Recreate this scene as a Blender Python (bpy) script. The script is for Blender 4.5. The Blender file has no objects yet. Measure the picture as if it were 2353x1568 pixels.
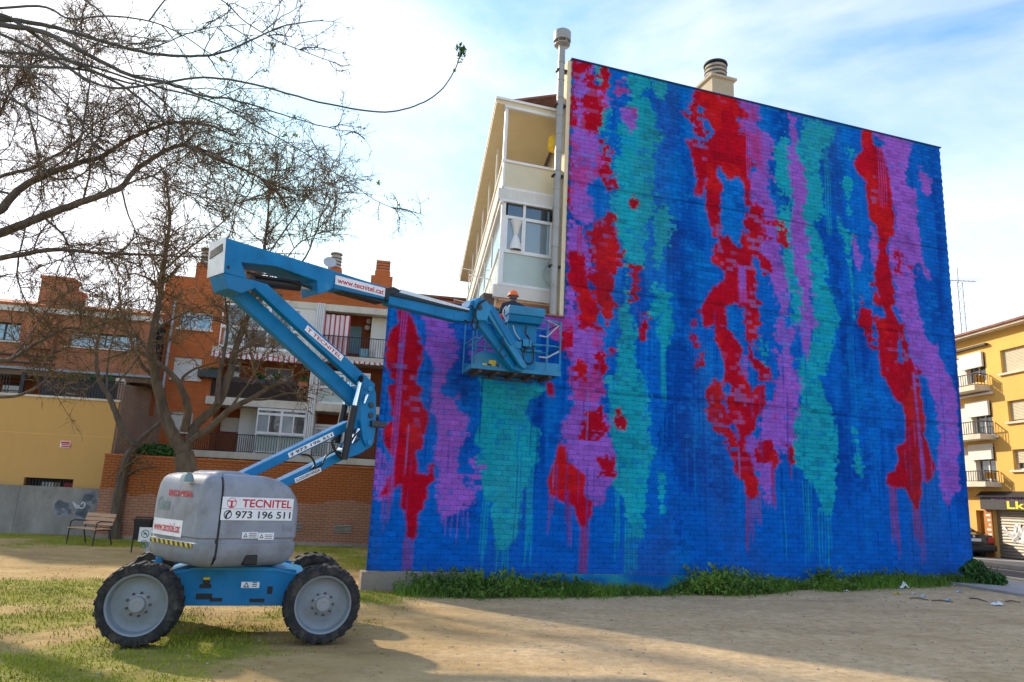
import bpy, bmesh, math, random
import numpy as np
from mathutils import Vector, Matrix
random.seed(7); RNG = np.random.default_rng(11)
S = bpy.context.scene; COL = S.collection
# ------------------------------------------------------------------ camera
CAM_H = 1.85; FOC = 1687.2; PITCH = math.radians(12.038); ROLL = math.radians(2.665)
_f = np.array([0, math.cos(PITCH), math.sin(PITCH)]); _u = np.array([0, -math.sin(PITCH), math.cos(PITCH)]); _x = np.array([1., 0, 0])
CR = _x*math.cos(ROLL)+_u*math.sin(ROLL); CU = -_x*math.sin(ROLL)+_u*math.cos(ROLL)
cd = bpy.data.cameras.new('camera'); cam = bpy.data.objects.new('camera', cd); COL.objects.link(cam)
cam.matrix_world = Matrix(((CR[0], CU[0], -_f[0], 0), (CR[1], CU[1], -_f[1], 0), (CR[2], CU[2], -_f[2], CAM_H), (0, 0, 0, 1)))
cd.sensor_width = 36; cd.lens = 36*FOC/2353; cd.clip_end = 3000; cd.clip_start = .05
S.camera = cam
# ------------------------------------------------------------------ sky, sun, exposure
SUN_AZ, SUN_EL = -52.0, 27.0
W = bpy.data.worlds.new('World'); S.world = W; W.use_nodes = True
nt = W.node_tree; nt.nodes.clear()
def N(t, typ, **k):
    n = t.nodes.new(typ)
    for a, b in k.items(): setattr(n, a, b)
    return n
out = N(nt, 'ShaderNodeOutputWorld'); bg = N(nt, 'ShaderNodeBackground'); sky = N(nt, 'ShaderNodeTexSky', sky_type='NISHITA', sun_disc=False)
sky.sun_elevation = math.radians(SUN_EL); sky.sun_rotation = math.radians(SUN_AZ); sky.dust_density = .6; sky.air_density = 1.0; sky.ozone_density = 3.0
tc = N(nt, 'ShaderNodeTexCoord'); mp = N(nt, 'ShaderNodeMapping'); mp.inputs['Scale'].default_value = (1.0, 1.0, 2.3); mp.inputs['Rotation'].default_value = (0, .25, .6)
cn = N(nt, 'ShaderNodeTexNoise'); cn.inputs['Scale'].default_value = 1.5; cn.inputs['Detail'].default_value = 7; cn.inputs['Roughness'].default_value = .55; cn.inputs['Distortion'].default_value = .5
cr = N(nt, 'ShaderNodeValToRGB'); cr.color_ramp.elements[0].position = .40; cr.color_ramp.elements[1].position = .78
cr.color_ramp.elements[0].color = (.05, .05, .05, 1); cr.color_ramp.elements[1].color = (.95, .95, .95, 1)
lim = N(nt, 'ShaderNodeVectorMath', operation='MINIMUM'); lim.inputs[1].default_value = (3.1, 3.2, 3.5); hsv = N(nt, 'ShaderNodeHueSaturation'); hsv.inputs['Saturation'].default_value = 1.22; hsv.inputs['Value'].default_value = .84
mx = N(nt, 'ShaderNodeMix', data_type='RGBA')
nt.links.new(tc.outputs['Generated'], mp.inputs[0]); nt.links.new(mp.outputs[0], cn.inputs[0]); nt.links.new(cn.outputs[0], cr.inputs[0]); nt.links.new(cr.outputs[0], mx.inputs[0])
nt.links.new(sky.outputs[0], hsv.inputs['Color']); nt.links.new(hsv.outputs[0], lim.inputs[0]); nt.links.new(lim.outputs[0], mx.inputs[6]); mx.inputs[7].default_value = (3.4, 3.28, 3.12, 1)
nt.links.new(mx.outputs[2], bg.inputs[0]); nt.links.new(bg.outputs[0], out.inputs[0]); bg.inputs[1].default_value = .15
sl = bpy.data.lights.new('sun', 'SUN'); sl.energy = 2.1; sl.angle = math.radians(1.8); sl.color = (1, .86, .66)
so = bpy.data.objects.new('sun', sl); COL.objects.link(so)
sa, se = math.radians(SUN_AZ), math.radians(SUN_EL)
so.rotation_euler = Vector((math.sin(sa)*math.cos(se), math.cos(sa)*math.cos(se), math.sin(se))).to_track_quat('Z', 'Y').to_euler()
so.location = (-30, 25, 30)
S.view_settings.view_transform = 'Standard'; S.view_settings.look = 'None'; S.view_settings.gamma = 1; S.view_settings.exposure = 1.66
S.render.engine = 'CYCLES'
# ------------------------------------------------------------------ survey helpers: where a sight line meets a known plane
def ray(x, y): return CR*(x-1176.5)/FOC + CU*(784-y)/FOC + _f
O3 = np.array([0, 0, CAM_H])
def gnd(x, y, z=0.): d = ray(x, y); return O3+d*((z-CAM_H)/d[2])
def at(x, y, Y): d = ray(x, y); return O3+d*(Y/d[1])
def crop(x0, y0, s): return lambda x, y: ((x0+x*s)/1.7408, (y0+y*s)/1.7408)
cA = crop(1400, 1100, .8929); cB = crop(2200, 200, .7015); cC = crop(3000, 400, .7018); cD = crop(2600, 1300, .7655)
cE = crop(600, 1000, .574); cG = crop(0, 1000, .7653); c1 = crop(350, 1850, .5102); c2 = crop(800, 900, .6378); c3 = crop(1800, 1100, .2934)
cK = crop(1750, 50, .7973); cR = crop(3700, 1150, .7968); cS = crop(0, 0, .85); c8 = crop(0, 1900, .6375)
class Fr:
    """vertical plane: u runs along azimuth az, n points to the viewer's side, z is height"""
    def __init__(s, o, az):
        s.o = np.array([o[0], o[1], 0.]); s.az = az; s.e = np.array([math.sin(az), math.cos(az), 0]); s.n = np.array([math.cos(az), -math.sin(az), 0])
    def pt(s, u, z, n=0.): return s.o+s.e*u+s.n*n+np.array([0, 0, z])
    def hit(s, x, y, n=0.):
        d = ray(x, y); o = s.o+s.n*n; t = ((o-O3)@s.n)/(d@s.n); q = O3+d*t; return (q-s.o)@s.e, q[2]
    def off(s, n, u=0.): return Fr(s.pt(u, 0, n), s.az)
# ------------------------------------------------------------------ mesh helpers
class MB:
    def __init__(s): s.v = []; s.f = []
    def add(s, vs, fs):
        b = len(s.v); s.v += [tuple(map(float, v)) for v in vs]; s.f += [tuple(b+i for i in f) for f in fs]; return s
    def prism(s, ring, d):
        n = len(ring); ring = [np.array(p, float) for p in ring]; d = np.array(d, float)
        nn = np.zeros(3)
        for i in range(n): nn += np.cross(ring[i], ring[(i+1) % n])
        if nn@d > 0: ring = ring[::-1]
        vs = ring+[p+d for p in ring]
        return s.add(vs, [tuple(range(n)), tuple(range(2*n-1, n-1, -1))]+[(i, i+n, (i+1) % n+n, (i+1) % n) for i in range(n)])
    def fbox(s, F, u0, u1, z0, z1, n0, n1):
        if n0 > n1: n0, n1 = n1, n0
        if u0 > u1: u0, u1 = u1, u0
        if z0 > z1: z0, z1 = z1, z0
        return s.prism([F.pt(u0, z0, n0), F.pt(u1, z0, n0), F.pt(u1, z1, n0), F.pt(u0, z1, n0)], F.n*(n1-n0))
    def box(s, c, sz):
        c = np.array(c, float); h = np.array(sz, float)/2
        return s.prism([c+h*(-1, -1, -1), c+h*(1, -1, -1), c+h*(1, 1, -1), c+h*(-1, 1, -1)], (0, 0, sz[2]))
    def tube(s, pts, r, sides=8, cap=True):
        pts = [np.array(p, float) for p in pts]; k = len(pts)
        if np.isscalar(r): r = [r]*k
        vs = []; prev = None
        for i in range(k):
            t = pts[min(i+1, k-1)]-pts[max(i-1, 0)]; t = t/(np.linalg.norm(t)+1e-9)
            if prev is None:
                a = np.array([0, 0, 1.]) if abs(t[2]) < .9 else np.array([1., 0, 0])
                x = np.cross(a, t)
            else: x = prev-t*(prev@t)
            x = x/(np.linalg.norm(x)+1e-9); y = np.cross(t, x); prev = x
            for j in range(sides):
                an = 2*math.pi*j/sides; vs.append(pts[i]+(x*math.cos(an)+y*math.sin(an))*r[i])
        fs = [(i*sides+j, i*sides+(j+1) % sides, (i+1)*sides+(j+1) % sides, (i+1)*sides+j) for i in range(k-1) for j in range(sides)]
        if cap: fs += [tuple(range(sides-1, -1, -1)), tuple((k-1)*sides+j for j in range(sides))]
        return s.add(vs, fs)
    def lathe(s, prof, o, ax, sides=32, close=False):
        """prof: (distance along ax, radius)"""
        o = np.array(o, float); ax = np.array(ax, float); ax /= np.linalg.norm(ax)
        a = np.array([0, 0, 1.]) if abs(ax[2]) < .9 else np.array([1., 0, 0]); x = np.cross(a, ax); x /= np.linalg.norm(x); y = np.cross(ax, x)
        vs = []
        for h, r in prof:
            for j in range(sides):
                an = 2*math.pi*j/sides; vs.append(o+ax*h+(x*math.cos(an)+y*math.sin(an))*max(r, 1e-4))
        k = len(prof)
        fs = [(i*sides+j, i*sides+(j+1) % sides, (i+1)*sides+(j+1) % sides, (i+1)*sides+j) for i in range(k-1) for j in range(sides)]
        return s.add(vs, fs)
def wloc(o):
    p = np.zeros(3)
    while o is not None: p += np.array(o.location); o = o.parent
    return p
def obj(name, mb, m, parent=None, smooth=False, bevel=0, at_=None):
    me = bpy.data.meshes.new(name)
    base = wloc(parent) if parent else np.zeros(3)
    if at_ is not None: base = np.array(at_, float)
    v = [tuple(np.array(p)-base) for p in mb.v]
    me.from_pydata(v, [], mb.f); me.validate()
    if m is not None: me.materials.append(M[m] if isinstance(m, str) else m)
    o = bpy.data.objects.new(name, me); COL.objects.link(o)
    if parent is not None: o.parent = parent
    if at_ is not None: o.location = tuple(base-(wloc(parent) if parent else 0))
    if smooth:
        me.polygons.foreach_set('use_smooth', [True]*len(me.polygons))
        try: me.set_sharp_from_angle(angle=math.radians(38))
        except Exception: pass
    if bevel:
        b = o.modifiers.new('bevel', 'BEVEL'); b.width = bevel; b.segments = 2; b.limit_method = 'ANGLE'; b.angle_limit = math.radians(40)
    return o
def tag(o, label=None, cat=None, group=None, kind=None):
    if label: o['label'] = label
    if cat: o['category'] = cat
    if group: o['group'] = group
    if kind: o['kind'] = kind
    return o
def thing(name, loc, label, cat, group=None):
    o = bpy.data.objects.new(name, None); COL.objects.link(o); o.location = tuple(loc); o.empty_display_size = .2
    return tag(o, label, cat, group)
def np_mesh(name, V, Fq, m, parent=None, at_=None, smooth=False):
    """fast build from arrays, Fq of one face size"""
    base = wloc(parent) if parent else np.zeros(3)
    me = bpy.data.meshes.new(name); V = np.asarray(V, float)-base; Fq = np.asarray(Fq); k = Fq.shape[1]
    me.vertices.add(len(V)); me.vertices.foreach_set('co', V.ravel())
    me.loops.add(Fq.size); me.loops.foreach_set('vertex_index', Fq.ravel().astype(np.int32))
    me.polygons.add(len(Fq)); me.polygons.foreach_set('loop_start', np.arange(0, Fq.size, k, dtype=np.int32)); 
    me.update(calc_edges=True)
    if smooth: me.polygons.foreach_set('use_smooth', np.ones(len(Fq), bool))
    me.materials.append(M[m] if isinstance(m, str) else m)
    o = bpy.data.objects.new(name, me); COL.objects.link(o)
    if parent is not None: o.parent = parent
    return o
def tubes_np(P, R, sides=3):
    """P (N,K,3) polylines, R (N,K) radii -> verts, quads"""
    Nn, K, _ = P.shape
    T = np.empty_like(P); T[:, 1:-1] = P[:, 2:]-P[:, :-2]; T[:, 0] = P[:, 1]-P[:, 0]; T[:, -1] = P[:, -1]-P[:, -2]
    T /= np.linalg.norm(T, axis=2, keepdims=True)+1e-9
    A = np.where(np.abs(T[:, :1, 2:3]) < .8, np.array([0, 0, 1.]), np.array([1., 0, 0])); A = np.broadcast_to(A, T.shape)
    X = np.cross(A, T); X /= np.linalg.norm(X, axis=2, keepdims=True)+1e-9; Y = np.cross(T, X)
    an = np.arange(sides)*2*np.pi/sides
    V = P[:, :, None]+(X[:, :, None]*np.cos(an)[None, None, :, None]+Y[:, :, None]*np.sin(an)[None, None, :, None])*R[:, :, None, None]
    idx = np.arange(Nn*K*sides).reshape(Nn, K, sides); a = idx[:, :-1]; b = idx[:, 1:]
    Fq = np.stack([a, np.roll(a, -1, 2), np.roll(b, -1, 2), b], -1).reshape(-1, 4)
    return V.reshape(-1, 3), Fq
# value noise (numpy)
_tab = np.random.default_rng(3).random((256, 256))
def vnoise(x, y):
    xi = np.floor(x).astype(int); yi = np.floor(y).astype(int); fx = x-xi; fy = y-yi; fx = fx*fx*(3-2*fx); fy = fy*fy*(3-2*fy)
    g = lambda i, j: _tab[i & 255, j & 255]
    return (g(xi, yi)*(1-fx)+g(xi+1, yi)*fx)*(1-fy)+(g(xi, yi+1)*(1-fx)+g(xi+1, yi+1)*fx)*fy
def fbm(x, y, o=4):
    s = 0; a = .5
    for i in range(o): s = s+a*vnoise(x*2**i+17.3*i, y*2**i+9.1*i); a *= .5
    return s/(1-.5**o)
# ------------------------------------------------------------------ materials
M = {}
def srgb(r, g, b):
    f = lambda c: (c/255/12.92 if c <= 10 else ((c/255+.055)/1.055)**2.4)
    return (f(r), f(g), f(b))
def mat(name, col, rough=.7, metal=0., var=.12, scale=6., bump=0., bscale=40., col2=None, spec=.4, stretch=(1, 1, 1), dirt=None, dirt_amt=.4, dirt_scale=1.5):
    m = bpy.data.materials.new(name); m.use_nodes = True; t = m.node_tree; b = t.nodes['Principled BSDF']
    b.inputs['Roughness'].default_value = rough; b.inputs['Metallic'].default_value = metal; b.inputs['Specular IOR Level'].default_value = spec
    c = N(t, 'ShaderNodeTexCoord'); mp = N(t, 'ShaderNodeMapping'); mp.inputs['Scale'].default_value = stretch
    t.links.new(c.outputs['Object'], mp.inputs[0])
    n = N(t, 'ShaderNodeTexNoise'); n.inputs['Scale'].default_value = scale; n.inputs['Detail'].default_value = 6; n.inputs['Roughness'].default_value = .6
    t.links.new(mp.outputs[0], n.inputs[0])
    mx = N(t, 'ShaderNodeMix', data_type='RGBA'); a = tuple(max(0, x*(1-var)) for x in col); d = col2 if col2 else tuple(min(1, x*(1+var)) for x in col)
    mx.inputs[6].default_value = (*a, 1); mx.inputs[7].default_value = (*d, 1)
    r = N(t, 'ShaderNodeMapRange'); r.inputs[1].default_value = .3; r.inputs[2].default_value = .7
    t.links.new(n.outputs[0], r.inputs[0]); t.links.new(r.outputs[0], mx.inputs[0])
    last = mx.outputs[2]
    if dirt:
        n2 = N(t, 'ShaderNodeTexNoise'); n2.inputs['Scale'].default_value = dirt_scale; n2.inputs['Detail'].default_value = 8; n2.inputs['Roughness'].default_value = .7
        t.links.new(mp.outputs[0], n2.inputs[0])
        r2 = N(t, 'ShaderNodeMapRange'); r2.inputs[1].default_value = .48; r2.inputs[2].default_value = .72; r2.inputs[4].default_value = dirt_amt
        m2 = N(t, 'ShaderNodeMix', data_type='RGBA'); m2.inputs[7].default_value = (*dirt, 1)
        t.links.new(n2.outputs[0], r2.inputs[0]); t.links.new(r2.outputs[0], m2.inputs[0]); t.links.new(last, m2.inputs[6]); last = m2.outputs[2]
    t.links.new(last, b.inputs['Base Color'])
    if bump:
        n3 = N(t, 'ShaderNodeTexNoise'); n3.inputs['Scale'].default_value = bscale; n3.inputs['Detail'].default_value = 5
        t.links.new(mp.outputs[0], n3.inputs[0]); bp = N(t, 'ShaderNodeBump'); bp.inputs['Strength'].default_value = bump; bp.inputs['Distance'].default_value = .02
        t.links.new(n3.outputs[0], bp.inputs['Height']); t.links.new(bp.outputs[0], b.inputs['Normal'])
    M[name] = m; return m
def brickmat(name, c1_, c2_, mortar, az, rh=.07, rw=.25, msz=.008, over=None, over_z=1.2):
    m = bpy.data.materials.new(name); m.use_nodes = True; t = m.node_tree; b = t.nodes['Principled BSDF']; b.inputs['Roughness'].default_value = .9; b.inputs['Specular IOR Level'].default_value = .2
    g = N(t, 'ShaderNodeNewGeometry'); mp = N(t, 'ShaderNodeMapping'); mp.vector_type = 'POINT'; mp.inputs['Rotation'].default_value = (0, 0, -(math.pi/2-az))
    t.links.new(g.outputs['Position'], mp.inputs[0])
    sx = N(t, 'ShaderNodeSeparateXYZ'); t.links.new(mp.outputs[0], sx.inputs[0]); cx = N(t, 'ShaderNodeCombineXYZ'); t.links.new(sx.outputs[0], cx.inputs[0]); t.links.new(sx.outputs[2], cx.inputs[1])
    br = N(t, 'ShaderNodeTexBrick'); br.inputs['Color1'].default_value = (*c1_, 1); br.inputs['Color2'].default_value = (*c2_, 1); br.inputs['Mortar'].default_value = (*mortar, 1)
    br.inputs['Scale'].default_value = 1; br.inputs['Mortar Size'].default_value = msz; br.inputs['Brick Width'].default_value = rw; br.inputs['Row Height'].default_value = rh; br.inputs['Mortar Smooth'].default_value = .2
    t.links.new(cx.outputs[0], br.inputs[0])
    n = N(t, 'ShaderNodeTexNoise'); n.inputs['Scale'].default_value = .9; n.inputs['Detail'].default_value = 8; n.inputs['Roughness'].default_value = .7; t.links.new(g.outputs['Position'], n.inputs[0])
    mx = N(t, 'ShaderNodeMix', data_type='RGBA', blend_type='MULTIPLY'); mx.inputs[0].default_value = .55
    r = N(t, 'ShaderNodeMapRange'); r.inputs[1].default_value = .3; r.inputs[2].default_value = .7; r.inputs[3].default_value = .62; r.inputs[4].default_value = 1.15
    t.links.new(n.outputs[0], r.inputs[0]); t.links.new(br.outputs[0], mx.inputs[6]); t.links.new(r.outputs[0], mx.inputs[7])
    last = mx.outputs[2]
    if over:   # old overpaint: rollered orange coat above an uneven line, bare pinkish brick below
        n2 = N(t, 'ShaderNodeTexNoise'); n2.inputs['Scale'].default_value = 1.1; n2.inputs['Detail'].default_value = 5; t.links.new(cx.outputs[0], n2.inputs[0])
        ma = N(t, 'ShaderNodeMath', operation='MULTIPLY_ADD'); ma.inputs[1].default_value = .9; t.links.new(n2.outputs[0], ma.inputs[0]); t.links.new(sx.outputs[2], ma.inputs[2])
        r2 = N(t, 'ShaderNodeMapRange'); r2.inputs[1].default_value = over_z+.45; r2.inputs[2].default_value = over_z+.48; t.links.new(ma.outputs[0], r2.inputs[0])
        m2 = N(t, 'ShaderNodeMix', data_type='RGBA'); m4 = N(t, 'ShaderNodeMix', data_type='RGBA'); m4.inputs[6].default_value = (*over, 1); m4.inputs[7].default_value = (*[c*.55 for c in over], 1); t.links.new(br.outputs['Fac'], m4.inputs[0]); m5 = N(t, 'ShaderNodeMix', data_type='RGBA', blend_type='MULTIPLY'); m5.inputs[0].default_value = .5; t.links.new(m4.outputs[2], m5.inputs[6]); t.links.new(r.outputs[0], m5.inputs[7]); t.links.new(m5.outputs[2], m2.inputs[7])
        t.links.new(r2.outputs[0], m2.inputs[0]); t.links.new(last, m2.inputs[6]); last = m2.outputs[2]
    t.links.new(last, b.inputs['Base Color'])
    bp = N(t, 'ShaderNodeBump'); bp.inputs['Strength'].default_value = .6; bp.inputs['Distance'].default_value = .01; bp.invert = True
    t.links.new(br.outputs['Fac'], bp.inputs['Height']); t.links.new(bp.outputs[0], b.inputs['Normal'])
    M[name] = m; return m
AZ_W = math.radians(72.16); AZ_F = math.radians(-6.73); AZ_L = math.radians(80)
GR = (.18, .15, .11)
mat('lift_blue', (.0, .175, .41), .5, 0, .22, 3, .04, 60, spec=.25, dirt=(.05, .08, .12), dirt_amt=.5)
mat('lift_blue_light', (.005, .21, .42), .45, 0, .2, 4, dirt=(.08, .12, .15), dirt_amt=.5)
mat('hood_grey', (.255, .27, .31), .55, 0, .12, 4, .06, 30, dirt=(.13, .115, .10), dirt_amt=.7, dirt_scale=2.6)
mat('rim_grey', (.21, .24, .265), .5, 0, .1, 5, .03, 60, dirt=(.16, .13, .10), dirt_amt=.6, dirt_scale=4)
mat('rubber', (.022, .022, .024), .85, 0, .3, 12, .3, 60, dirt=(.13, .105, .08), dirt_amt=.6, dirt_scale=6)
mat('black', (.012, .012, .014), .5, 0, .2, 8)
mat('dark_steel', (.05, .05, .055), .5, .3, .2, 8)
mat('rust_steel', (.09, .07, .055), .8, .0, .35, 9, .2, 40)
mat('chrome', (.75, .76, .78), .18, 1, .05, 8)
mat('silver_plate', (.62, .64, .66), .4, .3, .08, 8, dirt=(.3, .3, .3), dirt_amt=.4)
mat('sticker_white', (.78, .78, .8), .5, 0, .05, 8, dirt=(.5, .48, .45), dirt_amt=.4, dirt_scale=3)
mat('letter_red', (.55, .012, .03), .5, 0, .15, 20)
mat('letter_black', (.015, .015, .02), .5, 0, .2, 20)
mat('hazard_yellow', (.62, .46, .03), .5, 0, .15, 10)
mat('emboss_teal', (.16, .24, .25), .5, 0, .2, 8)
mat('concrete', (.27, .25, .225), .95, 0, .25, 1.4, .3, 25, dirt=(.13, .12, .11), dirt_amt=.7, dirt_scale=1.1, stretch=(1, 1, .6))
mat('plinth', (.29, .235, .185), .95, 0, .3, 3, .8, 12, dirt=(.13, .11, .09), dirt_amt=.6, dirt_scale=3)
mat('ochre', (.58, .335, .105), .92, 0, .07, .8, .08, 30, dirt=(.42, .25, .09), dirt_amt=.5, dirt_scale=.8, stretch=(1, 1, .4))
mat('ochre_base', (.68, .40, .13), .92, 0, .05, .8)
mat('yellow_render', (.70, .42, .11), .9, 0, .08, .9, .08, 40, dirt=(.52, .34, .13), dirt_amt=.5, dirt_scale=.7, stretch=(1, 1, .5))
mat('cream', (.62, .56, .46), .9, 0, .08, 1.5, .1, 30, dirt=(.36, .31, .25), dirt_amt=.6, dirt_scale=1.3, stretch=(1, 1, .35))
mat('white_render', (.66, .63, .58), .9, 0, .06, 2, dirt=(.44, .4, .34), dirt_amt=.5, dirt_scale=1.6, stretch=(1, 1, .4))
mat('white_frame', (.74, .74, .74), .5, 0, .05, 4, dirt=(.5, .49, .46), dirt_amt=.4, dirt_scale=3)
mat('soffit_bounce_tint', (.58, .36, .23), .9, 0, .06, 2)  # warm bounced sunlight is put into this soffit's base colour
mat('warm_panel', (.66, .56, .38), .8, 0, .05, 2)
mat('frosted', (.42, .50, .47), .35, 0, .08, 1.5, spec=.5)
mat('frosted_warm', (.60, .53, .36), .35, 0, .12, .8, spec=.5)
mat('brown_rail', (.05, .03, .022), .7, 0, .2, 6)
mat('dark_metal', (.03, .03, .032), .6, .2, .2, 6)
mat('grey_pipe', (.42, .44, .47), .6, .2, .1, 3)
mat('roof_tile', (.26, .11, .07), .9, 0, .3, 5, .4, 18)
mat('terracotta', (.42, .13, .05), .9, 0, .2, 3, .1)
mat('blind', (.60, .55, .42), .8, 0, .05, 4)
mat('blind_white', (.70, .68, .64), .8, 0, .04, 4)
mat('wood_orange', (.45, .17, .04), .7, 0, .2, 7, stretch=(1, 1, .2))
mat('board_ochre', (.48, .25, .04), .7, 0, .12, 7)
mat('wood_slat', (.47, .27, .15), .7, 0, .25, 9, .2, 40, stretch=(.3, .3, 3))
mat('shutter_metal', (.32, .29, .25), .55, .3, .15, 2, dirt=(.16, .15, .14), dirt_amt=.6)
mat('fascia_black', (.03, .03, .035), .5, 0, .2, 4)
mat('graffiti_white', (.72, .72, .74), .7, 0, .06, 10)
mat('sign_yellow', (.85, .66, .02), .5, 0, .05, 5)
mat('sign_purple', (.35, .14, .55), .5, 0, .1, 5)
mat('graffiti_blue', (.25, .275, .31), .9, 0, .15, 4)
mat('asphalt', (.075, .075, .078), .92, 0, .2, 8, .3, 90, dirt=(.12, .115, .11), dirt_amt=.5)
mat('pavement', (.34, .32, .30), .9, 0, .12, 2, .15, 50, dirt=(.22, .2, .18), dirt_amt=.5)
mat('kerb', (.40, .38, .34), .9, 0, .12, 3, .2, 40)
mat('stack_beige', (.40, .34, .25), .9, 0, .12, 3, .1, 30, dirt=(.25, .2, .15), dirt_amt=.5); mat('coping_blue', (.015, .05, .14), .7, 0, .2, 3); mat('road_white', (.7, .7, .68), .8, 0, .1, 6, dirt=(.3, .3, .3), dirt_amt=.4)
mat('road_yellow', (.7, .48, .05), .8, 0, .1, 6)
mat('bark', (.098, .075, .054), .95, 0, .45, 7, .8, 22, stretch=(1, 1, .35))
mat('bark_grey', (.08, .08, .074), .95, 0, .4, 8, .6, 26, dirt=(.15, .16, .155), dirt_amt=.6)
mat('twig', (.13, .085, .04), .95, 0, .35, 1.2)
mat('twig_grey', (.085, .08, .07), .95, 0, .4, 1.2)
mat('pod', (.20, .12, .045), .9, 0, .35, 1.5)
mat('leaf_dark', (.022, .085, .02), .8, 0, .5, 3, col2=(.05, .15, .02)); mat('weed_leaf', (.03, .12, .02), .8, 0, .5, .8, col2=(.14, .26, .025), dirt=(.22, .2, .05), dirt_amt=.5, dirt_scale=5); mat('hub_grey', (.27, .28, .29), .55, .1, .12, 8, dirt=(.2, .17, .14), dirt_amt=.6, dirt_scale=8)
mat('leaf_bright', (.16, .26, .02), .8, 0, .3, 3, col2=(.30, .36, .03))
mat('grass_blade', (.17, .23, .006), .8, 0, .4, .8, col2=(.40, .41, .01))
mat('straw', (.42, .33, .15), .9, 0, .3, 3)
mat('jacket', (.02, .028, .045), .9, 0, .3, 10)
mat('skin', (.5, .28, .2), .6, 0, .06, 10)
mat('hair', (.10, .09, .085), .8, 0, .3, 30)
mat('helmet', (.95, .14, .005), .35, 0, .04, 10)
mat('trousers', (.05, .06, .09), .9, 0, .2, 10)
mat('car_paint', (.006, .014, .022), .16, 0, .1, 3, spec=.6)
mat('tail_red', (.5, .01, .01), .3, 0, .1, 8)
mat('plate_white', (.7, .7, .7), .4, 0, .04, 8)
mat('bag_white', (.75, .78, .8), .7, 0, .06, 20)
mat('bag_blue', (.3, .55, .75), .7, 0, .1, 20)
mat('bag_yellow', (.75, .5, .05), .7, 0, .1, 20)
mat('fabric_white', (.72, .70, .68), .85, 0, .05, 4)
mat('fabric_red', (.55, .06, .09), .85, 0, .1, 4)
mat('door_blue', (.22, .42, .52), .7, 0, .08, 4)
mat('lamp_yellow', (.80, .50, .02), .5, 0, .08, 6)
mat('planter', (.04, .05, .055), .7, 0, .15, 6)
mat('vent_grey', (.34, .30, .25), .8, 0, .15, 4)
mat('interior_dark', (.025, .022, .02), .9, 0, .3, 2)
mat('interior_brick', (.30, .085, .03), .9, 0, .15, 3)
brickmat('brick_orange', (.58, .155, .04), (.50, .125, .035), (.34, .13, .06), AZ_L, .066, .25, .007)
brickmat('brick_brown', (.46, .17, .075), (.38, .135, .065), (.32, .17, .10), AZ_L, .066, .25, .008)
brickmat('brick_garden', (.43, .215, .14), (.38, .185, .12), (.22, .125, .085), AZ_L, .085, .25, .012, over=(.38, .125, .04), over_z=1.42)
brickmat('brick_old', (.33, .19, .13), (.27, .165, .12), (.26, .22, .18), AZ_F, .07, .26, .01)
def glass(name, tint, rough=.04, body=.5):
    m = bpy.data.materials.new(name); m.use_nodes = True; t = m.node_tree; b = t.nodes['Principled BSDF']
    b.inputs['Base Color'].default_value = (*tint, 1); b.inputs['Roughness'].default_value = rough; b.inputs['Specular IOR Level'].default_value = 1.0; b.inputs['IOR'].default_value = 1.6
    n = N(t, 'ShaderNodeTexNoise'); n.inputs['Scale'].default_value = 1.7; c = N(t, 'ShaderNodeTexCoord'); t.links.new(c.outputs['Object'], n.inputs[0])
    bp = N(t, 'ShaderNodeBump'); bp.inputs['Strength'].default_value = .05; t.links.new(n.outputs[0], bp.inputs['Height']); t.links.new(bp.outputs[0], b.inputs['Normal'])
    M[name] = m
glass('glass', (.05, .06, .07)); glass('glass_pale', (.20, .25, .28), .08); glass('glass_sky_reflect', (.16, .34, .48), .05)  # third glass carries the blue sky reflection in its base colour
glass('car_glass', (.02, .025, .03))
# ------------------------------------------------------------------ ground
def sstep(t): t = np.clip(t, 0, 1); return t*t*(3-2*t)
def gz(x, y):
    x = np.asarray(x, float); y = np.asarray(y, float)
    return .33*sstep((x-2.)/11.)+.035*(fbm(x*.35+40, y*.35+7, 3)-.5)*np.exp(-((x+3)**2+(y-9.5)**2)/400)*sstep((np.hypot(x+3.4, y-9.9)-1.5)/2)
def gz1(x, y): return float(gz(np.array([x]), np.array([y]))[0])
def gzs(x, y, t=2): 
    p = gnd(x, y)
    for _ in range(4): p = gnd(x, y, gz1(p[0], p[1]))
    return p
WL = gnd(835, 1357); FW = Fr(WL, AZ_W)                  # mural wall frame
def grassiness(x, y):
    x = np.asarray(x, float); y = np.asarray(y, float)
    n = fbm(x*.55+3, y*.55+11, 4); n2 = fbm(x*1.7+31, y*1.7+5, 3)
    d = np.stack([x-WL[0], y-WL[1]], -1)@FW.n[:2]        # distance in front of the mural wall
    uu = np.stack([x-WL[0], y-WL[1]], -1)@FW.e[:2]
    left = sstep((-.4-x+.10*(y-9))/3.0)
    g = left*(.55+.95*(n-.5)*2+.7*(n2-.5))
    g = np.maximum(g, sstep((1.3-np.abs(d-.9))/.8)*sstep((1.6-uu)/1.6)*sstep((uu+3)/2)*.95*(.55+n2))     # bright strip by the wall's end
    g = np.maximum(g, sstep((y-21.5)/1.6)*sstep((-5-x)/2)*(.45+n))                                       # lawn along the far walls
    g = np.maximum(g, sstep((.75-d)/.5)*sstep((uu-.4)/.6)*(d > -.3)*.8*sstep((15-uu)))
    g = g-.8*np.exp(-((x+9.5)**2+(y-18)**2)/14)-.5*np.exp(-((x+5.2)**2+(y-15.6)**2)/8)-.35*sstep((x-.5)/1.5)*(d > .9)
    return np.clip(g, 0, 1)
xs = np.concatenate([-np.geomspace(1200, 26, 14), np.arange(-25, 27, .2), np.geomspace(28, 1200, 14)])
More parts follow.
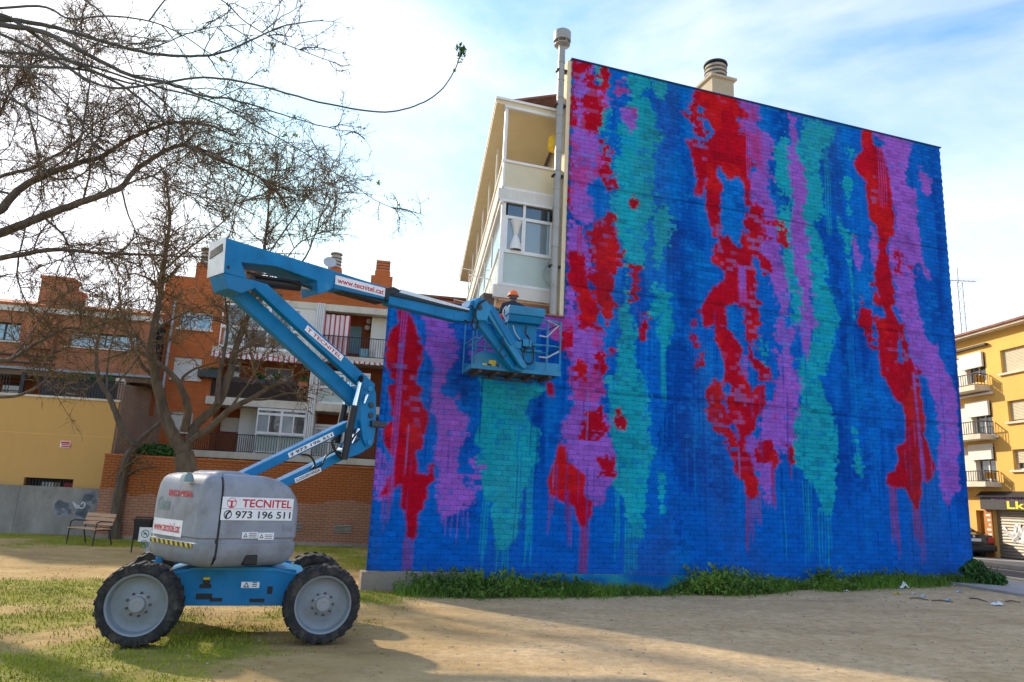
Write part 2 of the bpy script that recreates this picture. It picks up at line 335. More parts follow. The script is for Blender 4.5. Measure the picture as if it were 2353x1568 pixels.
ys = np.concatenate([-np.geomspace(300, 5, 8), np.arange(-4, 3, .5), np.arange(3, 30, .2), np.arange(30, 60, 1.), np.geomspace(62, 2000, 14)])
XX, YY = np.meshgrid(xs, ys); ZZ = gz(XX, YY)
V = np.stack([XX, YY, ZZ], -1).reshape(-1, 3); nx = len(xs); ny = len(ys); ii = np.arange((ny-1)*(nx-1)); r_ = ii//(nx-1); c_ = ii % (nx-1)
Fq = np.stack([r_*nx+c_, r_*nx+c_+1, (r_+1)*nx+c_+1, (r_+1)*nx+c_], -1)
def ground_mat():
    m = bpy.data.materials.new('earth'); m.use_nodes = True; t = m.node_tree; b = t.nodes['Principled BSDF']; b.inputs['Roughness'].default_value = .97; b.inputs['Specular IOR Level'].default_value = .15
    c = N(t, 'ShaderNodeNewGeometry'); sx = N(t, 'ShaderNodeSeparateXYZ'); t.links.new(c.outputs['Position'], sx.inputs[0])
    def noise(sc, det=8, ro=.65, stretch=(1, 1, 1)):
        mp = N(t, 'ShaderNodeMapping'); mp.inputs['Scale'].default_value = stretch; t.links.new(c.outputs['Position'], mp.inputs[0])
        n = N(t, 'ShaderNodeTexNoise'); n.inputs['Scale'].default_value = sc; n.inputs['Detail'].default_value = det; n.inputs['Roughness'].default_value = ro; t.links.new(mp.outputs[0], n.inputs[0]); return n.outputs[0]
    def mrange(v, a, b_, c0=0., c1_=1.):
        r = N(t, 'ShaderNodeMapRange'); t.links.new(v, r.inputs[0])
        for i, k in zip((1, 2, 3, 4), (a, b_, c0, c1_)): r.inputs[i].default_value = k
        return r.outputs[0]
    def mix(f, a, b_):
        x = N(t, 'ShaderNodeMix', data_type='RGBA')
        t.links.new(f, x.inputs[0])
        for i, k in ((6, a), (7, b_)):
            if isinstance(k, tuple): x.inputs[i].default_value = (*k, 1)
            else: t.links.new(k, x.inputs[i])
        return x.outputs[2]
    sand = mix(mrange(noise(.8, 6, .6), .35, .65), (.58, .41, .22), (.72, .535, .31))
    sand = mix(mrange(noise(7, 9, .75), .42, .66), sand, (.45, .31, .165))
    soil = mix(mrange(noise(1.3, 8, .7), .35, .65), (.36, .225, .08), (.52, .36, .15))
    soil = mix(mrange(noise(22, 5, .7), .5, .7), soil, (.44, .34, .19))
    n1 = noise(.5, 5, .6); ad = N(t, 'ShaderNodeMath', operation='MULTIPLY_ADD'); t.links.new(n1, ad.inputs[0]); ad.inputs[1].default_value = 5; t.links.new(sx.outputs[0], ad.inputs[2])
    col = mix(mrange(ad.outputs[0], .6, 3.4), soil, sand)
    at_ = N(t, 'ShaderNodeAttribute', attribute_name='grass'); 
    gadd = N(t, 'ShaderNodeMath', operation='MULTIPLY_ADD'); t.links.new(noise(6, 6, .75), gadd.inputs[0]); gadd.inputs[1].default_value = .9; t.links.new(at_.outputs['Fac'], gadd.inputs[2])
    gcol = mix(mrange(noise(2.2, 6, .7), .35, .65), (.14, .18, .012), (.27, .27, .02))
    col = mix(mrange(gadd.outputs[0], .86, 1.12, 0, .8), col, gcol)
    col = mix(mrange(noise(.33, 6, .6, (1, 2.2, 1)), .52, .68, 0, .5), col, (.26, .17, .085)); col = mix(mrange(noise(1.9, 7, .75, (1, 2.5, 1)), .56, .68, 0, .4), col, (.66, .50, .30))
    sp = noise(70, 3, .8); col = mix(mrange(sp, .62, .72, 0, .5), col, (.50, .42, .32))
    col = mix(mrange(noise(40, 4, .8), .60, .75, 0, .55), col, (.12, .085, .05))
    t.links.new(col, b.inputs['Base Color'])
    h = N(t, 'ShaderNodeMath', operation='ADD'); t.links.new(noise(30, 8, .8), h.inputs[0]); t.links.new(noise(5, 6, .7), h.inputs[1])
    bp = N(t, 'ShaderNodeBump'); bp.inputs['Strength'].default_value = .55; bp.inputs['Distance'].default_value = .05; t.links.new(h.outputs[0], bp.inputs['Height']); bp2 = N(t, 'ShaderNodeBump'); bp2.inputs['Strength'].default_value = .5; bp2.inputs['Distance'].default_value = .16; t.links.new(noise(1.7, 5, .6, (1, 1.8, 1)), bp2.inputs['Height']); t.links.new(bp.outputs[0], bp2.inputs['Normal']); t.links.new(bp2.outputs[0], b.inputs['Normal'])
    M['earth'] = m
ground_mat()
ground = np_mesh('ground', V, Fq, 'earth', smooth=True); tag(ground, kind='structure', label='sandy earth of an empty lot with patches of grass', cat='ground')
ga = ground.data.attributes.new('grass', 'FLOAT', 'POINT'); ga.data.foreach_set('value', grassiness(V[:, 0], V[:, 1]).astype(np.float32))
# ------------------------------------------------------------------ the painted building
ZP = .36                                                 # foot of the paint
u_step, z_low = FW.hit(1300, 718); u0l, _ = FW.hit(842, 1312); zlowL = FW.hit(893, 695)[1]
uT0, zT = FW.hit(1312, 133); uT1, zT1 = FW.hit(2160, 341); uT0 = FW.hit(1306, 420)[0]; uT1 = .5*(uT1+FW.hit(2240, 1330)[0]); zT = (zT+zT1)/2
LOW = .5*(z_low+zlowL); RH = .107; BW = .262; JT = .008
LOW = ZP+RH*round((LOW-ZP)/RH); TOP = ZP+RH*round((zT-ZP)/RH)
bld = thing('apartment_building', FW.pt(8, 0, -4), 'apartment block with blue, red, purple and turquoise dripping mural on its gable wall', 'building')
# mural layers traced on the wall, metres in the wall's own plane
R_, P_, T_, B_ = 'r', 'p', 't', 'b'
SH = []
def shp(c, fn, rag, pts): SH.append((c, rag, np.array([FW.hit(*fn(x, y)) for x, y in pts])))
def pl(s): 
    a = [float(k) for k in s.split()]; return list(zip(a[::2], a[1::2]))
# darker and lighter washes of the blue ground
K_, L_ = 'k', 'l'
for c, fn, s in ((K_, cA, '480 250 560 280 560 420 540 640 560 760 530 900 490 860 480 760 530 640 480 540 430 480 460 380'), (K_, cA, '430 900 520 920 560 1040 540 1180 500 1120 430 1180 420 1100'), (K_, cA, '1440 380 1560 300 1568 900 1500 1000 1430 820 1400 600'), (K_, cB, '640 470 780 420 820 640 850 900 830 1200 860 1568 720 1568 700 1300 660 1100 720 900 760 700 640 560'), (K_, cB, '570 150 640 180 640 420 580 300'), (K_, cB, '640 200 760 240 800 480 700 520 640 420'), (K_, cB, '410 820 470 860 460 940 410 900'), (K_, cD, '60 60 200 40 280 300 230 500 300 700 220 800 160 1150 110 1150 120 800 60 600 40 300'), (K_, cD, '330 560 400 640 420 860 390 980 360 900 330 720'), (K_, cC, '430 250 520 240 560 420 520 700 460 600'), (K_, cC, '430 740 520 760 560 980 500 1150 450 1000'), (K_, cC, '950 250 1060 270 1090 500 1040 640 1000 380'), (K_, cC, '960 1000 1080 1040 1120 1360 1060 1400 1000 1250'), (K_, cC, '160 640 240 640 250 780 170 760'), (K_, cD, '1090 580 1160 700 1150 900 1090 860'), (K_, cD, '1580 200 1640 300 1660 700 1640 980 1610 700 1610 420'), (K_, cB, '1480 480 1568 600 1568 980 1500 1000 1490 700'),
                 (L_, cB, '620 580 740 540 750 700 720 950 690 960 640 880 600 740'), (L_, cB, '960 690 1110 740 1110 960 1080 1080 1000 1050 960 900'), (L_, cD, '280 90 350 120 380 330 330 380 260 300'), (L_, cD, '190 400 320 440 330 560 240 620'), (L_, cC, '330 1100 470 1120 480 1250 350 1260'), (L_, cB, '850 780 900 900 880 1000 840 960'), (L_, cB, '800 1120 930 1180 930 1350 850 1400'), (L_, cD, '1000 240 1180 300 1260 420 1100 420'), (L_, cB, '1260 820 1360 840 1370 960 1270 940'), (L_, cC, '560 960 700 1000 720 1200 600 1220')):
    SH.append((c, .45, np.array([FW.hit(*fn(x, y)) for x, y in pl(s)])))
# turquoise
shp(T_, cA, .10, pl('570 450 880 500 860 540 800 560 800 640 860 700 860 740 840 790 840 840 800 860 795 930 775 1010 750 1140 720 1200 690 1230 655 1230 645 1150 635 1030 590 990 580 900 555 840 600 780 560 750 580 640 600 560'))
shp(T_, cA, .16, pl('1225 0 1250 0 1255 100 1240 160 1270 190 1290 260 1280 340 1300 430 1330 490 1340 540 1340 640 1350 720 1340 800 1345 950 1330 1030 1310 1080 1320 1120 1305 1165 1265 1160 1240 1100 1220 1040 1210 990 1180 960 1175 900 1200 800 1165 740 1150 650 1160 520 1130 480 1190 400 1190 330 1200 200 1225 150'))
shp(T_, cA, .16, pl('1370 50 1410 60 1450 130 1450 220 1440 290 1410 340 1390 340 1370 260 1385 180'))
shp(T_, cA, .12, pl('1370 870 1415 880 1415 1075 1385 1075 1375 970')); shp(T_, cA, .1, pl('590 120 700 140 700 200 600 180'))
shp(T_, cB, .2, pl('435 115 570 155 580 210 520 260 570 300 620 380 600 440 660 490 640 560 600 580 580 700 600 880 570 980 540 1060 545 1180 520 1240 470 1220 440 1230 450 1480 460 1568 380 1568 380 1480 425 1400 430 1250 410 1130 380 1060 355 940 360 870 390 770 360 680 365 600 400 540 370 440 430 330 440 250'))
shp(T_, cB, .25, pl('590 880 650 900 680 1000 650 1080 640 1230 610 1240 600 1100 590 1000')); shp(T_, cB, .3, pl('590 1330 700 1400 670 1440 660 1540 560 1500')); shp(T_, cB, .25, pl('600 180 650 200 650 290 600 270'))
shp(T_, cB, .3, pl('1330 480 1360 470 1400 600 1380 780 1330 820 1300 680 1280 600'))
shp(T_, cB, .3, pl('250 90 330 100 340 200 290 280 330 420 330 600 360 660 330 700 290 560 270 420 260 250'))
shp(T_, cB, .2, pl('1370 870 1380 1000 1400 1200 1480 1300 1490 1500 1430 1568 1380 1568 1370 1400 1330 1280 1340 1120 1290 1040 1290 950'))
shp(T_, cC, .2, pl('280 90 490 140 500 230 440 280 400 330 400 450 430 640 340 700 400 830 440 960 440 1050 500 1250 470 1380 420 1568 330 1568 330 1420 360 1300 350 1100 330 1010 280 1020 250 900 230 600 160 500 150 400 220 250 290 220'))
shp(T_, cC, .25, pl('550 450 580 470 580 640 560 650 535 520')); shp(T_, cC, .2, pl('510 690 580 780 570 930 545 880 520 760')); shp(T_, cC, .04, pl('560 900 575 930 600 1250 590 1255')); shp(T_, cC, .25, pl('540 250 600 270 600 330 560 350'))
shp(T_, cD, .14, pl('860 -10 960 -10 920 120 890 260 910 370 960 480 970 600 970 800 945 1000 920 990 880 880 850 830 800 830 780 760 730 660 750 520 790 400 770 280 770 180 830 120'))
shp(T_, cD, .2, pl('1060 530 1090 560 1100 680 1120 740 1100 800 1070 740 1065 640')); shp(T_, cD, .2, pl('565 40 600 100 620 240 600 280 580 150')); shp(T_, cD, .2, pl('-40 600 5 620 10 700 -20 760'))
# purple
shp(P_, cA, .16, pl('120 790 160 800 185 840 165 920 150 990 110 985 105 860'))
shp(P_, cA, .16, pl('320 170 430 200 480 250 480 330 450 390 440 450 420 500 430 540 480 540 490 600 540 640 520 720 480 760 480 850 500 930 580 950 580 985 540 1000 480 1055 430 1070 420 1115 405 1020 390 960 395 880 380 800 370 650 360 560 355 470 370 430 370 380 340 330 345 260'))
shp(P_, cA, .12, pl('250 70 330 85 480 105 480 125 400 130 330 160 300 160 250 140')); shp(P_, cA, .2, pl('540 270 720 330 640 380 560 360')); shp(P_, cA, .2, pl('530 820 600 860 590 980 540 970'))
shp(P_, cA, .16, pl('860 170 990 180 1000 230 950 300 900 290 850 250'))
shp(P_, cA, .18, pl('985 30 1020 100 1000 200 950 260 960 340 990 400 980 490 1000 560 970 640 950 700 960 790 990 850 1000 900 1060 980 1090 1030 1115 1035 1150 980 1180 900 1185 820 1160 740 1170 640 1120 580 1140 500 1130 420 1150 330 1140 260 1100 220 1060 200 1040 120 1040 40'))
shp(P_, cB, .2, pl('120 40 250 75 260 180 330 200 345 280 290 330 270 400 280 560 330 620 300 700 230 760 215 820 250 930 260 990 180 990 130 940 95 900 100 700 110 560 115 300'))
shp(P_, cB, .25, pl('380 200 430 200 440 260 380 300 350 280')); shp(P_, cB, .15, pl('420 330 490 340 485 440 460 500 430 430 395 380'))
shp(P_, cB, .2, pl('95 980 190 1000 220 1150 190 1170 120 1150 100 1280 90 1100')); shp(P_, cB, .18, pl('85 1340 150 1350 160 1540 110 1580 80 1480')); shp(P_, cB, .2, pl('180 1090 240 1100 250 1300 200 1300'))
shp(P_, cB, .2, pl('1080 280 1200 310 1205 400 1190 420 1250 480 1260 560 1265 650 1260 740 1220 760 1240 850 1270 900 1280 1000 1310 1110 1310 1200 1340 1300 1360 1420 1340 1490 1310 1460 1290 1380 1250 1300 1200 1150 1110 1040 1105 930 1160 890 1140 800 1135 720 1170 650 1130 570 1130 490 1075 420 1130 380'))
shp(P_, cC, .2, pl('210 70 290 100 270 150 260 300 310 400 320 580 300 620 330 800 325 900 350 1040 350 1180 370 1280 330 1400 325 1500 310 1480 280 1340 300 1150 290 1020 250 920 240 620 230 420 230 200'))
shp(P_, cC, .25, pl('130 1000 200 1010 220 1120 200 1300 240 1480 200 1568 160 1500 160 1280 170 1100'))
shp(P_, cC, .14, pl('690 180 930 240 910 330 900 410 880 480 940 520 960 620 950 700 970 790 980 880 1000 960 1020 1030 990 980 970 940 930 950 940 1010 945 1140 960 1180 990 1280 1030 1390 1070 1400 1080 1460 1110 1510 1110 1580 920 1580 905 1440 900 1380 870 1260 830 1180 835 1080 800 960 790 840 825 770 830 650 790 520 780 400 750 290 770 250'))
shp(P_, cC, .2, pl('960 380 1010 440 1035 470 1020 550 1000 520 975 450')); shp(P_, cC, .15, pl('590 790 640 900 625 960 600 930 590 860')); shp(P_, cC, .15, pl('680 700 720 780 720 950 700 930 690 820'))
shp(P_, cD, .05, pl('480 150 515 160 510 300 490 290'))
shp(P_, cD, .2, pl('650 120 740 150 780 280 770 420 740 500 740 600 710 660 670 640 665 720 650 830 625 930 605 935 585 850 540 740 530 860 500 850 495 590 555 570 590 450 650 370 660 280 665 200'))
shp(P_, cD, .25, pl('660 40 760 0 760 60 730 180 690 160')); shp(P_, cD, .06, pl('780 0 830 20 840 80 820 230 795 90'))
shp(P_, cD, .14, pl('1330 -10 1430 -10 1450 60 1490 110 1530 210 1570 290 1610 430 1610 560 1620 660 1600 700 1620 860 1590 880 1565 970 1545 930 1520 850 1500 700 1520 620 1500 500 1480 380 1430 250 1410 200 1365 270 1370 180 1350 120'))
# red
shp(R_, cA, .09, pl('215 135 205 170 215 215 180 250 165 290 165 400 190 440 200 490 170 500 175 560 190 610 200 650 155 680 140 715 165 790 185 830 185 880 160 940 140 985 175 985 205 950 225 960 225 1010 240 1060 250 1120 250 1180 290 1190 305 1140 300 1080 330 1030 350 1000 345 950 380 920 380 850 350 850 345 890 310 880 300 800 325 780 330 720 360 660 355 620 330 600 315 560 325 510 300 480 310 430 330 380 325 310 300 250 285 200 270 160'))
shp(R_, cA, .1, pl('880 475 910 480 912 550 885 545'))
shp(R_, cA, .04, pl('935 760 920 830 885 920 895 980 960 1025 1000 1040 1010 1090 1030 1135 1065 1130 1090 1070 1085 1010 1050 980 1055 900 1020 870 975 830 965 770'))
shp(R_, cA, .28, pl('1000 0 1030 60 1050 130 1090 180 1110 220 1130 240 1080 250 1040 250 1020 210 1040 140 1000 60')); shp(R_, cA, .34, pl('1100 330 1160 350 1170 420 1120 460 1090 420')); shp(R_, cA, .34, pl('1060 620 1140 580 1150 700 1060 740 1040 690'))
shp(R_, cA, .3, pl('1080 0 1190 0 1190 130 1160 180 1110 130')); shp(R_, cA, .2, pl('1300 160 1320 170 1335 240 1330 300 1300 300 1305 220')); shp(R_, cA, .34, pl('1020 380 1060 400 1050 470 1020 460')); shp(R_, cA, .3, pl('955 260 990 240 985 320 960 330')); shp(R_, cA, .34, pl('1200 610 1230 640 1225 690 1200 670')); shp(R_, cA, .3, pl('1160 330 1200 330 1190 370 1160 370')); shp(R_, cA, .3, pl('1260 0 1300 0 1290 110 1260 100')); shp(R_, cA, .34, pl('1130 830 1170 830 1170 900 1130 880'))
shp(R_, cB, .33, pl('300 90 350 130 350 190 320 240 290 210')); shp(R_, cB, .3, pl('265 480 320 500 330 600 360 580 340 640 330 740 380 740 375 790 320 770 290 720 320 640')); shp(R_, cB, .33, pl('120 45 240 75 200 140 150 180 135 300 150 420 120 440 115 200')); shp(R_, cB, .36, pl('200 120 260 140 290 300 260 480 200 440'))
shp(R_, cB, .26, pl('250 990 300 960 350 930 370 1000 380 1060 400 1100 410 1200 390 1310 340 1290 290 1330 270 1250 240 1200 220 1100 190 1020')); shp(R_, cB, .12, pl('110 1160 190 1160 195 1300 240 1400 280 1480 240 1580 170 1580 160 1400 100 1330')); shp(R_, cB, .26, pl('290 1340 360 1350 380 1420 410 1460 370 1490 330 1560 300 1500')); shp(R_, cB, .25, pl('100 500 125 520 120 700 105 900 95 930')); shp(R_, cB, .3, pl('470 840 495 850 490 910 470 900')); shp(R_, cB, .34, pl('470 1230 510 1250 500 1430 460 1410')); shp(R_, cB, .3, pl('500 1480 535 1490 530 1540 505 1530')); shp(R_, cB, .34, pl('1300 990 1330 1000 1340 1110 1310 1090'))
shp(R_, cB, .16, pl('850 225 960 240 1075 280 1085 340 1130 375 1060 400 1085 470 1125 490 1130 590 1165 650 1130 720 1105 745 1070 712 1010 725 960 660 930 700 900 720 880 850 830 820 820 660 805 580 770 510 830 490 860 540 900 500 930 470 890 400 870 350 830 300 800 260'))
shp(R_, cB, .34, pl('770 330 830 290 880 400 930 470 870 560 810 520')); shp(R_, cB, .14, pl('880 640 950 670 950 720 990 770 980 850 960 930 985 1040 980 1080 930 1070 900 930 870 830 890 740')); shp(R_, cB, .12, pl('1105 735 1135 720 1140 800 1150 890 1105 920 1110 760')); shp(R_, cB, .3, pl('1140 880 1210 900 1200 1000 1250 1080 1180 1130 1110 1040 1100 930'))
shp(R_, cB, .14, pl('980 1080 1010 1070 1060 1130 1080 1150 1100 1020 1110 1030 1150 1110 1160 1200 1180 1270 1180 1420 1200 1440 1190 1580 1110 1580 1110 1470 1060 1440 1010 1470 1020 1580 880 1580 860 1470 890 1400 930 1340 1000 1310 970 1250 920 1220 920 1160 950 1090')); shp(R_, cB, .28, pl('1150 1130 1210 1160 1270 1260 1220 1285 1180 1210'))
shp(P_, cB, .05, pl('1070 1225 1115 1235 1125 1440 1080 1440 1075 1300'))
shp(R_, cC, .1, pl('640 170 690 180 700 250 750 280 790 430 800 540 830 660 820 770 790 790 780 850 800 950 820 1060 835 1150 810 1190 850 1260 910 1400 905 1460 920 1580 750 1580 740 1480 735 1350 715 1260 770 1230 750 1170 720 1100 710 1000 730 920 740 800 720 720 680 680 665 560 660 470 605 410 580 350 640 290 630 230'))
shp(R_, cC, .3, pl('640 1120 665 1180 690 1220 750 1240 690 1260 710 1410 680 1400 640 1320 615 1230')); shp(R_, cC, .3, pl('900 950 970 935 975 960 920 980')); shp(R_, cC, .3, pl('830 880 860 900 860 990 830 980')); shp(R_, cC, .34, pl('690 1060 740 1100 760 1200 720 1180'))
shp(B_, cC, .08, pl('845 1290 860 1300 870 1480 850 1510'))
shp(R_, cD, .12, pl('330 -10 400 -10 420 40 470 90 490 130 475 200 500 290 540 350 560 320 600 310 610 380 590 440 560 480 555 560 500 590 500 650 530 700 570 830 565 880 540 910 505 880 490 820 440 770 430 700 425 670 460 660 470 560 440 500 400 470 410 420 395 390 430 330 380 280 385 230 370 150 345 80'))
shp(R_, cD, .34, pl('350 290 390 300 380 400 410 520 340 540 310 480 330 430 300 370')); shp(R_, cD, .3, pl('410 560 440 590 450 640 410 640 390 620')); shp(R_, cD, .24, pl('490 -10 575 -10 560 100 530 180 560 180 650 240 640 300 600 300 540 240 515 150 490 90')); shp(R_, cD, .34, pl('240 0 215 40 265 100 270 210 245 210 240 130 205 60'))
shp(R_, cD, .14, pl('640 680 668 680 655 760 635 740')); shp(R_, cD, .2, pl('725 640 750 650 745 710 720 700')); shp(R_, cD, .36, pl('560 600 640 600 650 700 570 760'))
shp(R_, cD, .07, pl('1180 -10 1330 -10 1350 140 1400 270 1420 380 1440 490 1435 580 1490 740 1480 790 1450 830 1425 820 1420 900 1395 970 1370 930 1330 850 1270 850 1240 830 1240 780 1280 760 1300 700 1280 640 1340 600 1335 480 1320 410 1280 390 1240 310 1215 230 1200 150')); shp(R_, cD, .3, pl('1105 0 1140 20 1170 120 1140 110'))
shp(R_, cD, .14, pl('1390 215 1420 240 1410 300 1440 490 1420 480')); shp(B_, cD, .06, pl('1295 20 1310 30 1320 200 1300 190'))
shp(P_, cD, .03, pl('1370 250 1382 250 1440 800 1446 830 1424 825 1400 560'))
DR = []   # drips: colour, u, z top, z bottom, half width
def drip(c, fn, x, y0, y1, w, n=1, dx=14, lean=None):
    for k in range(n):
        a = FW.hit(*fn(x+k*dx, y0)); b = FW.hit(*fn(x+k*dx, y1*(1-.12*random.random())+y0*.12*random.random())); DR.append((c, a[0], a[1], b[1], max(.014, w*(.7+.9*random.random()))))
drip(R_, cA, 245, 1185, 1390, .014, 4, 13); drip(R_, cA, 1034, 1125, 1390, .014, 4, 11); drip(R_, cA, 893, 975, 1175, .016, 2); drip(R_, cA, 150, 985, 1150, .012, 3, 14); drip(P_, cA, 235, 150, 1100, .012, 3, 10); drip(R_, cA, 970, 1030, 1180, .012, 3, 12)
drip(T_, cA, 800, 860, 1345, .018, 3, 11); drip(T_, cA, 1192, 960, 1335, .016, 2, 12); drip(T_, cA, 1235, 1100, 1350, .015, 6, 13); drip(T_, cA, 660, 1220, 1340, .014, 5, 12); drip(T_, cA, 596, 985, 1300, .014, 3, 12); drip(T_, cA, 1398, 330, 600, .02, 3, 8); drip(P_, cA, 410, 1060, 1180, .012, 6, 24)
drip(R_, cD, 505, 870, 1120, .015, 6, 14); drip(P_, cD, 600, 900, 960, .02, 2); drip(R_, cD, 637, 740, 990, .014, 2, 10); drip(R_, cD, 733, 700, 840, .014); drip(T_, cD, 690, 860, 1270, .013, 2, 12); drip(T_, cD, 800, 820, 1240, .013, 4, 13); drip(T_, cD, 880, 960, 1270, .015, 5, 15)
drip(R_, cD, 1252, 840, 1230, .014, 4, 10); drip(R_, cD, 1375, 930, 1220, .018, 4, 10); drip(R_, cD, 1410, 1050, 1350, .012, 2, 16); drip(P_, cB, 1120, 480, 760, .012, 3, 10); drip(R_, cB, 165, 1000, 1568, .018, 2, 14); drip(R_, cB, 275, 960, 1350, .012, 3, 18); drip(P_, cC, 725, 270, 640, .012, 4, 12); drip(B_, cB, 1040, 740, 1060, .012, 5, 14); drip(T_, cB, 450, 480, 820, .012, 4, 12); drip(T_, cC, 420, 280, 760, .014, 3, 12)
for k in range(120):
    uu_ = random.uniform(.1, uT1); z1_ = random.uniform(.5, 5.4); DR.append((random.choice('kkklb'), uu_, z1_+random.uniform(.4, 2.2), z1_, random.uniform(.008, .02)))
PC = {'r': np.array((.42, .001, .012)), 'p': np.array((.275, .092, .48)), 't': np.array((.006, .31, .41)), 'b': np.array((.0, .112, .50)), 'k': np.array((.0, .05, .31)), 'l': np.array((.0, .18, .56))}
def sdf(poly, q):
    """signed distance, positive inside"""
    d = np.full(len(q), 1e9); ins = np.zeros(len(q), bool)
    for i in range(len(poly)):
        a = poly[i]; b = poly[(i+1) % len(poly)]; ab = b-a; ap = q-a
        t = np.clip((ap@ab)/(ab@ab+1e-12), 0, 1); e = ap-t[:, None]*ab; d = np.minimum(d, np.einsum('ij,ij->i', e, e))
        c = ((a[1] > q[:, 1]) != (b[1] > q[:, 1]))
        with np.errstate(divide='ignore', invalid='ignore'): xi = (b[0]-a[0])*(q[:, 1]-a[1])/(b[1]-a[1]+1e-12)+a[0]
        ins ^= c & (q[:, 0] < xi)
    return np.sqrt(d)*np.where(ins, 1, -1)
def paint(u, z):
    q = np.stack([u, z], 1); row = np.floor((z-ZP)/RH)
    # blue ground: soft vertical washes of three blues
    n = .5*fbm(u*.9+5, z*.16+3, 3)+.5*fbm(u*2.4+50, z*.5, 4); n2 = fbm(u*1.6+90, z*.34+8, 4); n3 = vnoise(u*3.1+row*7.7, row*.83)
    col = np.tile(PC['b'], (len(u), 1)); 
    a = sstep((.49-n)/.16)[:, None]*.9*sstep((z-1.4)/1.5)[:, None]; a = np.clip(a+.12*(n3[:, None]-.5)*(a > .02), 0, 1); col = col*(1-a)+PC['k']*a
    a = (sstep((n2-.58)/.14)*.5)[:, None]; col = col*(1-a)+PC['l']*a
    vs_ = vnoise(u*9.5+3, z*.55+20)*.6+.4*vnoise(u*19+8, z*1.1); a = (sstep((vs_-.6)/.18)*.42*sstep((z-1.2)/2))[:, None]; col = col*(1-a)+PC['l']*a; a = (sstep((.36-vs_)/.16)*.45*sstep((z-1.2)/2))[:, None]; col = col*(1-a)+PC['k']*a
    rag1 = vnoise(u*6.5+row*13.7, row*1.31+.5)-.5; rag2 = fbm(u*1.7, z*1.9+60, 3)-.5; rag3 = vnoise(u*17+row*3.1, z*14)-.5; rag4 = fbm(u*3.4+12, z*2.6+44, 4)-.5; rag1b = vnoise(u*3.6+row*29.3, row*2.37+.5)-.5
    for c, rag, poly in SH:
        lo = poly.min(0)-.35; hi = poly.max(0)+.35
        k = np.where((u > lo[0]) & (u < hi[0]) & (z > lo[1]) & (z < hi[1]))[0]
        if not len(k): continue
        d = sdf(poly, q[k])+(rag*.72 if c == 'r' else rag)*(.75*rag1[k]+.8*rag2[k]+1.1*rag4[k]+.8*rag3[k]+1.3*(np.maximum(rag1b[k]-.17, 0)-np.maximum(-rag1b[k]-.24, 0)))+.05*rag2[k]
        w = sstep((d+.03)/.075) if c not in 'kl' else .62*sstep((d+.12)/.34)
        tone = 1+.22*(fbm(u[k]*1.3+ord(c), z[k]*1.1, 4)-.5)*2
        cc = PC[c][None]*tone[:, None]
        if c == 'p':   # thin coats let red or blue breathe through
            m = (sstep((fbm(u[k]*2.3+7, z[k]*1.6+70, 4)-.55)/.12)*.45*(u[k] > 3.6)*(u[k] < 9.5)*(z[k] > 4))[:, None]; cc = cc*(1-m)+PC['r']*1.2*m
            m = (sstep((rag1[k]-.32)/.1)*.55)[:, None]; cc = cc*(1-m)+PC['b']*m
        if c == 't':
            m = (sstep((rag1[k]-.28)/.12)*.45)[:, None]; cc = cc*(1-m)+PC['b']*m
            m = (sstep((fbm(u[k]*2+3, z[k]+9, 3)-.56)/.1)*.35)[:, None]; cc = cc*(1-m)+np.array((.02, .34, .42))*m
        if c == 'r':
            m = (sstep((fbm(u[k]*1.8+23, z[k]*1.3+9, 4)-.56)/.1)*.5)[:, None]; cc = cc*(1-m)+np.array((.62, .012, .006))*m
        col[k] = col[k]*(1-w[:, None])+cc*w[:, None]
    for c, du, z1, z0, w in DR:
        k = np.where((np.abs(u-du) < .08) & (z < z1) & (z > z0))[0]
        if len(k):
            a = (sstep((w*1.5-np.abs(u[k]-du-.012*np.sin(z[k]*3+du*9)))/.02)*.75*np.clip((z[k]-z0)/.3+.3, 0, 1))[:, None]; col[k] = col[k]*(1-a)+PC[c]*a
    a = (.12*(vnoise(u*9+row*5, z*3)-.5))[:, None]; col = col*(1+a)
    bi_ = vnoise(np.floor((u+BW/2*(row % 2))/BW)*1.77+.5, row*3.31+.5); st_ = vnoise(u*5.5+row*17.1, row*1.9+.5); nb_2 = fbm(u*1.1+70, z*.5+33, 3)   # bricks that took a thicker or thinner coat
    a = (.20*(bi_-.5)+.25*(st_-.5))[:, None]; col = col*(1+a)
    m = (sstep((st_-.66)/.1)*sstep((nb_2-.5)/.12)*.38*sstep((z-2.2)/2))[:, None]; col = col*(1-m)+PC['l']*m
    m = (sstep((.34-st_)/.1)*sstep((.5-nb_2)/.12)*.5*sstep((z-1.6)/2))[:, None]; col = col*(1-m)+col*np.array((.75, .55, .7))*m
    dirt_ = sstep((fbm(u*.8+11, z*.25+3, 4)-.52)/.2)*.14+.25*np.exp(-(z-ZP)/.22)*fbm(u*3, z*3, 3); col = col*(1-dirt_[:, None])+np.array((.10, .09, .09))*dirt_[:, None]*.6
    # thin dark slab lines across the wall
    for zs in (SLAB1, SLAB2, SLAB3): col *= (1-.5*np.exp(-((z-zs-.03*np.sin(u*.9))/.022)**2))[:, None]
    return np.clip(col, 0, 1)
SLAB1 = .5*(FW.hit(871, 852)[1]+FW.hit(2118, 967)[1]); SLAB2 = FW.hit(1798, 722)[1]; SLAB3 = FW.hit(1947, 534)[1]
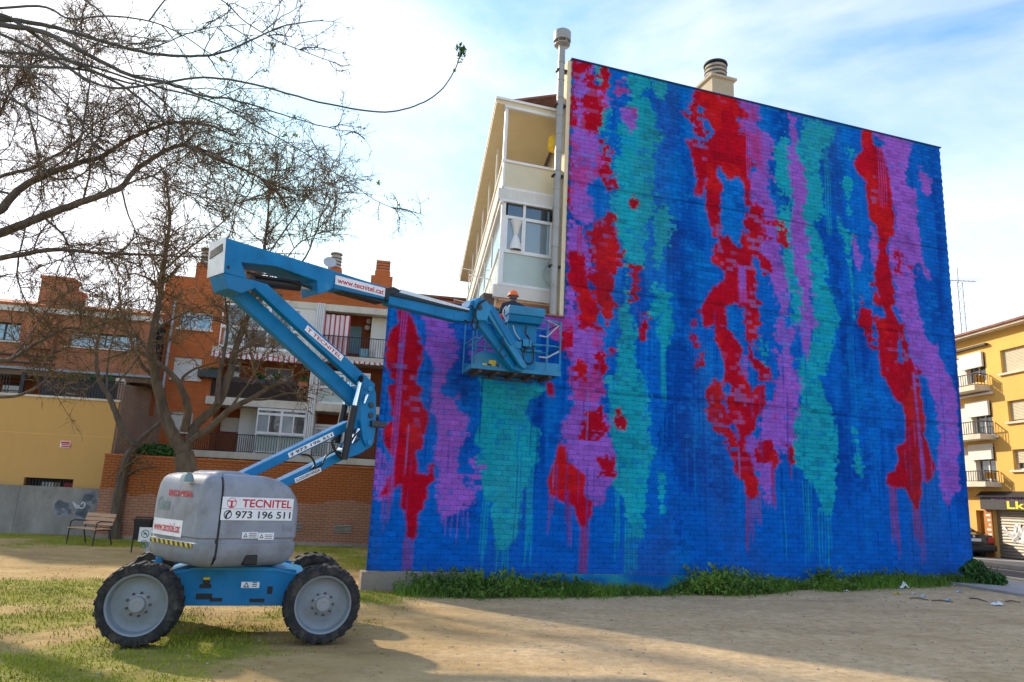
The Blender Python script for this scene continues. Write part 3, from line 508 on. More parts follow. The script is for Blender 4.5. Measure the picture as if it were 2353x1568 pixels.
def paint_mat():
    m = bpy.data.materials.new('mural_paint'); m.use_nodes = True; t = m.node_tree; b = t.nodes['Principled BSDF']; b.inputs['Roughness'].default_value = .8; b.inputs['Specular IOR Level'].default_value = .08
    a = N(t, 'ShaderNodeAttribute', attribute_name='Paint'); g = N(t, 'ShaderNodeNewGeometry')
    n = N(t, 'ShaderNodeTexNoise'); n.inputs['Scale'].default_value = 30; n.inputs['Detail'].default_value = 6; t.links.new(g.outputs['Position'], n.inputs[0])
    r = N(t, 'ShaderNodeMapRange'); r.inputs[1].default_value = .3; r.inputs[2].default_value = .7; r.inputs[3].default_value = .82; r.inputs[4].default_value = 1.15; t.links.new(n.outputs[0], r.inputs[0])
    mx = N(t, 'ShaderNodeMix', data_type='RGBA', blend_type='MULTIPLY'); mx.inputs[0].default_value = 1; t.links.new(a.outputs['Color'], mx.inputs[6]); t.links.new(r.outputs[0], mx.inputs[7]); t.links.new(mx.outputs[2], b.inputs['Base Color'])
    bp = N(t, 'ShaderNodeBump'); bp.inputs['Strength'].default_value = .35; bp.inputs['Distance'].default_value = .008; t.links.new(n.outputs[0], bp.inputs['Height']); t.links.new(bp.outputs[0], b.inputs['Normal'])
    M['mural_paint'] = m
paint_mat()
def setpaint(o, col):
    a = o.data.attributes.new('Paint', 'FLOAT_COLOR', 'POINT'); a.data.foreach_set('color', np.concatenate([col, np.ones((len(col), 1))], 1).astype(np.float32).ravel())
# backing (the joints) of the mural wall: stepped outline
def grid_panel(u0, u1, z0, z1, n, du, dz):
    us = np.linspace(u0, u1, max(2, int((u1-u0)/du)+1)); zs = np.linspace(z0, z1, max(2, int((z1-z0)/dz)+1)); U, Z = np.meshgrid(us, zs)
    V = FW.o+U.reshape(-1, 1)*FW.e+FW.n*n+Z.reshape(-1, 1)*np.array([0, 0, 1.]); w = len(us); k = np.arange((len(zs)-1)*(w-1)); r = k//(w-1); c = k % (w-1)
    return V, np.stack([r*w+c, r*w+c+1, (r+1)*w+c+1, (r+1)*w+c], 1), U.ravel(), Z.ravel()
V1, F1, U1, Z1 = grid_panel(.02, uT1-.01, ZP, LOW, -.006, .12, .05); V2, F2, U2, Z2 = grid_panel(uT0+.01, uT1-.01, LOW, TOP, -.006, .12, .05)
mur = np_mesh('mural_wall', np.vstack([V1, V2]), np.vstack([F1, F2+len(V1)]), 'mural_paint', bld)
pc = paint(np.concatenate([U1, U2]), np.concatenate([Z1, Z2])); blue = np.tile(PC['k']*.7, (len(pc), 1)); setpaint(mur, pc*.55+blue*.45)
# bricks
BR = []
nr = int(round((TOP-ZP)/RH)); rb = random.Random(5)
for r in range(nr):
    z = ZP+r*RH; ua = u0l if z < LOW-.01 else uT0
    e0 = ua+(0 if r % 2 else .05); u = ua-(BW/2 if r % 2 else 0)
    while u < uT1:
        a = max(u, e0); b = min(u+BW, uT1-(0 if r % 2 else .03))
        if b-a > .05: BR.append((a+JT*.3, b-JT*.3, z+JT/2, z+RH-JT/2, rb.uniform(-.0025, .003), rb.uniform(-.003, .003)))
        u += BW
BR = np.array(BR); NU, NZ = 10, 3
def brick_arrays(B):
    s = np.linspace(0, 1, NU+1); t = np.linspace(0, 1, NZ+1); Sg, Tg = np.meshgrid(s, t); Sg = Sg.ravel(); Tg = Tg.ravel()
    U = B[:, 0:1]+(B[:, 1]-B[:, 0])[:, None]*Sg; Z = B[:, 2:3]+(B[:, 3]-B[:, 2])[:, None]*Tg
    n = B[:, 4:5]+B[:, 5:6]*(Sg-.5); edge = ((Sg == 0) | (Sg == 1) | (Tg == 0) | (Tg == 1)); 
    nb = len(B); kf = len(Sg)
    # back ring of 4 corners
    ci = [0, NU, (NZ+1)*(NU+1)-1, NZ*(NU+1)]
    Ub = U[:, ci]; Zb = Z[:, ci]; nbk = np.full_like(Ub, -.03)
    UA = np.concatenate([U, Ub], 1); ZA = np.concatenate([Z, Zb], 1); NA = np.concatenate([n+0*U, nbk], 1)
    V = FW.o+UA[..., None]*FW.e+NA[..., None]*FW.n+ZA[..., None]*np.array([0, 0, 1.])
    k = np.arange(NU*NZ); r = k//NU; c = k % NU; w = NU+1
    f = np.stack([r*w+c, r*w+c+1, (r+1)*w+c+1, (r+1)*w+c], 1)
    b0 = kf; sides = np.array([[ci[0], b0, b0+1, ci[1]], [ci[1], b0+1, b0+2, ci[2]], [ci[2], b0+2, b0+3, ci[3]], [ci[3], b0+3, b0, ci[0]]])
    f = np.vstack([f, sides]); Fa = (f[None]+(np.arange(nb)*(kf+4))[:, None, None]).reshape(-1, 4)
    return V.reshape(-1, 3), Fa, UA.ravel(), ZA.ravel(), kf+4
cen = FW.o+(BR[:, 0:1]+BR[:, 1:2])/2*FW.e+((BR[:, 2:3]+BR[:, 3:4])/2)*np.array([0, 0, 1.])
order = np.argsort(np.linalg.norm(cen-O3, axis=1)-.0*(BR[:, 1]-BR[:, 0])); near = order[:300]; rest = order[300:]
Vb, Fb, Ub, Zb, kk = brick_arrays(BR[rest]); ob = np_mesh('brick_courses', Vb, Fb, 'mural_paint', mur); setpaint(ob, paint(Ub, Zb)); ob['kind'] = 'stuff'
Vb, Fb, Ub, Zb, kk = brick_arrays(BR[near]); pcs = paint(Ub, Zb); fpb = NU*NZ+4
for i in range(300):
    o = np_mesh('brick', Vb[i*kk:(i+1)*kk], Fb[:fpb], 'mural_paint', mur); setpaint(o, pcs[i*kk:(i+1)*kk])
# plinth, coping, body of the block
mb = MB(); zb = [-.35]
us = np.linspace(-.06, 2.3, 20); top = [ZP-.012-.02*random.random() for _ in us]
for i in range(len(us)-1): mb.prism([FW.pt(us[i], -.35, .03+.012*math.sin(i*2.1)), FW.pt(us[i+1], -.35, .03+.012*math.sin(i*2.1)), FW.pt(us[i+1], top[i+1], .02), FW.pt(us[i], top[i], .02)], -FW.n*.35)
obj('plinth', mb, 'plinth', bld)
Vp, Fp, Up, Zp = grid_panel(2.3, uT1+.01, -.3, ZP-.004, .014, .1, .1); pp = np_mesh('painted_plinth', Vp, Fp, 'mural_paint', bld); wv = sstep((fbm(Up*1.1, Zp*2, 3)-.35)/.3)[:, None]; setpaint(pp, PC['b']*(1-wv)*.8+np.array((.02, .24, .34))*wv)
DF = Fr(FW.pt(uT0, 0, 0), AZ_F)                          # long street-side facade, running away from the corner
dvec = DF.e
def block(mb, ua, ub, z0, z1, depth, n0=-.034):
    a = FW.pt(ua, z0, n0); b = FW.pt(ub, z0, n0); mb.prism([a, b, b+dvec*depth, a+dvec*depth], (0, 0, z1-z0))
mb = MB(); block(mb, uT0+.02, uT1-.02, -.3, TOP-.95, 13); obj('body', mb, 'cream', bld)
mb = MB(); block(mb, .03, uT0+.02, -.3, LOW-.05, 9); obj('ground_floor_extension', mb, 'cream', bld)
mb = MB(); block(mb, uT0, uT1+.012, TOP-1.2, TOP-.002, .28, -.034); obj('gable_parapet', mb, 'cream', bld)
mb = MB(); mb.prism([FW.pt(uT0-.03, TOP, .03), FW.pt(uT1+.03, TOP, .03), FW.pt(uT1+.03, TOP, -.3), FW.pt(uT0-.03, TOP, -.3)], (0, 0, .03)); obj('coping', mb, 'coping_blue', bld)
mb = MB(); mb.prism([FW.pt(-.05, LOW+.001, .05), FW.pt(uT0-.05, LOW+.001, .05), FW.pt(uT0-.05, LOW+.001, -.25), FW.pt(-.05, LOW+.001, -.25)], (0, 0, .035)); obj('coping', mb, 'roof_tile', bld)
mb = MB(); mb.fbox(FW, uT0-.10, uT0-.002, LOW+.04, TOP-.03, -.30, -.036); obj('corner_strip', mb, 'warm_panel', bld)
# balconies on the long facade: the end of the first bay faces the lot
def kp(x, y, n): return FW.hit(*cK(x, y), n)
nb_ = -.45                                               # the bay ends lie a little behind the mural plane
uL = kp(335, 740, nb_)[0]; uR = uT0-.02; proj = uR-uL
BL = 15.0
def bay(mb, z0, z1, u0=None, u1=None, n0=nb_, length=BL):
    u0 = uL if u0 is None else u0; u1 = uR if u1 is None else u1
    a = FW.pt(u0, z0, n0); b = FW.pt(u1, z0, n0); mb.prism([a, b, b+dvec*length, a+dvec*length], (0, 0, z1-z0))
zroof = kp(335, 462, nb_)[1]; zr1 = kp(330, 735, nb_)[1]; zs2t = kp(320, 880, nb_)[1]; zs2b = kp(310, 935, nb_)[1]; zg1 = kp(330, 1195, nb_)[1]; zs1t = kp(300, 1365, nb_)[1]; zs1b = kp(290, 1425, nb_)[1]; zso = kp(440, 1480, nb_)[1]
mb = MB(); bay(mb, zroof, zroof+.10, uL-.26); obj('roof_slab', mb, 'warm_panel', bld)
mb = MB(); bay(mb, zroof+.10, zroof+.16, uL-.29, None, nb_+.04); obj('roof_edge', mb, 'white_frame', bld)
mb = MB(); 
for k in range(14): 
    a = FW.pt(uL+.1, zroof+.17, nb_-.1+.0*k)+dvec*(k*.8); b = FW.pt(uR+.3, zroof+.75, nb_-.1)+dvec*(k*.8); mb.prism([a, b, b+dvec*.78, a+dvec*.78], (0, 0, .05))
obj('tiled_roof', mb, 'roof_tile', bld)
for nm, z0, z1, m in (('balcony_slab', zs2b, zs2t, 'white_render'), ('balcony_slab', zs1b, zs1t, 'white_render')):
    mb = MB(); bay(mb, z0, z1, uL-.10); obj(nm, mb, m, bld)
mb = MB(); bay(mb, zs1b-.05, zs1b-.002, uL+.05, None, nb_-.05); obj('soffit', mb, 'soffit_bounce_tint', bld)
mb = MB(); bay(mb, zs2b-.1, zs2b-.004, uL-.06, uL+.02, nb_+.05); bay(mb, zs2b-.06, zs2b-.004, uL+.0, uR, nb_+.06, .08); obj('awning_box', mb, 'white_frame', bld)
# upper open balcony: post, ceiling, glass balustrade, lamp
mb = MB(); mb.fbox(FW, uL-.03, uL+.04, zr1, zroof, nb_-.06, nb_); mb.fbox(FW, uR-.06, uR-.005, zs2t, zroof, nb_-.06, nb_); mb.fbox(FW, uL-.04, uR, zr1-.06, zr1, nb_-.05, nb_+.01); mb.fbox(FW, uL-.02, uR, zs2t, zs2t+.05, nb_-.05, nb_); mb.fbox(FW, uL-.02, uL+.03, zs2t, zr1, nb_-.05, nb_); mb.fbox(FW, uL-.05, uR, zroof-.07, zroof-.002, nb_-.05, nb_+.02)
obj('balcony_frame', mb, 'white_frame', bld)
mb = MB(); mb.fbox(FW, uL+.03, uR-.06, zs2t+.05, zr1-.06, nb_-.035, nb_-.02); g_ = obj('balustrade_panel', mb, 'frosted_warm', bld)
for k in range(1, 5):                                    # side posts and panels receding along the facade
    pass
for lv, (za, zb_, zc) in enumerate(((zs2t, zr1, zroof), (zs1t, zg1, zs2b))):
    for k in range(7):
        p0 = FW.pt(uL, 0, nb_)+dvec*(k*BL/7+.06); mbp = MB()
        mbp.prism([p0+(0, 0, za), p0+dvec*.06+(0, 0, za), p0+dvec*.06+FW.e*.05+(0, 0, za), p0+FW.e*.05+(0, 0, za)], (0, 0, zc-za)); obj('balcony_post', mbp, 'white_frame', bld)
        mbp = MB(); mbp.prism([p0+dvec*.07+FW.e*.01+(0, 0, za), p0+dvec*(BL/7-.02)+FW.e*.01+(0, 0, za), p0+dvec*(BL/7-.02)+FW.e*.03+(0, 0, za), p0+dvec*.07+FW.e*.03+(0, 0, za)], (0, 0, zb_-za)); obj('side_panel', mbp, 'frosted_warm' if lv == 0 else 'frosted', bld)
        mbp = MB(); mbp.prism([p0-FW.e*.03+(0, 0, zb_), p0+dvec*(BL/7)-FW.e*.03+(0, 0, zb_), p0+dvec*(BL/7)+FW.e*.05+(0, 0, zb_), p0+FW.e*.05+(0, 0, zb_)], (0, 0, .05)); obj('side_rail', mbp, 'white_frame', bld)
        if lv == 1:
            mbp = MB(); mbp.prism([p0+dvec*.08+FW.e*.02+(0, 0, zb_+.06), p0+dvec*(BL/7-.02)+FW.e*.02+(0, 0, zb_+.06), p0+dvec*(BL/7-.02)+FW.e*.03+(0, 0, zb_+.06), p0+dvec*.08+FW.e*.03+(0, 0, zb_+.06)], (0, 0, zc-zb_-.1)); obj('side_pane', mbp, 'glass_pale', bld)
for k in (1, 3, 4, 6):    # clothes-line brackets and awning arms sticking out
    p0 = FW.pt(uL, zr1-.1-(k % 2)*2.2, nb_)+dvec*(k*BL/7); mbp = MB(); mbp.tube([p0, p0-FW.e*.55+np.array([0, 0, .05])], .018, 6); mbp.tube([p0-FW.e*.52, p0-FW.e*.52+dvec*.9], .012, 6); obj('clothes_line', mbp, 'white_frame', bld)
# lower glazed bay
ww0, zw0 = kp(320, 1025, nb_); ww1, zw1 = kp(550, 1200, nb_); um = kp(432, 1100, nb_)[0]
mb = MB()
for a, b, c, d in ((uL, uL+.1, zs1t, zs2b-.004), (uR-.13, uR-.005, zs1t, zs2b-.004), (uL, uR-.005, zg1-.03, zg1+.05), (uL, uR-.005, zs1t, zs1t+.06), (uL, uR-.005, zw0-.01, zw0+.06), (um-.045, um+.045, zg1, zw0), (uL+.09, uL+.16, zg1, zw0), (uR-.22, uR-.13, zg1, zw0), (um-.03, um+.03, zw0, zs2b-.01)): mb.fbox(FW, a, b, c, d, nb_-.06, nb_+.01*random.random())
obj('window_frame', mb, 'white_frame', bld)
for a, b in ((uL+.16, um-.045), (um+.045, uR-.22)):
    mb = MB(); mb.fbox(FW, a, b, zg1+.05, zw0-.01, nb_-.045, nb_-.035); obj('pane', mb, 'glass_pale', bld)
    mb = MB(); mb.fbox(FW, a, b, zw0+.06, zs2b-.05, nb_-.045, nb_-.035); obj('pane', mb, 'glass', bld)
mb = MB(); mb.fbox(FW, uL+.1, uR-.13, zs1t+.06, zg1-.03, nb_-.045, nb_-.03); obj('frosted_panel', mb, 'frosted', bld)
uc, zc_ = kp(395, 1110, nb_); pr = [(0, .10), (.12, .09), (.25, .06), (.36, .03), (.40, .045), (.55, .06), (.70, .10)]
mb = MB(); mb.lathe([(h*1.0, r*1.5) for h, r in pr], FW.pt(uc, zg1+.06, nb_-.025), (0, 0, 1), 10); obj('knotted_curtain', mb, 'fabric_white', bld, True)
mb = MB(); mb.tube([FW.pt(*kp(555, 1245, nb_), nb_+.02), FW.pt(*kp(530, 1290, nb_), nb_+.02), FW.pt(*kp(528, 1320, nb_), nb_+.02), FW.pt(*kp(545, 1355, nb_), nb_+.02), FW.pt(*kp(575, 1375, nb_), nb_+.02)], .012, 6); obj('loose_cable', mb, 'grey_pipe', bld, True)
mb = MB(); zz = zg1+.2
for k in range(3): mb.fbox(FW, uR-.1, uR-.02, zw0-.2-.25*k, zw0-.12-.25*k, nb_+.02, nb_+.14)
obj('meter_boxes', mb, 'dark_metal', bld)
ul, zl = kp(572, 680, nb_-.5); mb = MB(); mb.lathe([(0, .02), (0, .13), (-.05, .15), (-.3, .15), (-.36, .1), (-.37, 0)], FW.pt(ul, zl+.2, nb_-.35), (0, 0, 1), 14); mb.tube([FW.pt(ul, zl+.2, nb_-.35), FW.pt(ul, zl+.4, nb_-.35), FW.pt(uR-.02, zl+.42, nb_-.35)], .012, 6); obj('yellow_lamp', mb, 'lamp_yellow', bld, True)
mb = MB(); a, zq = kp(245, 1400, nb_); mb.fbox(FW, uL-.28, uL-.02, zs1b-.42, zs1b+.1, nb_-.5, nb_-.15); obj('air_conditioner', mb, 'rust_steel', bld, bevel=.02)
# flue pipe up the corner, chimney on the roof
mb = MB(); pa = FW.hit(1281, 708, .02); pb = FW.hit(1299, 100, .02); uf = uT0-.24
zf = [LOW+.25+(pb[1]-LOW-.25)*k/14 for k in range(15)]
flue = thing('flue_pipe', FW.pt(uf, LOW, -.09), 'tall segmented metal flue pipe with cowl climbing the corner of the painted gable', 'flue pipe')
mb.tube([FW.pt(uf, LOW+.035, -.09), FW.pt(uf, zf[-1], -.09)], .082, 18); obj('pipe', mb, 'chrome_dull' if 'chrome_dull' in M else mat('chrome_dull', (.34, .325, .30), .5, .35, .15, 2, dirt=(.28, .22, .15), dirt_amt=.6), flue, True)
for z in zf[1:-1]:
    mb = MB(); mb.lathe([(-.012, .08), (-.012, .09), (.012, .09), (.012, .08)], FW.pt(uf, z, -.09), (0, 0, 1), 18); obj('pipe_joint', mb, 'chrome_dull', flue, True)
zt = zf[-1]; mb = MB(); mb.lathe([(-.05, .10), (0, .19), (.02, .19)], FW.pt(uf, zt, -.09), (0, 0, 1), 18); mb.lathe([(.1, .0), (.1, .21), (.34, .21), (.36, .19), (.36, 0)], FW.pt(uf, zt, -.09), (0, 0, 1), 18)
for k in range(6): an = k*1.047; q = FW.pt(uf, zt, -.09)+np.array([math.cos(an)*.18, math.sin(an)*.18, 0]); mb.tube([q, q+(0, 0, .12)], .012, 5)
obj('cowl', mb, 'chrome_dull', flue, True)
for z in (LOW+1.2, LOW+3.4, LOW+5.2, TOP-.3):
    mb = MB(); mb.fbox(FW, uf-.12, uf+.22, z-.02, z+.02, -.19, -.04); obj('bracket', mb, 'dark_metal', flue)
ch = FW.hit(1645, 212, -2.0); chim = thing('roof_chimney', FW.pt(ch[0], TOP-.95, -2.0), 'round louvred chimney cap on a square stack above the painted gable', 'chimney')
mb = MB(); zc1 = FW.hit(1645, 196, -2)[1]; mb.fbox(FW, ch[0]-.36, ch[0]+.36, TOP-.95, zc1, -2.36, -1.64); mb.fbox(FW, ch[0]-.43, ch[0]+.43, zc1, zc1+.07, -2.43, -1.57); obj('stack', mb, 'stack_beige', chim)
for k in range(4):
    mb = MB(); z = zc1+.09+k*.13; mb.lathe([(0, .2), (0, .33), (.09, .30), (.09, .2)], FW.pt(ch[0], z, -2), (0, 0, 1), 20); obj('louvre_ring', mb, 'vent_grey', chim, True)
mb = MB(); mb.lathe([(0, .2), (0, .35), (.05, .34), (.07, 0)], FW.pt(ch[0], zc1+.09+.52, -2), (0, 0, 1), 20); mb.lathe([(-.55, .2), (0, .2)], FW.pt(ch[0], zc1+.09+.52, -2), (0, 0, 1), 20); obj('cap', mb, 'dark_metal', chim, True)
# ------------------------------------------------------------------ far side: garden wall, ochre building, orange apartment block
def wall_openings(mb, F, u0, u1, z0, z1, ops, depth=.18, n=0.):
    """front skin of a wall with real openings and reveals"""
    ops = [(min(a, b), max(a, b), min(c, d), max(c, d)) for a, b, c, d in ops]
    us = sorted({u0, u1, *[k for o in ops for k in o[:2] if u0 < k < u1]}); zs = sorted({z0, z1, *[k for o in ops for k in o[2:] if z0 < k < z1]})
    for i in range(len(us)-1):
        for j in range(len(zs)-1):
            um, zm = (us[i]+us[i+1])/2, (zs[j]+zs[j+1])/2
            if any(o[0] < um < o[1] and o[2] < zm < o[3] for o in ops): continue
            mb.add([F.pt(us[i], zs[j], n), F.pt(us[i+1], zs[j], n), F.pt(us[i+1], zs[j+1], n), F.pt(us[i], zs[j+1], n)], [(0, 1, 2, 3)])
    for a, b, c, d in ops:
        q = [(a, c), (b, c), (b, d), (a, d)]
        for k in range(4):
            s, e = q[k], q[(k+1) % 4]; mb.add([F.pt(*s, n), F.pt(*e, n), F.pt(*e, n-depth), F.pt(*s, n-depth)], [(0, 3, 2, 1)])
def rect(F, fn, x0, y0, x1, y1, n=0.):
    a = F.hit(*fn(x0, y0), n); b = F.hit(*fn(x1, y1), n); return min(a[0], b[0]), max(a[0], b[0]), min(a[1], b[1]), max(a[1], b[1])
def window(F, r, parent, n=-.12, mull=1, gm='glass', fm='white_frame', trans=None, fw=.06):
    a, b, c, d = r; mb = MB(); 
    for q in ((a, a+fw, c, d), (b-fw, b, c, d), (a+fw, b-fw, c, c+fw), (a+fw, b-fw, d-fw, d)): mb.fbox(F, *q, n-.03, n+.03)
    for k in range(mull): m = a+(b-a)*(k+1)/(mull+1); mb.fbox(F, m-fw*.5, m+fw*.5, c+fw, d-fw, n-.028, n+.028)
    if trans: mb.fbox(F, a+fw, b-fw, c+(d-c)*trans-fw*.4, c+(d-c)*trans+fw*.4, n-.026, n+.033)
    w = obj('window', mb, fm, parent)
    for k in range(mull+1):
        x0 = a+(b-a)*k/(mull+1)+fw*.5; x1 = a+(b-a)*(k+1)/(mull+1)-fw*.5; mb = MB(); mb.fbox(F, x0, x1, c+fw*.5, d-fw*.5, n-.012, n-.002); obj('pane', mb, gm if isinstance(gm, str) else gm[k % len(gm)], w)
    return w
def blind(F, r, parent, n=-.1, m='blind_white', pitch=.055, name='roller_blind'):
    a, b, c, d = r; mb = MB(); k = 0; z = d
    while z > c+pitch*.5:
        mb.prism([F.pt(a, z, n-.02), F.pt(a, z-pitch*.5, n+.004), F.pt(a, z-pitch*.96, n-.006), F.pt(a, z-pitch*.96, n-.02)], F.e*(b-a)); z -= pitch
    return obj(name, mb, m, parent)
def railing(F, u0, u1, z0, z1, parent, n=0., m='dark_metal', step=.11, r=.009, name='railing'):
    mb = MB(); mb.fbox(F, u0, u1, z1-.035, z1, n-.02, n+.02); mb.fbox(F, u0, u1, z0, z0+.025, n-.015, n+.015)
    k = int((u1-u0)/step)
    for i in range(k+1): u = u0+(u1-u0)*i/k; mb.fbox(F, u-r, u+r, z0, z1-.01, n-r, n+r)
    return obj(name, mb, m, parent)
def striped(F, u0, u1, z0, z1, parent, n, name, w=.11, wavy=.05, scallop=.0, lean=0.):
    """cloth of alternating red and white strips with folds"""
    k = max(4, int((u1-u0)/(w/2)))
    for c, m in ((0, 'fabric_white'), (1, 'fabric_red')):
        mb = MB()
        for i in range(k):
            if (i % 3 == 1) != bool(c): continue
            ua = u0+(u1-u0)*i/k; ub = u0+(u1-u0)*(i+1)/k; na = n+wavy*math.sin(i*1.3); nb2 = n+wavy*math.sin((i+1)*1.3); zb_ = z0-(scallop*abs(math.sin(i*.8)))
            mb.add([F.pt(ua, zb_, na+lean), F.pt(ub, zb_, nb2+lean), F.pt(ub, z1, nb2), F.pt(ua, z1, na), F.pt(ua, zb_, na+lean-.012), F.pt(ub, zb_, nb2+lean-.012), F.pt(ub, z1, nb2-.012), F.pt(ua, z1, na-.012)], [(0, 1, 2, 3), (7, 6, 5, 4), (0, 4, 5, 1), (3, 2, 6, 7), (0, 3, 7, 4), (1, 5, 6, 2)])
        if mb.v: obj(name, mb, m, parent)['kind'] = 'stuff'
G0 = gnd(569, 1249); FG = Fr(G0, AZ_L)
FC = Fr(gnd(115, 1229), AZ_L); FY = FC.off(-.35); FU = FC.off(-3.2); FO = FG.off(-5.5)
# garden wall
gl = FG.hit(*cG(548, 1085)); gr = FG.hit(862, 1075); gt = FG.hit(560, 1062)[1]
gw = thing('garden_wall', FG.pt(gl[0], 0), 'low brick wall, orange paint above bare pinkish courses, in front of the orange flats', 'wall')
mb = MB(); mb.fbox(FG, gl[0], gr[0]+3.5, -.3, gt, -.22, 0); obj('brickwork', mb, 'brick_garden', gw)
mb = MB(); mb.fbox(FG, gl[0]-.02, gr[0]+3.5, gt+.001, gt+.05, -.25, .03); obj('coping', mb, 'terracotta', gw)
mb = MB(); mb.fbox(FG, gl[0], gr[0]+3.5, -.3, .10, -.2, .03); obj('footing', mb, 'concrete', gw)
for x0, y0, x1, y1 in ((1935, 487, 2068, 555), (1630, 472, 1680, 540)):
    a, b, c, d = rect(FG, c1, x0, y0, x1, y1); mb = MB(); mb.fbox(FG, a, b, c, d, -.02, .012)
    v_ = obj('vent_grille', mb, 'interior_dark', gw)
    for k in range(6): mb = MB(); z = c+(d-c)*(k+.5)/6; mb.prism([FG.pt(a, z-.02, .012), FG.pt(a, z+.01, .012), FG.pt(a, z-.012, .035)], FG.e*(b-a)); obj('slat', mb, 'vent_grey', v_)
# hedge growing on top of the garden wall
def leafball(name, cen, rad, n, m, parent=None, size=.05, rng=RNG):
    d = rng.normal(size=(n, 3)); d /= np.linalg.norm(d, axis=1, keepdims=True); rr = rng.random((n, 1))**.45
    lump = .75+.5*fbm(d[:, :1].ravel()*2+5+cen[0], d[:, 1:2].ravel()*2+d[:, 2]+9, 3)[:, None]
    p = np.array(cen)+d*rr*lump*np.array(rad)
    a = rng.normal(size=(n, 3)); a /= np.linalg.norm(a, axis=1, keepdims=True); b = np.cross(a, rng.normal(size=(n, 3))); b /= np.linalg.norm(b, axis=1, keepdims=True)
    s = size*(.5+rng.random((n, 1))); V = np.stack([p-a*s, p+b*s*.45, p+a*s*1.1, p-b*s*.45], 1).reshape(-1, 3)
    return np_mesh(name, V, np.arange(4*n).reshape(-1, 4), m, parent)
ha = FG.hit(*cG(715, 1095)); hb = FG.hit(*cG(925, 1105))
hd = thing('hedge', FG.pt((ha[0]+hb[0])/2, gt, -.5), 'strip of dark green hedge showing above the garden wall', 'hedge')
for k in range(5): leafball('foliage', FG.pt(ha[0]+(hb[0]-ha[0])*(k+.5)/5, gt+.12, -.45), (.55, .4, .33+.08*(k % 2)), 700, 'leaf_dark', hd, .06)
mb = MB(); 
for k in range(5): q = FG.pt(ha[0]+(hb[0]-ha[0])*(k+.5)/5, 0, -.45); mb.tube([q, q+(0, 0, gt+.1)], .03, 6)
obj('stems', mb, 'bark', hd)
# concrete wall
ca = FC.hit(*cG(-60, 1226)); cb = FC.hit(*cG(520, 1250)); ct = .5*(FC.hit(*cG(60, 1228))[1]+FC.hit(*cG(500, 1250))[1])
cw = thing('concrete_wall', FC.pt(cb[0], 0), 'stained grey concrete wall with faint blue graffiti behind the bench', 'wall')
uu_ = cb[0]
k = 0
while uu_ > ca[0]-3:
    mb = MB(); mb.fbox(FC, uu_-2.39, uu_, -.3, ct+.01*math.sin(k*3), -.2, -.004*(k % 2)); obj('panel', mb, 'concrete', cw); uu_ -= 2.4; k += 1
mb = MB()
def stroke(mb, F, pts, w, n):
    for i in range(len(pts)-1):
        a = np.array(pts[i]); b = np.array(pts[i+1]); d = b-a; d = d/(np.linalg.norm(d)+1e-9); q = np.array([-d[1], d[0]])*w; a2 = a-d*w*.5; b2 = b+d*w*.5
        mb.add([F.pt(*(a2+q), n), F.pt(*(a2-q), n), F.pt(*(b2-q), n), F.pt(*(b2+q), n)], [(0, 1, 2, 3)])
rg = random.Random(4)
for cx_, cy_, w_, h_ in ((330, 1350, 60, 50), (420, 1370, 70, 50), (470, 1300, 50, 40)):
    pts = [FC.hit(*cG(cx_+rg.uniform(-w_, w_)*.7, cy_+rg.uniform(-h_, h_)*.7)) for _ in range(9)]; stroke(mb, FC, pts, .10, .006)
gf = obj('graffiti', mb, 'graffiti_blue', cw)
mb = MB(); pts = [FC.hit(*cG(390+22*math.cos(t)+t*5, 1335+16*math.sin(t*1.5))) for t in np.linspace(0, 8, 30)]; stroke(mb, FC, pts, .018, .01); obj('graffiti', mb, 'graffiti_white', cw)
# ochre building with brick upper storey
ob_ = thing('ochre_building', FY.pt(cb[0], 0), 'ochre rendered building with dark terrace and brown brick upper floor', 'building')
yr = FY.hit(*cG(632, 796)); yl = FY.hit(*cG(-80, 755)); yt = .5*(FY.hit(*cG(0, 757))[1]+yr[1]); yr_u = FY.hit(*cG(590, 1000))[0]
sl_ = rect(FY, cG, 128, 1188, 378, 1242)
mb = MB(); wall_openings(mb, FY, yl[0]-4, yr_u, -.3, yt, [sl_], .3); mb.fbox(FY, yl[0]-4, yr_u, yt-.3, yt-.001, -3, -.31); mb.add([FY.pt(yr_u, -.3, 0), FY.pt(yr_u, -.3, -3), FY.pt(yr_u, yt, -3), FY.pt(yr_u, yt, 0)], [(0, 1, 2, 3)]); obj('wall', mb, 'ochre', ob_)
mb = MB(); mb.fbox(FY, yl[0]-4, yr_u+.04, yt, yt+.07, -.4, .05); obj('ledge', mb, 'cream', ob_)
zgr = FY.hit(*cG(300, 965))[1]; mb = MB(); mb.fbox(FY, yl[0]-4, yr_u, zgr-.012, zgr+.012, -.005, .004); obj('joint_line', mb, 'ochre_base', ob_)
mb = MB(); mb.fbox(FY, sl_[0]-.2, sl_[1]+.2, sl_[2]-.2, sl_[3]+.2, -.6, -.34); obj('slot_window', mb, 'interior_dark', ob_)
mb = MB(); 
for k in range(16): u = sl_[0]+(sl_[1]-sl_[0])*(k+.5)/16; mb.fbox(FY, u-.012, u+.012, sl_[2], sl_[3], -.12, -.09)
obj('window_bars', mb, 'dark_metal', ob_)
for k, m in ((.38, 'glass_sky_reflect'), (.5, 'bag_white'), (.62, 'vent_grey'), (.86, 'letter_red')):
    u = sl_[0]+(sl_[1]-sl_[0])*k; mb = MB(); mb.fbox(FY, u-.12, u+.1, sl_[2]+.002, sl_[2]+.14, -.3, -.2); obj('stored_box', mb, m, ob_)
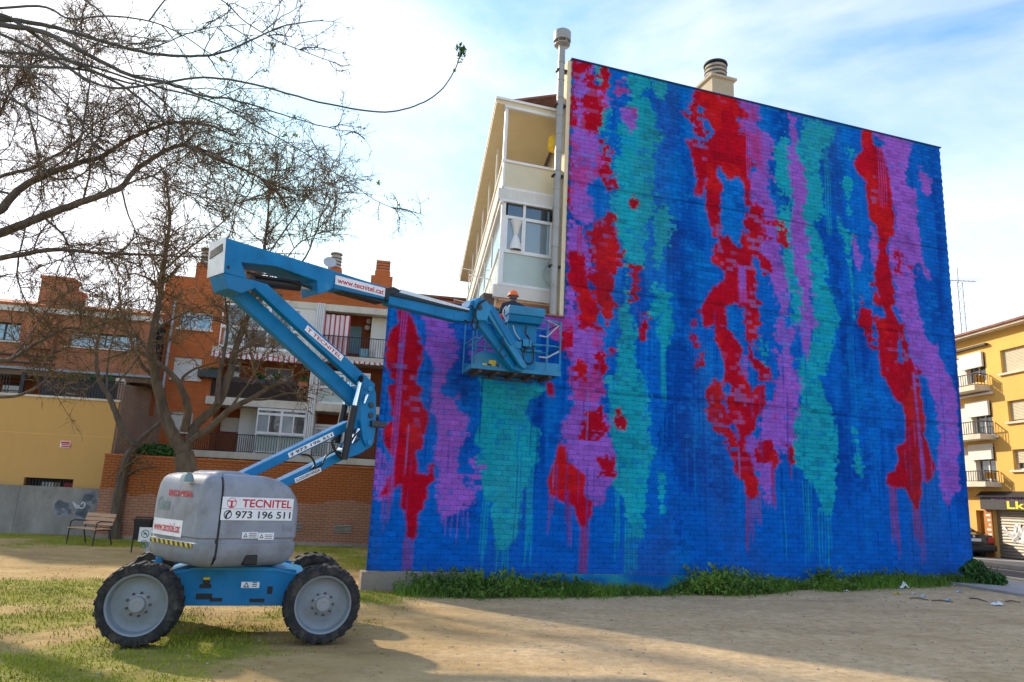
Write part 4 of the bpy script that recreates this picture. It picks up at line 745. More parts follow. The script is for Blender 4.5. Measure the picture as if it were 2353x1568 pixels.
# terrace: dark recess, railing, plants, roof beam
zt0 = FU.hit(*cG(300, 640))[1]; FT = FC.off(-1.2)
tb = rect(FT, cG, 0, 603, 770, 655); ub0 = FT.hit(*cG(-80, 600))[0]; ub1 = FT.hit(*cG(742, 690))[0]; zb0 = .5*(FT.hit(*cG(100, 612))[1]+FT.hit(*cG(700, 655))[1]); zb1 = .5*(FT.hit(*cG(100, 645))[1]+FT.hit(*cG(700, 700))[1])
mb = MB(); mb.fbox(FT, ub0-3, ub1+.2, zb1, zb0-.08, -1.9, 0); obj('terrace_roof', mb, 'brown_rail' if 0 else mat('fascia_brown', (.17, .11, .07), .8, 0, .15, 2), ob_)
mb = MB(); mb.fbox(FT, ub0-3, ub1+.3, zb0-.078, zb0, -.1, .12); obj('gutter', mb, mat('gutter_blue', (.20, .27, .33), .5, .3, .1, 3), ob_)
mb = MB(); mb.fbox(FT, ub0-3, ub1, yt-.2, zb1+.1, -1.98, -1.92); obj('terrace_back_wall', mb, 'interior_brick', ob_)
for x0, x1 in ((20, 110), (300, 420), (470, 560)):
    r = rect(FT, cG, x0, 690, x1, 790, -1.9); mb = MB(); mb.fbox(FT, *r, -1.9, -1.86); obj('terrace_door', mb, 'glass', ob_)
ur0, ur1 = FY.hit(*cG(200, 770))[0], FY.hit(*cG(628, 790))[0]
railing(FY, ur0, ur1, yt+.07, yt+.72, ob_, -.06, 'dark_metal', .09); railing(FY, yl[0]-3, ur0-1.0, yt+.07, yt+.72, ob_, -.06, 'dark_metal', .09)
mb = MB(); mb.fbox(FY, ur0+.02, ur1-.02, yt+.08, yt+.64, -.11, -.09); obj('screen_panel', mb, 'fascia_black', ob_)
mb = MB(); mb.fbox(FY, ur1-.28, ur1-.02, yt+.07, zb1+.02, -.34, -.1); obj('corner_pier', mb, 'cream', ob_)
for x in (100, 495): u = FY.hit(*cG(x, 700))[0]; mb = MB(); mb.fbox(FY, u-.06, u+.06, yt+.07, zb1+.03, -.3, -.18); obj('terrace_post', mb, 'dark_metal', ob_)
tp = [thing('terrace_plant', FY.pt(FY.hit(*cG(x, 760))[0], yt+.07, -.5), 'leafy potted plant behind the dark terrace railing', 'plant', 'plants on the terrace') for x in (290, 345, 440, 520)]
for o in tp:
    leafball('foliage', np.array(o.location)+(0, 0, .55), (.32, .3, .34), 350, 'leaf_dark', o, .06); mb = MB(); mb.lathe([(0, .1), (.28, .15), (.28, .12)], np.array(o.location), (0, 0, 1), 12); mb.tube([np.array(o.location)+(0, 0, .1), np.array(o.location)+(0, 0, .5)], .02, 5); obj('pot', mb, 'terracotta', o)
# brick upper storey
zu0 = zb0+.02; zu1 = .5*(FU.hit(*cG(60, 318))[1]+FU.hit(*cG(700, 372))[1]); ul0 = FU.hit(*cG(-80, 400))[0]; ul1 = FU.hit(*cG(800, 500))[0]
w1 = rect(FU, cG, -60, 370, 95, 478); w2 = rect(FU, cG, 365, 424, 722, 528)
mb = MB(); wall_openings(mb, FU, ul0-3, ul1, zu0-.6, zu1, [w1, w2], .22); obj('brick_storey', mb, 'brick_brown', ob_)
mb = MB(); mb.fbox(FU, ul0-3, ul1-.01, zu0-.6, zu1-.01, -6, -.55); mb.fbox(FU, ul0-3, ul1-.01, zu1-.3, zu1-.02, -.55, -.23); mb.fbox(FU, ul0-3, ul1-.01, zu0-.6, zu0+.3, -.55, -.23); obj('core', mb, 'interior_dark', ob_)
window(FU, w1, ob_, -.16, 1, 'glass_sky_reflect', 'dark_metal'); window(FU, w2, ob_, -.16, 1, 'glass_sky_reflect', 'dark_metal', fw=.05)
mb = MB(); mb.fbox(FU, w2[0]-.1, w2[1]+.1, w2[2]-.06, w2[2]-.001, -.1, .06); obj('sill', mb, 'white_render', ob_)
mb = MB(); mb.fbox(FU, w1[0]-.1, w1[1]+.1, w1[2]-.06, w1[2]-.001, -.1, .06); obj('sill', mb, 'white_render', ob_)
mb = MB(); mb.fbox(FU, ul0-3, ul1+.1, zu1, zu1+.22, -.5, .12); obj('roof_fascia', mb, 'white_render', ob_)
mb = MB(); mb.prism([FU.pt(ul0-3, zu1+.22, .18), FU.pt(ul0-3, zu1+.30, .2), FU.pt(ul0-3, zu1+1.2, -3.5), FU.pt(ul0-3, zu1+.22, -3.5)], FU.e*(ul1-ul0+3.1)); obj('tiled_roof', mb, 'terracotta', ob_)
pil = rect(FU, cG, 168, 320, 290, 500); mb = MB(); mb.fbox(FU, pil[0], pil[1], pil[2]-.2, zu1-.01, .005, .28); obj('brick_pier', mb, 'brick_brown', ob_)
c_ = rect(FU, cG, 225, 152, 360, 320, -.8); c2_ = rect(FU, cG, 340, 225, 408, 330, -.8); mb = MB(); mb.fbox(FU, c_[0], c_[1], zu1, c_[3], -1.4, -.7); mb.fbox(FU, c_[1]+.001, c2_[1], zu1, c2_[3], -1.35, -.75); ck = obj('chimney', mb, 'brick_brown', ob_)
mb = MB(); mb.fbox(FU, c_[0]-.05, c_[1]+.05, c_[3]+.001, c_[3]+.12, -1.45, -.65); mb.fbox(FU, c_[1]+.06, c2_[1]+.04, c2_[3]+.001, c2_[3]+.1, -1.4, -.7); obj('cap', mb, 'terracotta', ck)
mb = MB()
for k in (-1, 1): z = zu0+.55+.14*k; mb.fbox(FU, ul0-2, w2[0]-.3, z-.03, z+.03, .06, .12)
obj('steel_rail', mb, 'dark_metal', ob_)
# old brick return wall between ochre building and flats
ra = FY.hit(*cG(650, 800)); mb = MB(); pr_ = [FY.pt(yr_u+.03, -.2, -.1), FY.pt(yr_u+.03, -.2, -5.0)]
p0 = FY.pt(yr_u+.08, 0, -.05); p1 = FY.pt(yr_u+.35, 0, -5.2); t_ = p1-p0; nn_ = np.array([t_[1], -t_[0], 0]); nn_ /= np.linalg.norm(nn_)
mb.prism([p0+(0, 0, -.2), p1+(0, 0, -.2), p1+(0, 0, zb0+.1), p0+(0, 0, zb1-.2)], -nn_*.2*(1 if nn_[0] > 0 else -1)); obj('return_wall', mb, 'brick_old', ob_)
# notice on the ochre wall
sg = rect(FY, cG, 318, 998, 364, 1034, .02); nt_ = thing('wall_notice', FY.pt((sg[0]+sg[1])/2, sg[2], .01), 'small red and white notice fixed to the ochre wall', 'sign')
mb = MB(); mb.fbox(FY, *sg, .001, .02); obj('board', mb, 'sticker_white', nt_)
hgt = sg[3]-sg[2]; mb = MB(); mb.fbox(FY, sg[0]+.02, sg[1]-.02, sg[3]-hgt*.42, sg[3]-.02, .02, .024)
for k in range(5): u = sg[0]+(sg[1]-sg[0])*(.12+.17*k); mb.fbox(FY, u, u+.08, sg[2]+hgt*.34, sg[2]+hgt*.5, .02, .024); mb.fbox(FY, u, u+.09, sg[2]+hgt*.08, sg[2]+hgt*.24, .02, .024)
obj('print', mb, 'letter_red', nt_)
# ------------------------------------------------------------------ orange apartment block
fl = thing('orange_flats', FO.pt(FO.hit(*cE(700, 1400))[0], 0), 'orange brick apartment block with cream balconies and striped awnings', 'building')
ue = lambda x, y, n=0.: FO.hit(*cE(x, y), n)[0]; ze = lambda x, y, n=0.: FO.hit(*cE(x, y), n)[1]
uA = ue(95, 560)-.2; uB = ue(475, 600); uC = ue(1125, 800); uD = ue(1205, 600); uE = ue(1655, 500)+2.2
zR0 = ze(1300, 385); zR1 = ze(1300, 430)                 # cream band under the parapet
z4 = .5*(ze(800, 700)+ze(1400, 745)); z4b = .5*(ze(800, 735)+ze(1400, 775)); z3 = .5*(ze(700, 1050)+ze(1300, 1065)); z3b = z3-.32; z2 = .5*(ze(500, 1395)+ze(1450, 1465)); z2b = .5*(ze(500, 1440)+ze(1450, 1510))
zpar = ze(1000, 250)
wA = [rect(FO, cE, 215, 425, 425, 560), rect(FO, cE, 172, 742, 345, 905), rect(FO, cE, 150, 1120, 285, 1270)]
mb = MB(); wall_openings(mb, FO, uA, uB, -.3, ze(300, 190), wA, .2); mb.fbox(FO, uA, uA+.3, -.3, ze(300, 190)-.01, -8, -.005); mb.fbox(FO, uA+.3, uB-.02, -.3, ze(300, 190)-.02, -8, -1.2); mb.fbox(FO, uB, uE, zR0+.002, zpar, -.4, 0); mb.fbox(FO, uB-.01, uB+.2, -.3, zR0, -1.6, -.02); obj('brick_wall', mb, 'brick_orange', fl)
window(FO, wA[0], fl, -.14, 1, 'glass_sky_reflect'); blind(FO, wA[1], fl, -.08); blind(FO, (wA[2][0], wA[2][1], wA[2][2], wA[2][3]), fl, -.08)
for r in wA: mb = MB(); mb.fbox(FO, r[0]-.08, r[1]+.08, r[2]-.08, r[2]-.001, -.15, .07); obj('sill', mb, 'white_render', fl)
mb = MB(); mb.fbox(FO, uB, uE, zR1, zR0, -.4, .06); obj('cream_band', mb, 'cream', fl)
# back walls of the loggias
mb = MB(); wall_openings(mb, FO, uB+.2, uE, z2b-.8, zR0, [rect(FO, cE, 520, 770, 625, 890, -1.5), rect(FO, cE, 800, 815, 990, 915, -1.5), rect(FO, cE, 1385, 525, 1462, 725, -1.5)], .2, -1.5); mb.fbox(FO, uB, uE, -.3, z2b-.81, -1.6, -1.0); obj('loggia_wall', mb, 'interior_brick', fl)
for q in ((520, 770, 625, 890), (800, 815, 990, 915)): window(FO, rect(FO, cE, *q, -1.5), fl, -1.62, 1, 'glass_pale')
r = rect(FO, cE, 1385, 525, 1462, 725, -1.5); mb = MB(); mb.fbox(FO, *r, -1.66, -1.6); obj('door', mb, 'door_blue', fl)
for z1_, z0_ in ((z4, z4b), (z3, z3b), (z2, z2b)): mb = MB(); mb.fbox(FO, uB-.15 if z1_ != z2 else uB-1.2, uE, z0_, z1_, -1.55, .05); obj('balcony_slab', mb, 'cream', fl)
mb = MB(); mb.fbox(FO, uC, uD, z2, zR1, -1.5, .09); pl_ = obj('pier', mb, 'white_render', fl)
for k in range(4): mb = MB(); u = uC+(uD-uC)*(k+.6)/4.4; mb.tube([FO.pt(u, z2, .12), FO.pt(u, zR0, .12)], .03, 6); obj('drain_pipe', mb, 'white_frame', pl_)
# top floor glazed gallery
r = rect(FO, cE, 482, 432, 1070, 680); mb = MB(); a, b = uB+.05, uC; c, d = z4, zR1
for k in range(5): u = a+(b-a)*k/4; mb.fbox(FO, max(a, u-.05), min(b, u+.05), c, d, -.05, .0)
zm = c+(d-c)*.46; mb.fbox(FO, a, b, zm-.06, zm+.06, -.055, .008); mb.fbox(FO, a, b, c, c+.1, -.05, .01); mb.fbox(FO, a, b, d-.12, d, -.05, .01); g4 = obj('glazed_gallery', mb, 'white_frame', fl)
for k in range(4):
    ua, ub = a+(b-a)*k/4+.05, a+(b-a)*(k+1)/4-.05; mb = MB(); mb.fbox(FO, ua, ub, zm+.06, d-.12, -.04, -.03); obj('pane', mb, ('glass', 'glass_pale')[k % 2], g4); mb = MB(); mb.fbox(FO, ua, ub, c+.1, zm-.06, -.04, -.03); obj('pane', mb, ('glass_pale', 'glass')[k % 2], g4)
r = rect(FO, cE, 1060, 450, 1130, 690); mb = MB(); mb.fbox(FO, r[0]-.1, uC-.002, z4, zR1, -.3, .03); obj('white_panel', mb, 'white_render', fl)
# awnings, curtain, railings
striped(FO, uB-.1, ue(1080, 760), ze(800, 775), z4b-.02, fl, .35, 'striped_valance', .14, .02, .05); striped(FO, uD+.02, uE-1.9, ze(1400, 792), z4b-.02, fl, .3, 'striped_valance', .14, .02, .05)
striped(FO, ue(1200, 550), ue(1392, 550), z4+.05, ze(1300, 450), fl, -.1, 'striped_curtain', .13, .05)
striped(FO, ue(1160, 1120), uE-1.9, ze(1300, 1130), z3b-.02, fl, .3, 'striped_valance', .14, .02, .03)
railing(FO, uD+.01, uE-1.9, z4+.02, ze(1500, 615), fl, .02, 'dark_metal', .1); railing(FO, uB, uC-.01, z3+.02, ze(700, 925), fl, .02, 'brown_rail', .07, .014); railing(FO, uB-1.1, ue(730, 1300), z2+.02, ze(550, 1280), fl, .02, 'brown_rail', .08, .012); railing(FO, uD+.01, uE-1.9, z2+.02, ze(1500, 1355), fl, .02, 'dark_metal', .1)
mb = MB(); mb.fbox(FO, uB, uC-.01, z3+.05, z3+.85, -.03, -.015); obj('balcony_screen', mb, 'brown_rail', fl)
mb = MB(); mb.fbox(FO, ue(1540, 550), uE-1.9, z4, zR1, -1.45, -.5); obj('white_side_wall', mb, 'white_render', fl)
for x, y in ((1525, 500), (1515, 545)): u = ue(x, y, -1.4); z = ze(x, y, -1.4); mb = MB(); mb.lathe([(-.12, .01), (-.1, .1), (0, .14), (.1, .1), (.12, .01)], FO.pt(u, z, -1.35), (0, 0, 1), 12); obj('wall_lamp', mb, 'white_frame', fl, True)
r = rect(FO, cE, 1465, 690, 1520, 738, -.4); mb = MB(); mb.fbox(FO, r[0], r[1], z4+.005, r[3], -.7, -.3); obj('plastic_crate', mb, 'door_blue', fl)
r = rect(FO, cE, 1570, 690, 1625, 740, -.3); mb = MB(); mb.fbox(FO, r[0], r[1], z4+.005, r[3], -.6, -.25); obj('air_conditioner', mb, 'white_frame', fl, bevel=.02)
# middle floor right: glazed bay; first floor: white bay windows
def bayglass(a, b, c, d, n, sp=2, tr=.5):
    mb = MB()
    for k in range(sp+1): u = a+(b-a)*k/sp; mb.fbox(FO, max(a, u-.05), min(b, u+.05), c, d, n-.06, n)
    zm = c+(d-c)*tr; zt_ = d-(d-c)*.13
    for z in (c+.05, zm, zt_, d-.05): mb.fbox(FO, a, b, z-.05, z+.05, n-.065, n+.01)
    for k in range(sp): u = a+(b-a)*(k+.5)/sp; mb.fbox(FO, u-.025, u+.025, zm+.05, zt_-.05, n-.055, n-.005)
    w = obj('bay_window', mb, 'white_frame', fl)
    for k in range(sp):
        ua, ub = a+(b-a)*k/sp+.05, a+(b-a)*(k+1)/sp-.05; um_ = (ua+ub)/2
        for (p, q, z0_, z1_, m) in ((ua, um_-.025, zm+.05, zt_-.05, 'glass_pale'), (um_+.025, ub, zm+.05, zt_-.05, 'glass'), (ua, ub, c+.1, zm-.05, 'frosted'), (ua, ub, zt_+.05, d-.1, 'glass')): mb = MB(); mb.fbox(FO, p, q, z0_, z1_, n-.045, n-.035); obj('pane', mb, m, w)
bayglass(uD+.02, ue(1535, 900), z3, z4b-.45, -.1, 2, .5); bayglass(ue(735, 1250), ue(1080, 1250), z2, z3b-.02, .0, 2, .45); bayglass(uD-.1+.11, ue(1350, 1300), z2, z3b-.5, -.5, 2, .45)
railing(FO, ue(735, 1350)+.02, ue(1080, 1350), z2+.02, ze(900, 1300), fl, .06, 'dark_metal', .1)
r = rect(FO, cE, 500, 1165, 632, 1275, -1.4); blind(FO, r, fl, -1.4); mb = MB(); mb.fbox(FO, ue(640, 1150, -1.3), ue(735, 1250), z2, z3b, -1.4, -.9); obj('white_panel', mb, 'white_render', fl)
mb = MB(); mb.fbox(FO, uE-1.95, uE, z2, zR1, -1.45, -.02); obj('end_panel', mb, 'white_render', fl)
r = rect(FO, cE, 345, 835, 490, 902, .1); pt_ = thing('planter_box', FO.pt((r[0]+r[1])/2, r[2], .2), 'dark planter box with trailing green hung on the orange brick', 'planter'); mb = MB(); mb.fbox(FO, r[0], r[1], r[2], r[3], .005, .38); obj('box', mb, 'planter', pt_, bevel=.03); leafball('foliage', FO.pt(r[1]-.3, r[3]-.02, .2), (.35, .25, .16), 160, 'leaf_dark', pt_, .06)
for i, (x, y) in enumerate(((775, 880), (890, 880), (1070, 905))):
    u = ue(x, y, -.05); o = thing('flower_pot', FO.pt(u, ze(700, 925), -.05), ('flower pot with pink bloom on the brown balcony rail', 'dark trough of low greenery on the brown balcony rail', 'terracotta pot of green leaves by the white pier')[i], 'flower pot')
    mb = MB(); mb.fbox(FO, u-.2, u+.2, ze(700, 925)+.001, ze(700, 925)+.18, -.13, .05); obj('pot', mb, 'terracotta' if i == 2 else 'planter', o); leafball('foliage', FO.pt(u, ze(700, 925)+.3, -.04), (.25, .18, .18), 150, 'leaf_dark', o, .06)
    if i == 0: leafball('bloom', FO.pt(u, ze(700, 925)+.42, -.02), (.12, .1, .08), 30, 'letter_red', o, .05)
for i, (x, m) in enumerate(((405, 'sticker_white'), (480, 'hazard_yellow'), (560, 'leaf_bright'), (628, 'frosted_warm'))):
    u = ue(x, 1470); o = thing('hanging_pot', FO.pt(u, z2b-.22, -.25), ('white', 'yellow', 'green', 'cream')[i]+' hanging pot under the lowest cream balcony', 'hanging pot'); mb = MB(); mb.lathe([(-.2, .08), (-.18, .11), (0, .15), (0, .1)], FO.pt(u, z2b-.02, -.25), (0, 0, 1), 12); obj('pot', mb, m, o, True)
# ground floor windows behind the garden wall
r = rect(FO, cE, 690, 1470, 1000, 1530, -1.0); window(FO, (r[0], r[1], r[2]-.4, r[3]), fl, -.95, 2, 'glass')
# roof, chimneys, drainpipe
mb = MB(); mb.prism([FO.pt(uB, zpar+.002, .25), FO.pt(uB, zpar+.08, .28), FO.pt(uB, zpar+1.0, -4), FO.pt(uB, zpar, -4)], FO.e*(uE-uB+6)); obj('tiled_roof', mb, 'roof_tile', fl)
mb = MB(); mb.fbox(FO, uE, uE+6, -.2, zpar-.001, -4, -.1); obj('brick_wing', mb, 'brick_orange', fl)
r = rect(FO, cE, 1572, 110, 1668, 250, -.6); mb = MB(); mb.fbox(FO, r[0], r[1], zpar, r[3]-.25, -1.3, -.5); mb.fbox(FO, r[0]-.15, r[1]+.12, zpar, ze(1600, 185, -.6), -1.32, -.48); ck = obj('chimney', mb, 'brick_orange', fl)
for k in range(4): mb = MB(); mb.fbox(FO, r[0]+.03, r[1]-.03, r[3]-.24+k*.13, r[3]-.14+k*.13, -1.27, -.53); obj('louvre', mb, 'terracotta', ck)
for x, yb, yt_ in ((1290, 140, 25), (395, 60, -5), (720, 70, 5)):
    u = ue(x, yb, -1.5); z1_ = ze(x, yt_, -1.5); mb = MB(); mb.fbox(FO, u-.3, u+.3, zpar, z1_-.75, -1.8, -1.2); ck = obj('chimney', mb, 'brick_orange', fl)
    for k in range(4): mb = MB(); mb.lathe([(0, .15), (0, .27), (.1, .24), (.1, .15)], FO.pt(u, z1_-.7+k*.15, -1.5), (0, 0, 1), 14); obj('ring', mb, 'vent_grey', ck, True)
    mb = MB(); mb.lathe([(-.7, .16), (0, .16), (0, .28), (.05, .27), (.06, 0)], FO.pt(u, z1_-.06, -1.5), (0, 0, 1), 14); obj('cap', mb, 'vent_grey', ck, True)
mb = MB(); pa_ = FO.hit(*cE(178, 360), .06); mb.tube([FO.pt(ue(115, 800), 0, .07), FO.pt(ue(115, 800), pa_[1], .07)], .06, 8); obj('drainpipe', mb, 'grey_pipe', fl, True)
mb = MB(); dsh = FO.hit(*cE(1270, 100), .1); mb.lathe([(0, .02), (.02, .14), (.05, .24), (.08, .28), (.09, .28), (.06, .24), (.03, .14), (.01, 0)], FO.pt(dsh[0]-.1, dsh[1], .2), (.3, -.9, .4), 20); mb.tube([FO.pt(dsh[0]-.1, dsh[1], .2), FO.pt(dsh[0]-.1, zpar, -.1)], .025, 6); obj('satellite_dish', mb, 'grey_pipe', fl, True)
# ------------------------------------------------------------------ right: street, ochre-yellow flats with bar, car, mast
ZS = .33
kp0 = gnd(2340, 1287, ZS+.14); FR = Fr(kp0, AZ_F)        # street facade; n points to the lot (u runs away from the viewer)
FR.n = -FR.n if FR.n[0] > 0 else FR.n
def rr(x0, y0, x1, y1, n=0.): return rect(FR, cR, x0, y0, x1, y1, n)
kb = gnd(2345, 1312, ZS)                                 # kerb foot
dk = float((kb-FR.o)@FR.n)                               # kerb distance from the facade
def strip(name, n0, n1, z0, z1, m, kind='structure', u0=-30, u1=90, lab=None):
    mb = MB(); mb.fbox(FR, u0, u1, z0, z1, n0, n1); o = obj(name, mb, m); tag(o, lab, name.replace('_', ' '), kind=kind); return o
strip('pavement', -.4, dk-.16, ZS-.2, ZS+.14, 'pavement', lab='narrow paved footway below the yellow flats')
mb = MB(); n_k = 0
for k in range(120): mb.fbox(FR, -30+k, -30+k+.985, ZS-.2, ZS+.135, dk-.157, dk)
o = obj('kerb', mb, 'kerb'); tag(o, 'pale kerb stones along the far footway', 'kerb', kind='structure')
RW = 5.2
strip('road', dk+.002, dk+RW, ZS-.2, ZS+.012, 'asphalt', lab='asphalt street passing the end of the painted wall')
mb = MB(); mb.fbox(FR, -30, 90, ZS+.013, ZS+.017, dk+.5, dk+.6); o = obj('road_edge_line', mb, 'road_white'); tag(o, 'thin white line along the far road edge', 'road marking', kind='structure')
q = gnd(2315, 1327, ZS); un = (q-FR.o)@FR.e; nn = (q-FR.o)@FR.n; mb = MB()
mb.add([FR.pt(un-1.6, ZS+.017, nn-.12), FR.pt(un+1.5, ZS+.017, nn-.1), FR.pt(un+1.5, ZS+.017, nn+.12), FR.pt(un-1.6, ZS+.017, nn+.1)], [(0, 1, 2, 3)]); mb.add([FR.pt(un+1.5, ZS+.017, nn-.35), FR.pt(un+2.4, ZS+.017, nn), FR.pt(un+1.5, ZS+.017, nn+.35)], [(0, 1, 2)]); o = obj('road_arrow', mb, 'road_white'); tag(o, 'white arrow painted on the asphalt', 'road marking', kind='structure')
q = gnd(2345, 1334, ZS); un2 = (q-FR.o)@FR.e; nn2 = (q-FR.o)@FR.n; mb = MB(); mb.fbox(FR, un2-6, un2+9, ZS+.013, ZS+.018, nn2-.09, nn2+.09); o = obj('yellow_line', mb, 'road_yellow'); tag(o, 'yellow no-parking line at the near road edge', 'road marking', kind='structure')
mb = MB(); mb.fbox(FR, -30, 90, ZS-.2, ZS+.02, nn2+.25, nn2+3.1); o = obj('near_pavement', mb, 'pavement'); tag(o, 'pale concrete footway beside the painted building', 'pavement', kind='structure')
yb = thing('yellow_flats', FR.pt(0, ZS), 'yellow rendered flats with balconies above a shuttered bar', 'building')
zc = .5*(FR.hit(*cR(180, 268))[1]+FR.hit(*cR(490, 190))[1]); zc2 = .5*(FR.hit(*cR(180, 250))[1]+FR.hit(*cR(490, 165))[1]); u_a = FR.hit(*cR(497, 600))[0]-7; u_b = u_a+60
zsh = FR.hit(*cR(400, 1022))[1]
wins = [rr(375, 318, 480, 415), rr(412, 572, 520, 665), rr(438, 815, 520, 915)]
wins = [(min(w[0], w[1]-1.4), w[1], w[2], w[3]) for w in wins]
doors = [rr(183, 355, 310, 470), rr(205, 590, 345, 740), rr(225, 800, 365, 985)]
doors = [(d[0], d[0]+2.6 if d[1]-d[0] < 2 else d[1], d[2], d[3]) for d in doors]
shop = rr(325, 1110, 560, 1365); shop = (shop[0]-3, FR.hit(*cR(352, 1250))[0], ZS+.14, FR.hit(*cR(400, 1118))[1]); side = (FR.hit(*cR(318, 1200))[0], FR.hit(*cR(262, 1200))[0], ZS+.14, FR.hit(*cR(290, 1120))[1])
mb = MB(); wall_openings(mb, FR, u_a, u_b, ZS, zc, wins+doors+[shop, side], .25)
mb.add([FR.pt(u_a, ZS, 0), FR.pt(u_a, ZS, -9), FR.pt(u_a, zc, -9), FR.pt(u_a, zc, 0)], [(0, 1, 2, 3)]); obj('wall', mb, 'yellow_render', yb)
mb = MB(); mb.fbox(FR, u_a+.3, u_b, ZS, zc-.1, -9, -1.5); obj('core', mb, 'interior_dark', yb)
mb = MB(); mb.fbox(FR, u_a-.3, u_b, zc, zc2-.08, -9, .4); obj('cornice', mb, 'cream', yb)
mb = MB(); mb.fbox(FR, u_a-.35, u_b, zc2-.078, zc2, -9, .48); obj('roof_edge', mb, 'roof_tile', yb)
for w in wins:
    blind(FR, (w[0], w[1], w[2] if w is wins[0] else w[2]+.35*(w[3]-w[2])*(1 if w is wins[2] else .3), w[3]), yb, -.12, 'blind'); window(FR, w, yb, -.2, 1, 'glass', 'white_frame')
    mb = MB(); mb.fbox(FR, w[0]-.1, w[1]+.1, w[2]-.08, w[2]-.001, -.1, .1); obj('sill', mb, 'cream', yb)
for i, d in enumerate(doors):
    window(FR, (d[0], d[0]+1.1, d[2], d[3]), yb, -.2, 1, 'glass'); mb = MB(); mb.fbox(FR, d[0]+1.1, d[1], d[2], d[3], -.22, -.05); obj('white_panel', mb, 'white_render', yb)
for i, (y0, y1, yt_, x1) in enumerate(((500, 525, 430, 328), (745, 770, 668, 358), (985, 1010, 918, 385))):
    nB = .68; ub0_ = FR.hit(*cR(x1, y0), 0)[0]; ub1_ = ub0_+3.6; zt_ = FR.hit(*cR(x1, y0-6), 0)[1]; zb_ = FR.hit(*cR(x1, y1-6), 0)[1]; zr_ = FR.hit(*cR(x1-5, yt_+4), 0)[1]
    mb = MB(); mb.fbox(FR, ub0_, ub1_, zb_, zt_, 0, nB); bs = obj('balcony', mb, 'cream', yb)
    railing(FR, ub0_+.03, ub1_-.03, zt_+.02, zr_, bs, nB-.05, 'dark_metal', .12)
    FS = Fr(FR.pt(ub0_+.04, 0, 0), 0); FS.e = FR.n.copy(); FS.n = -FR.e.copy(); railing(FS, .05, nB-.05, zt_+.02, zr_, bs, 0, 'dark_metal', .12)
    mb = MB(); 
    if i != 1: mb.fbox(FS, .18, nB-.06, zt_+.12, zr_-.06, -.03, -.02); obj('railing_board', mb, 'board_ochre', bs)
    mb = MB(); mb.fbox(FR, ub0_-.1, ub1_, doors[i][3]+.25, doors[i][3]+.33, .02, .16); obj('awning_roll', mb, 'fabric_white' if i else 'dark_metal', yb)
    mb = MB(); mb.fbox(FR, doors[i][0]+.05, doors[i][0]+1.25, doors[i][3]-.55, doors[i][3]+.05, .02, .12); obj('door_blind', mb, 'blind_white', yb)
# bar front
mb = MB(); mb.fbox(FR, shop[0]-1, shop[1]+.35, shop[3]+.001, zsh-.26, .002, .22); fb = obj('sign_board', mb, 'fascia_black', yb)
mb = MB(); mb.prism([FR.pt(shop[0]-1, zsh-.02, .02), FR.pt(shop[0]-1, zsh-.25, .34), FR.pt(shop[0]-1, zsh-.25, .02)], FR.e*(shop[1]-shop[0]+1.5)); obj('awning', mb, 'fascia_black', yb)
blind(FR, shop, yb, -.15, 'shutter_metal', .11, 'roller_shutter')
mb = MB(); mb.fbox(FR, side[1], side[0], side[2], side[3], -.24, -.18); obj('side_door', mb, 'board_ochre', yb)
mb = MB(); mb.fbox(FR, shop[1]+.02, shop[1]+.4, ZS+.14, shop[3], .002, .06); wp = obj('wood_post', mb, 'wood_orange', yb)
mb = MB()
for k in range(7): z = shop[3]-.25-.18*k; mb.fbox(FR, shop[1]+.08, shop[1]+.3-.06*(k % 3), z, z+.07, .06, .064)
obj('menu_lines', mb, 'graffiti_white', wp)
mb = MB(); pts = [FR.hit(*cR(x, y), -.12) for x, y in pl('395 1205 420 1240 440 1250 400 1225 450 1245 455 1200 475 1190 470 1250 450 1275 480 1240 497 1280 470 1275 440 1265 490 1215 500 1260')]; stroke(mb, FR, pts, .06, -.118); obj('graffiti', mb, 'graffiti_white', yb)
def text(name, s, o, ex, ey, w, h, m, parent, lift=.004, bold=0.):
    c = bpy.data.curves.new(name, 'FONT'); c.body = s; c.offset = bold; t = bpy.data.objects.new(name, c); COL.objects.link(t)
    dg = bpy.context.evaluated_depsgraph_get(); me = bpy.data.meshes.new_from_object(t.evaluated_get(dg)); bpy.data.objects.remove(t); bpy.data.curves.remove(c)
    v = np.empty(len(me.vertices)*3); me.vertices.foreach_get('co', v); v = v.reshape(-1, 3); lo = v.min(0); hi = v.max(0)
    ex = np.array(ex, float); ey = np.array(ey, float); ex /= np.linalg.norm(ex); ey = ey-ex*(ey@ex); ey /= np.linalg.norm(ey); n = np.cross(ex, ey)
    q = np.array(o)+((v[:, 0:1]-lo[0])/(hi[0]-lo[0])*w)*ex+((v[:, 1:2]-lo[1])/(hi[1]-lo[1])*h)*ey+n*lift
    me.vertices.foreach_set('co', (q-wloc(parent)).ravel()); me.update(); me.materials.clear(); me.materials.append(M[m])
    ob = bpy.data.objects.new(name, me); COL.objects.link(ob); ob.parent = parent; return ob
EX = -FR.e                                               # reading direction, left to right seen from the lot
a = FR.hit(*cR(335, 1080), .22); text('lettering', 'BAR RESTAURANT', FR.pt(a[0], shop[3]+.36, .222), EX, (0, 0, 1), 2.9, .13, 'sign_purple', fb)
a = FR.hit(*cR(413, 1105), .22); text('lettering', 'Lko Re', FR.pt(a[0], shop[3]+.04, .222), EX, (0, 0, 1), 2.4, .28, 'sign_yellow', fb, bold=.02)
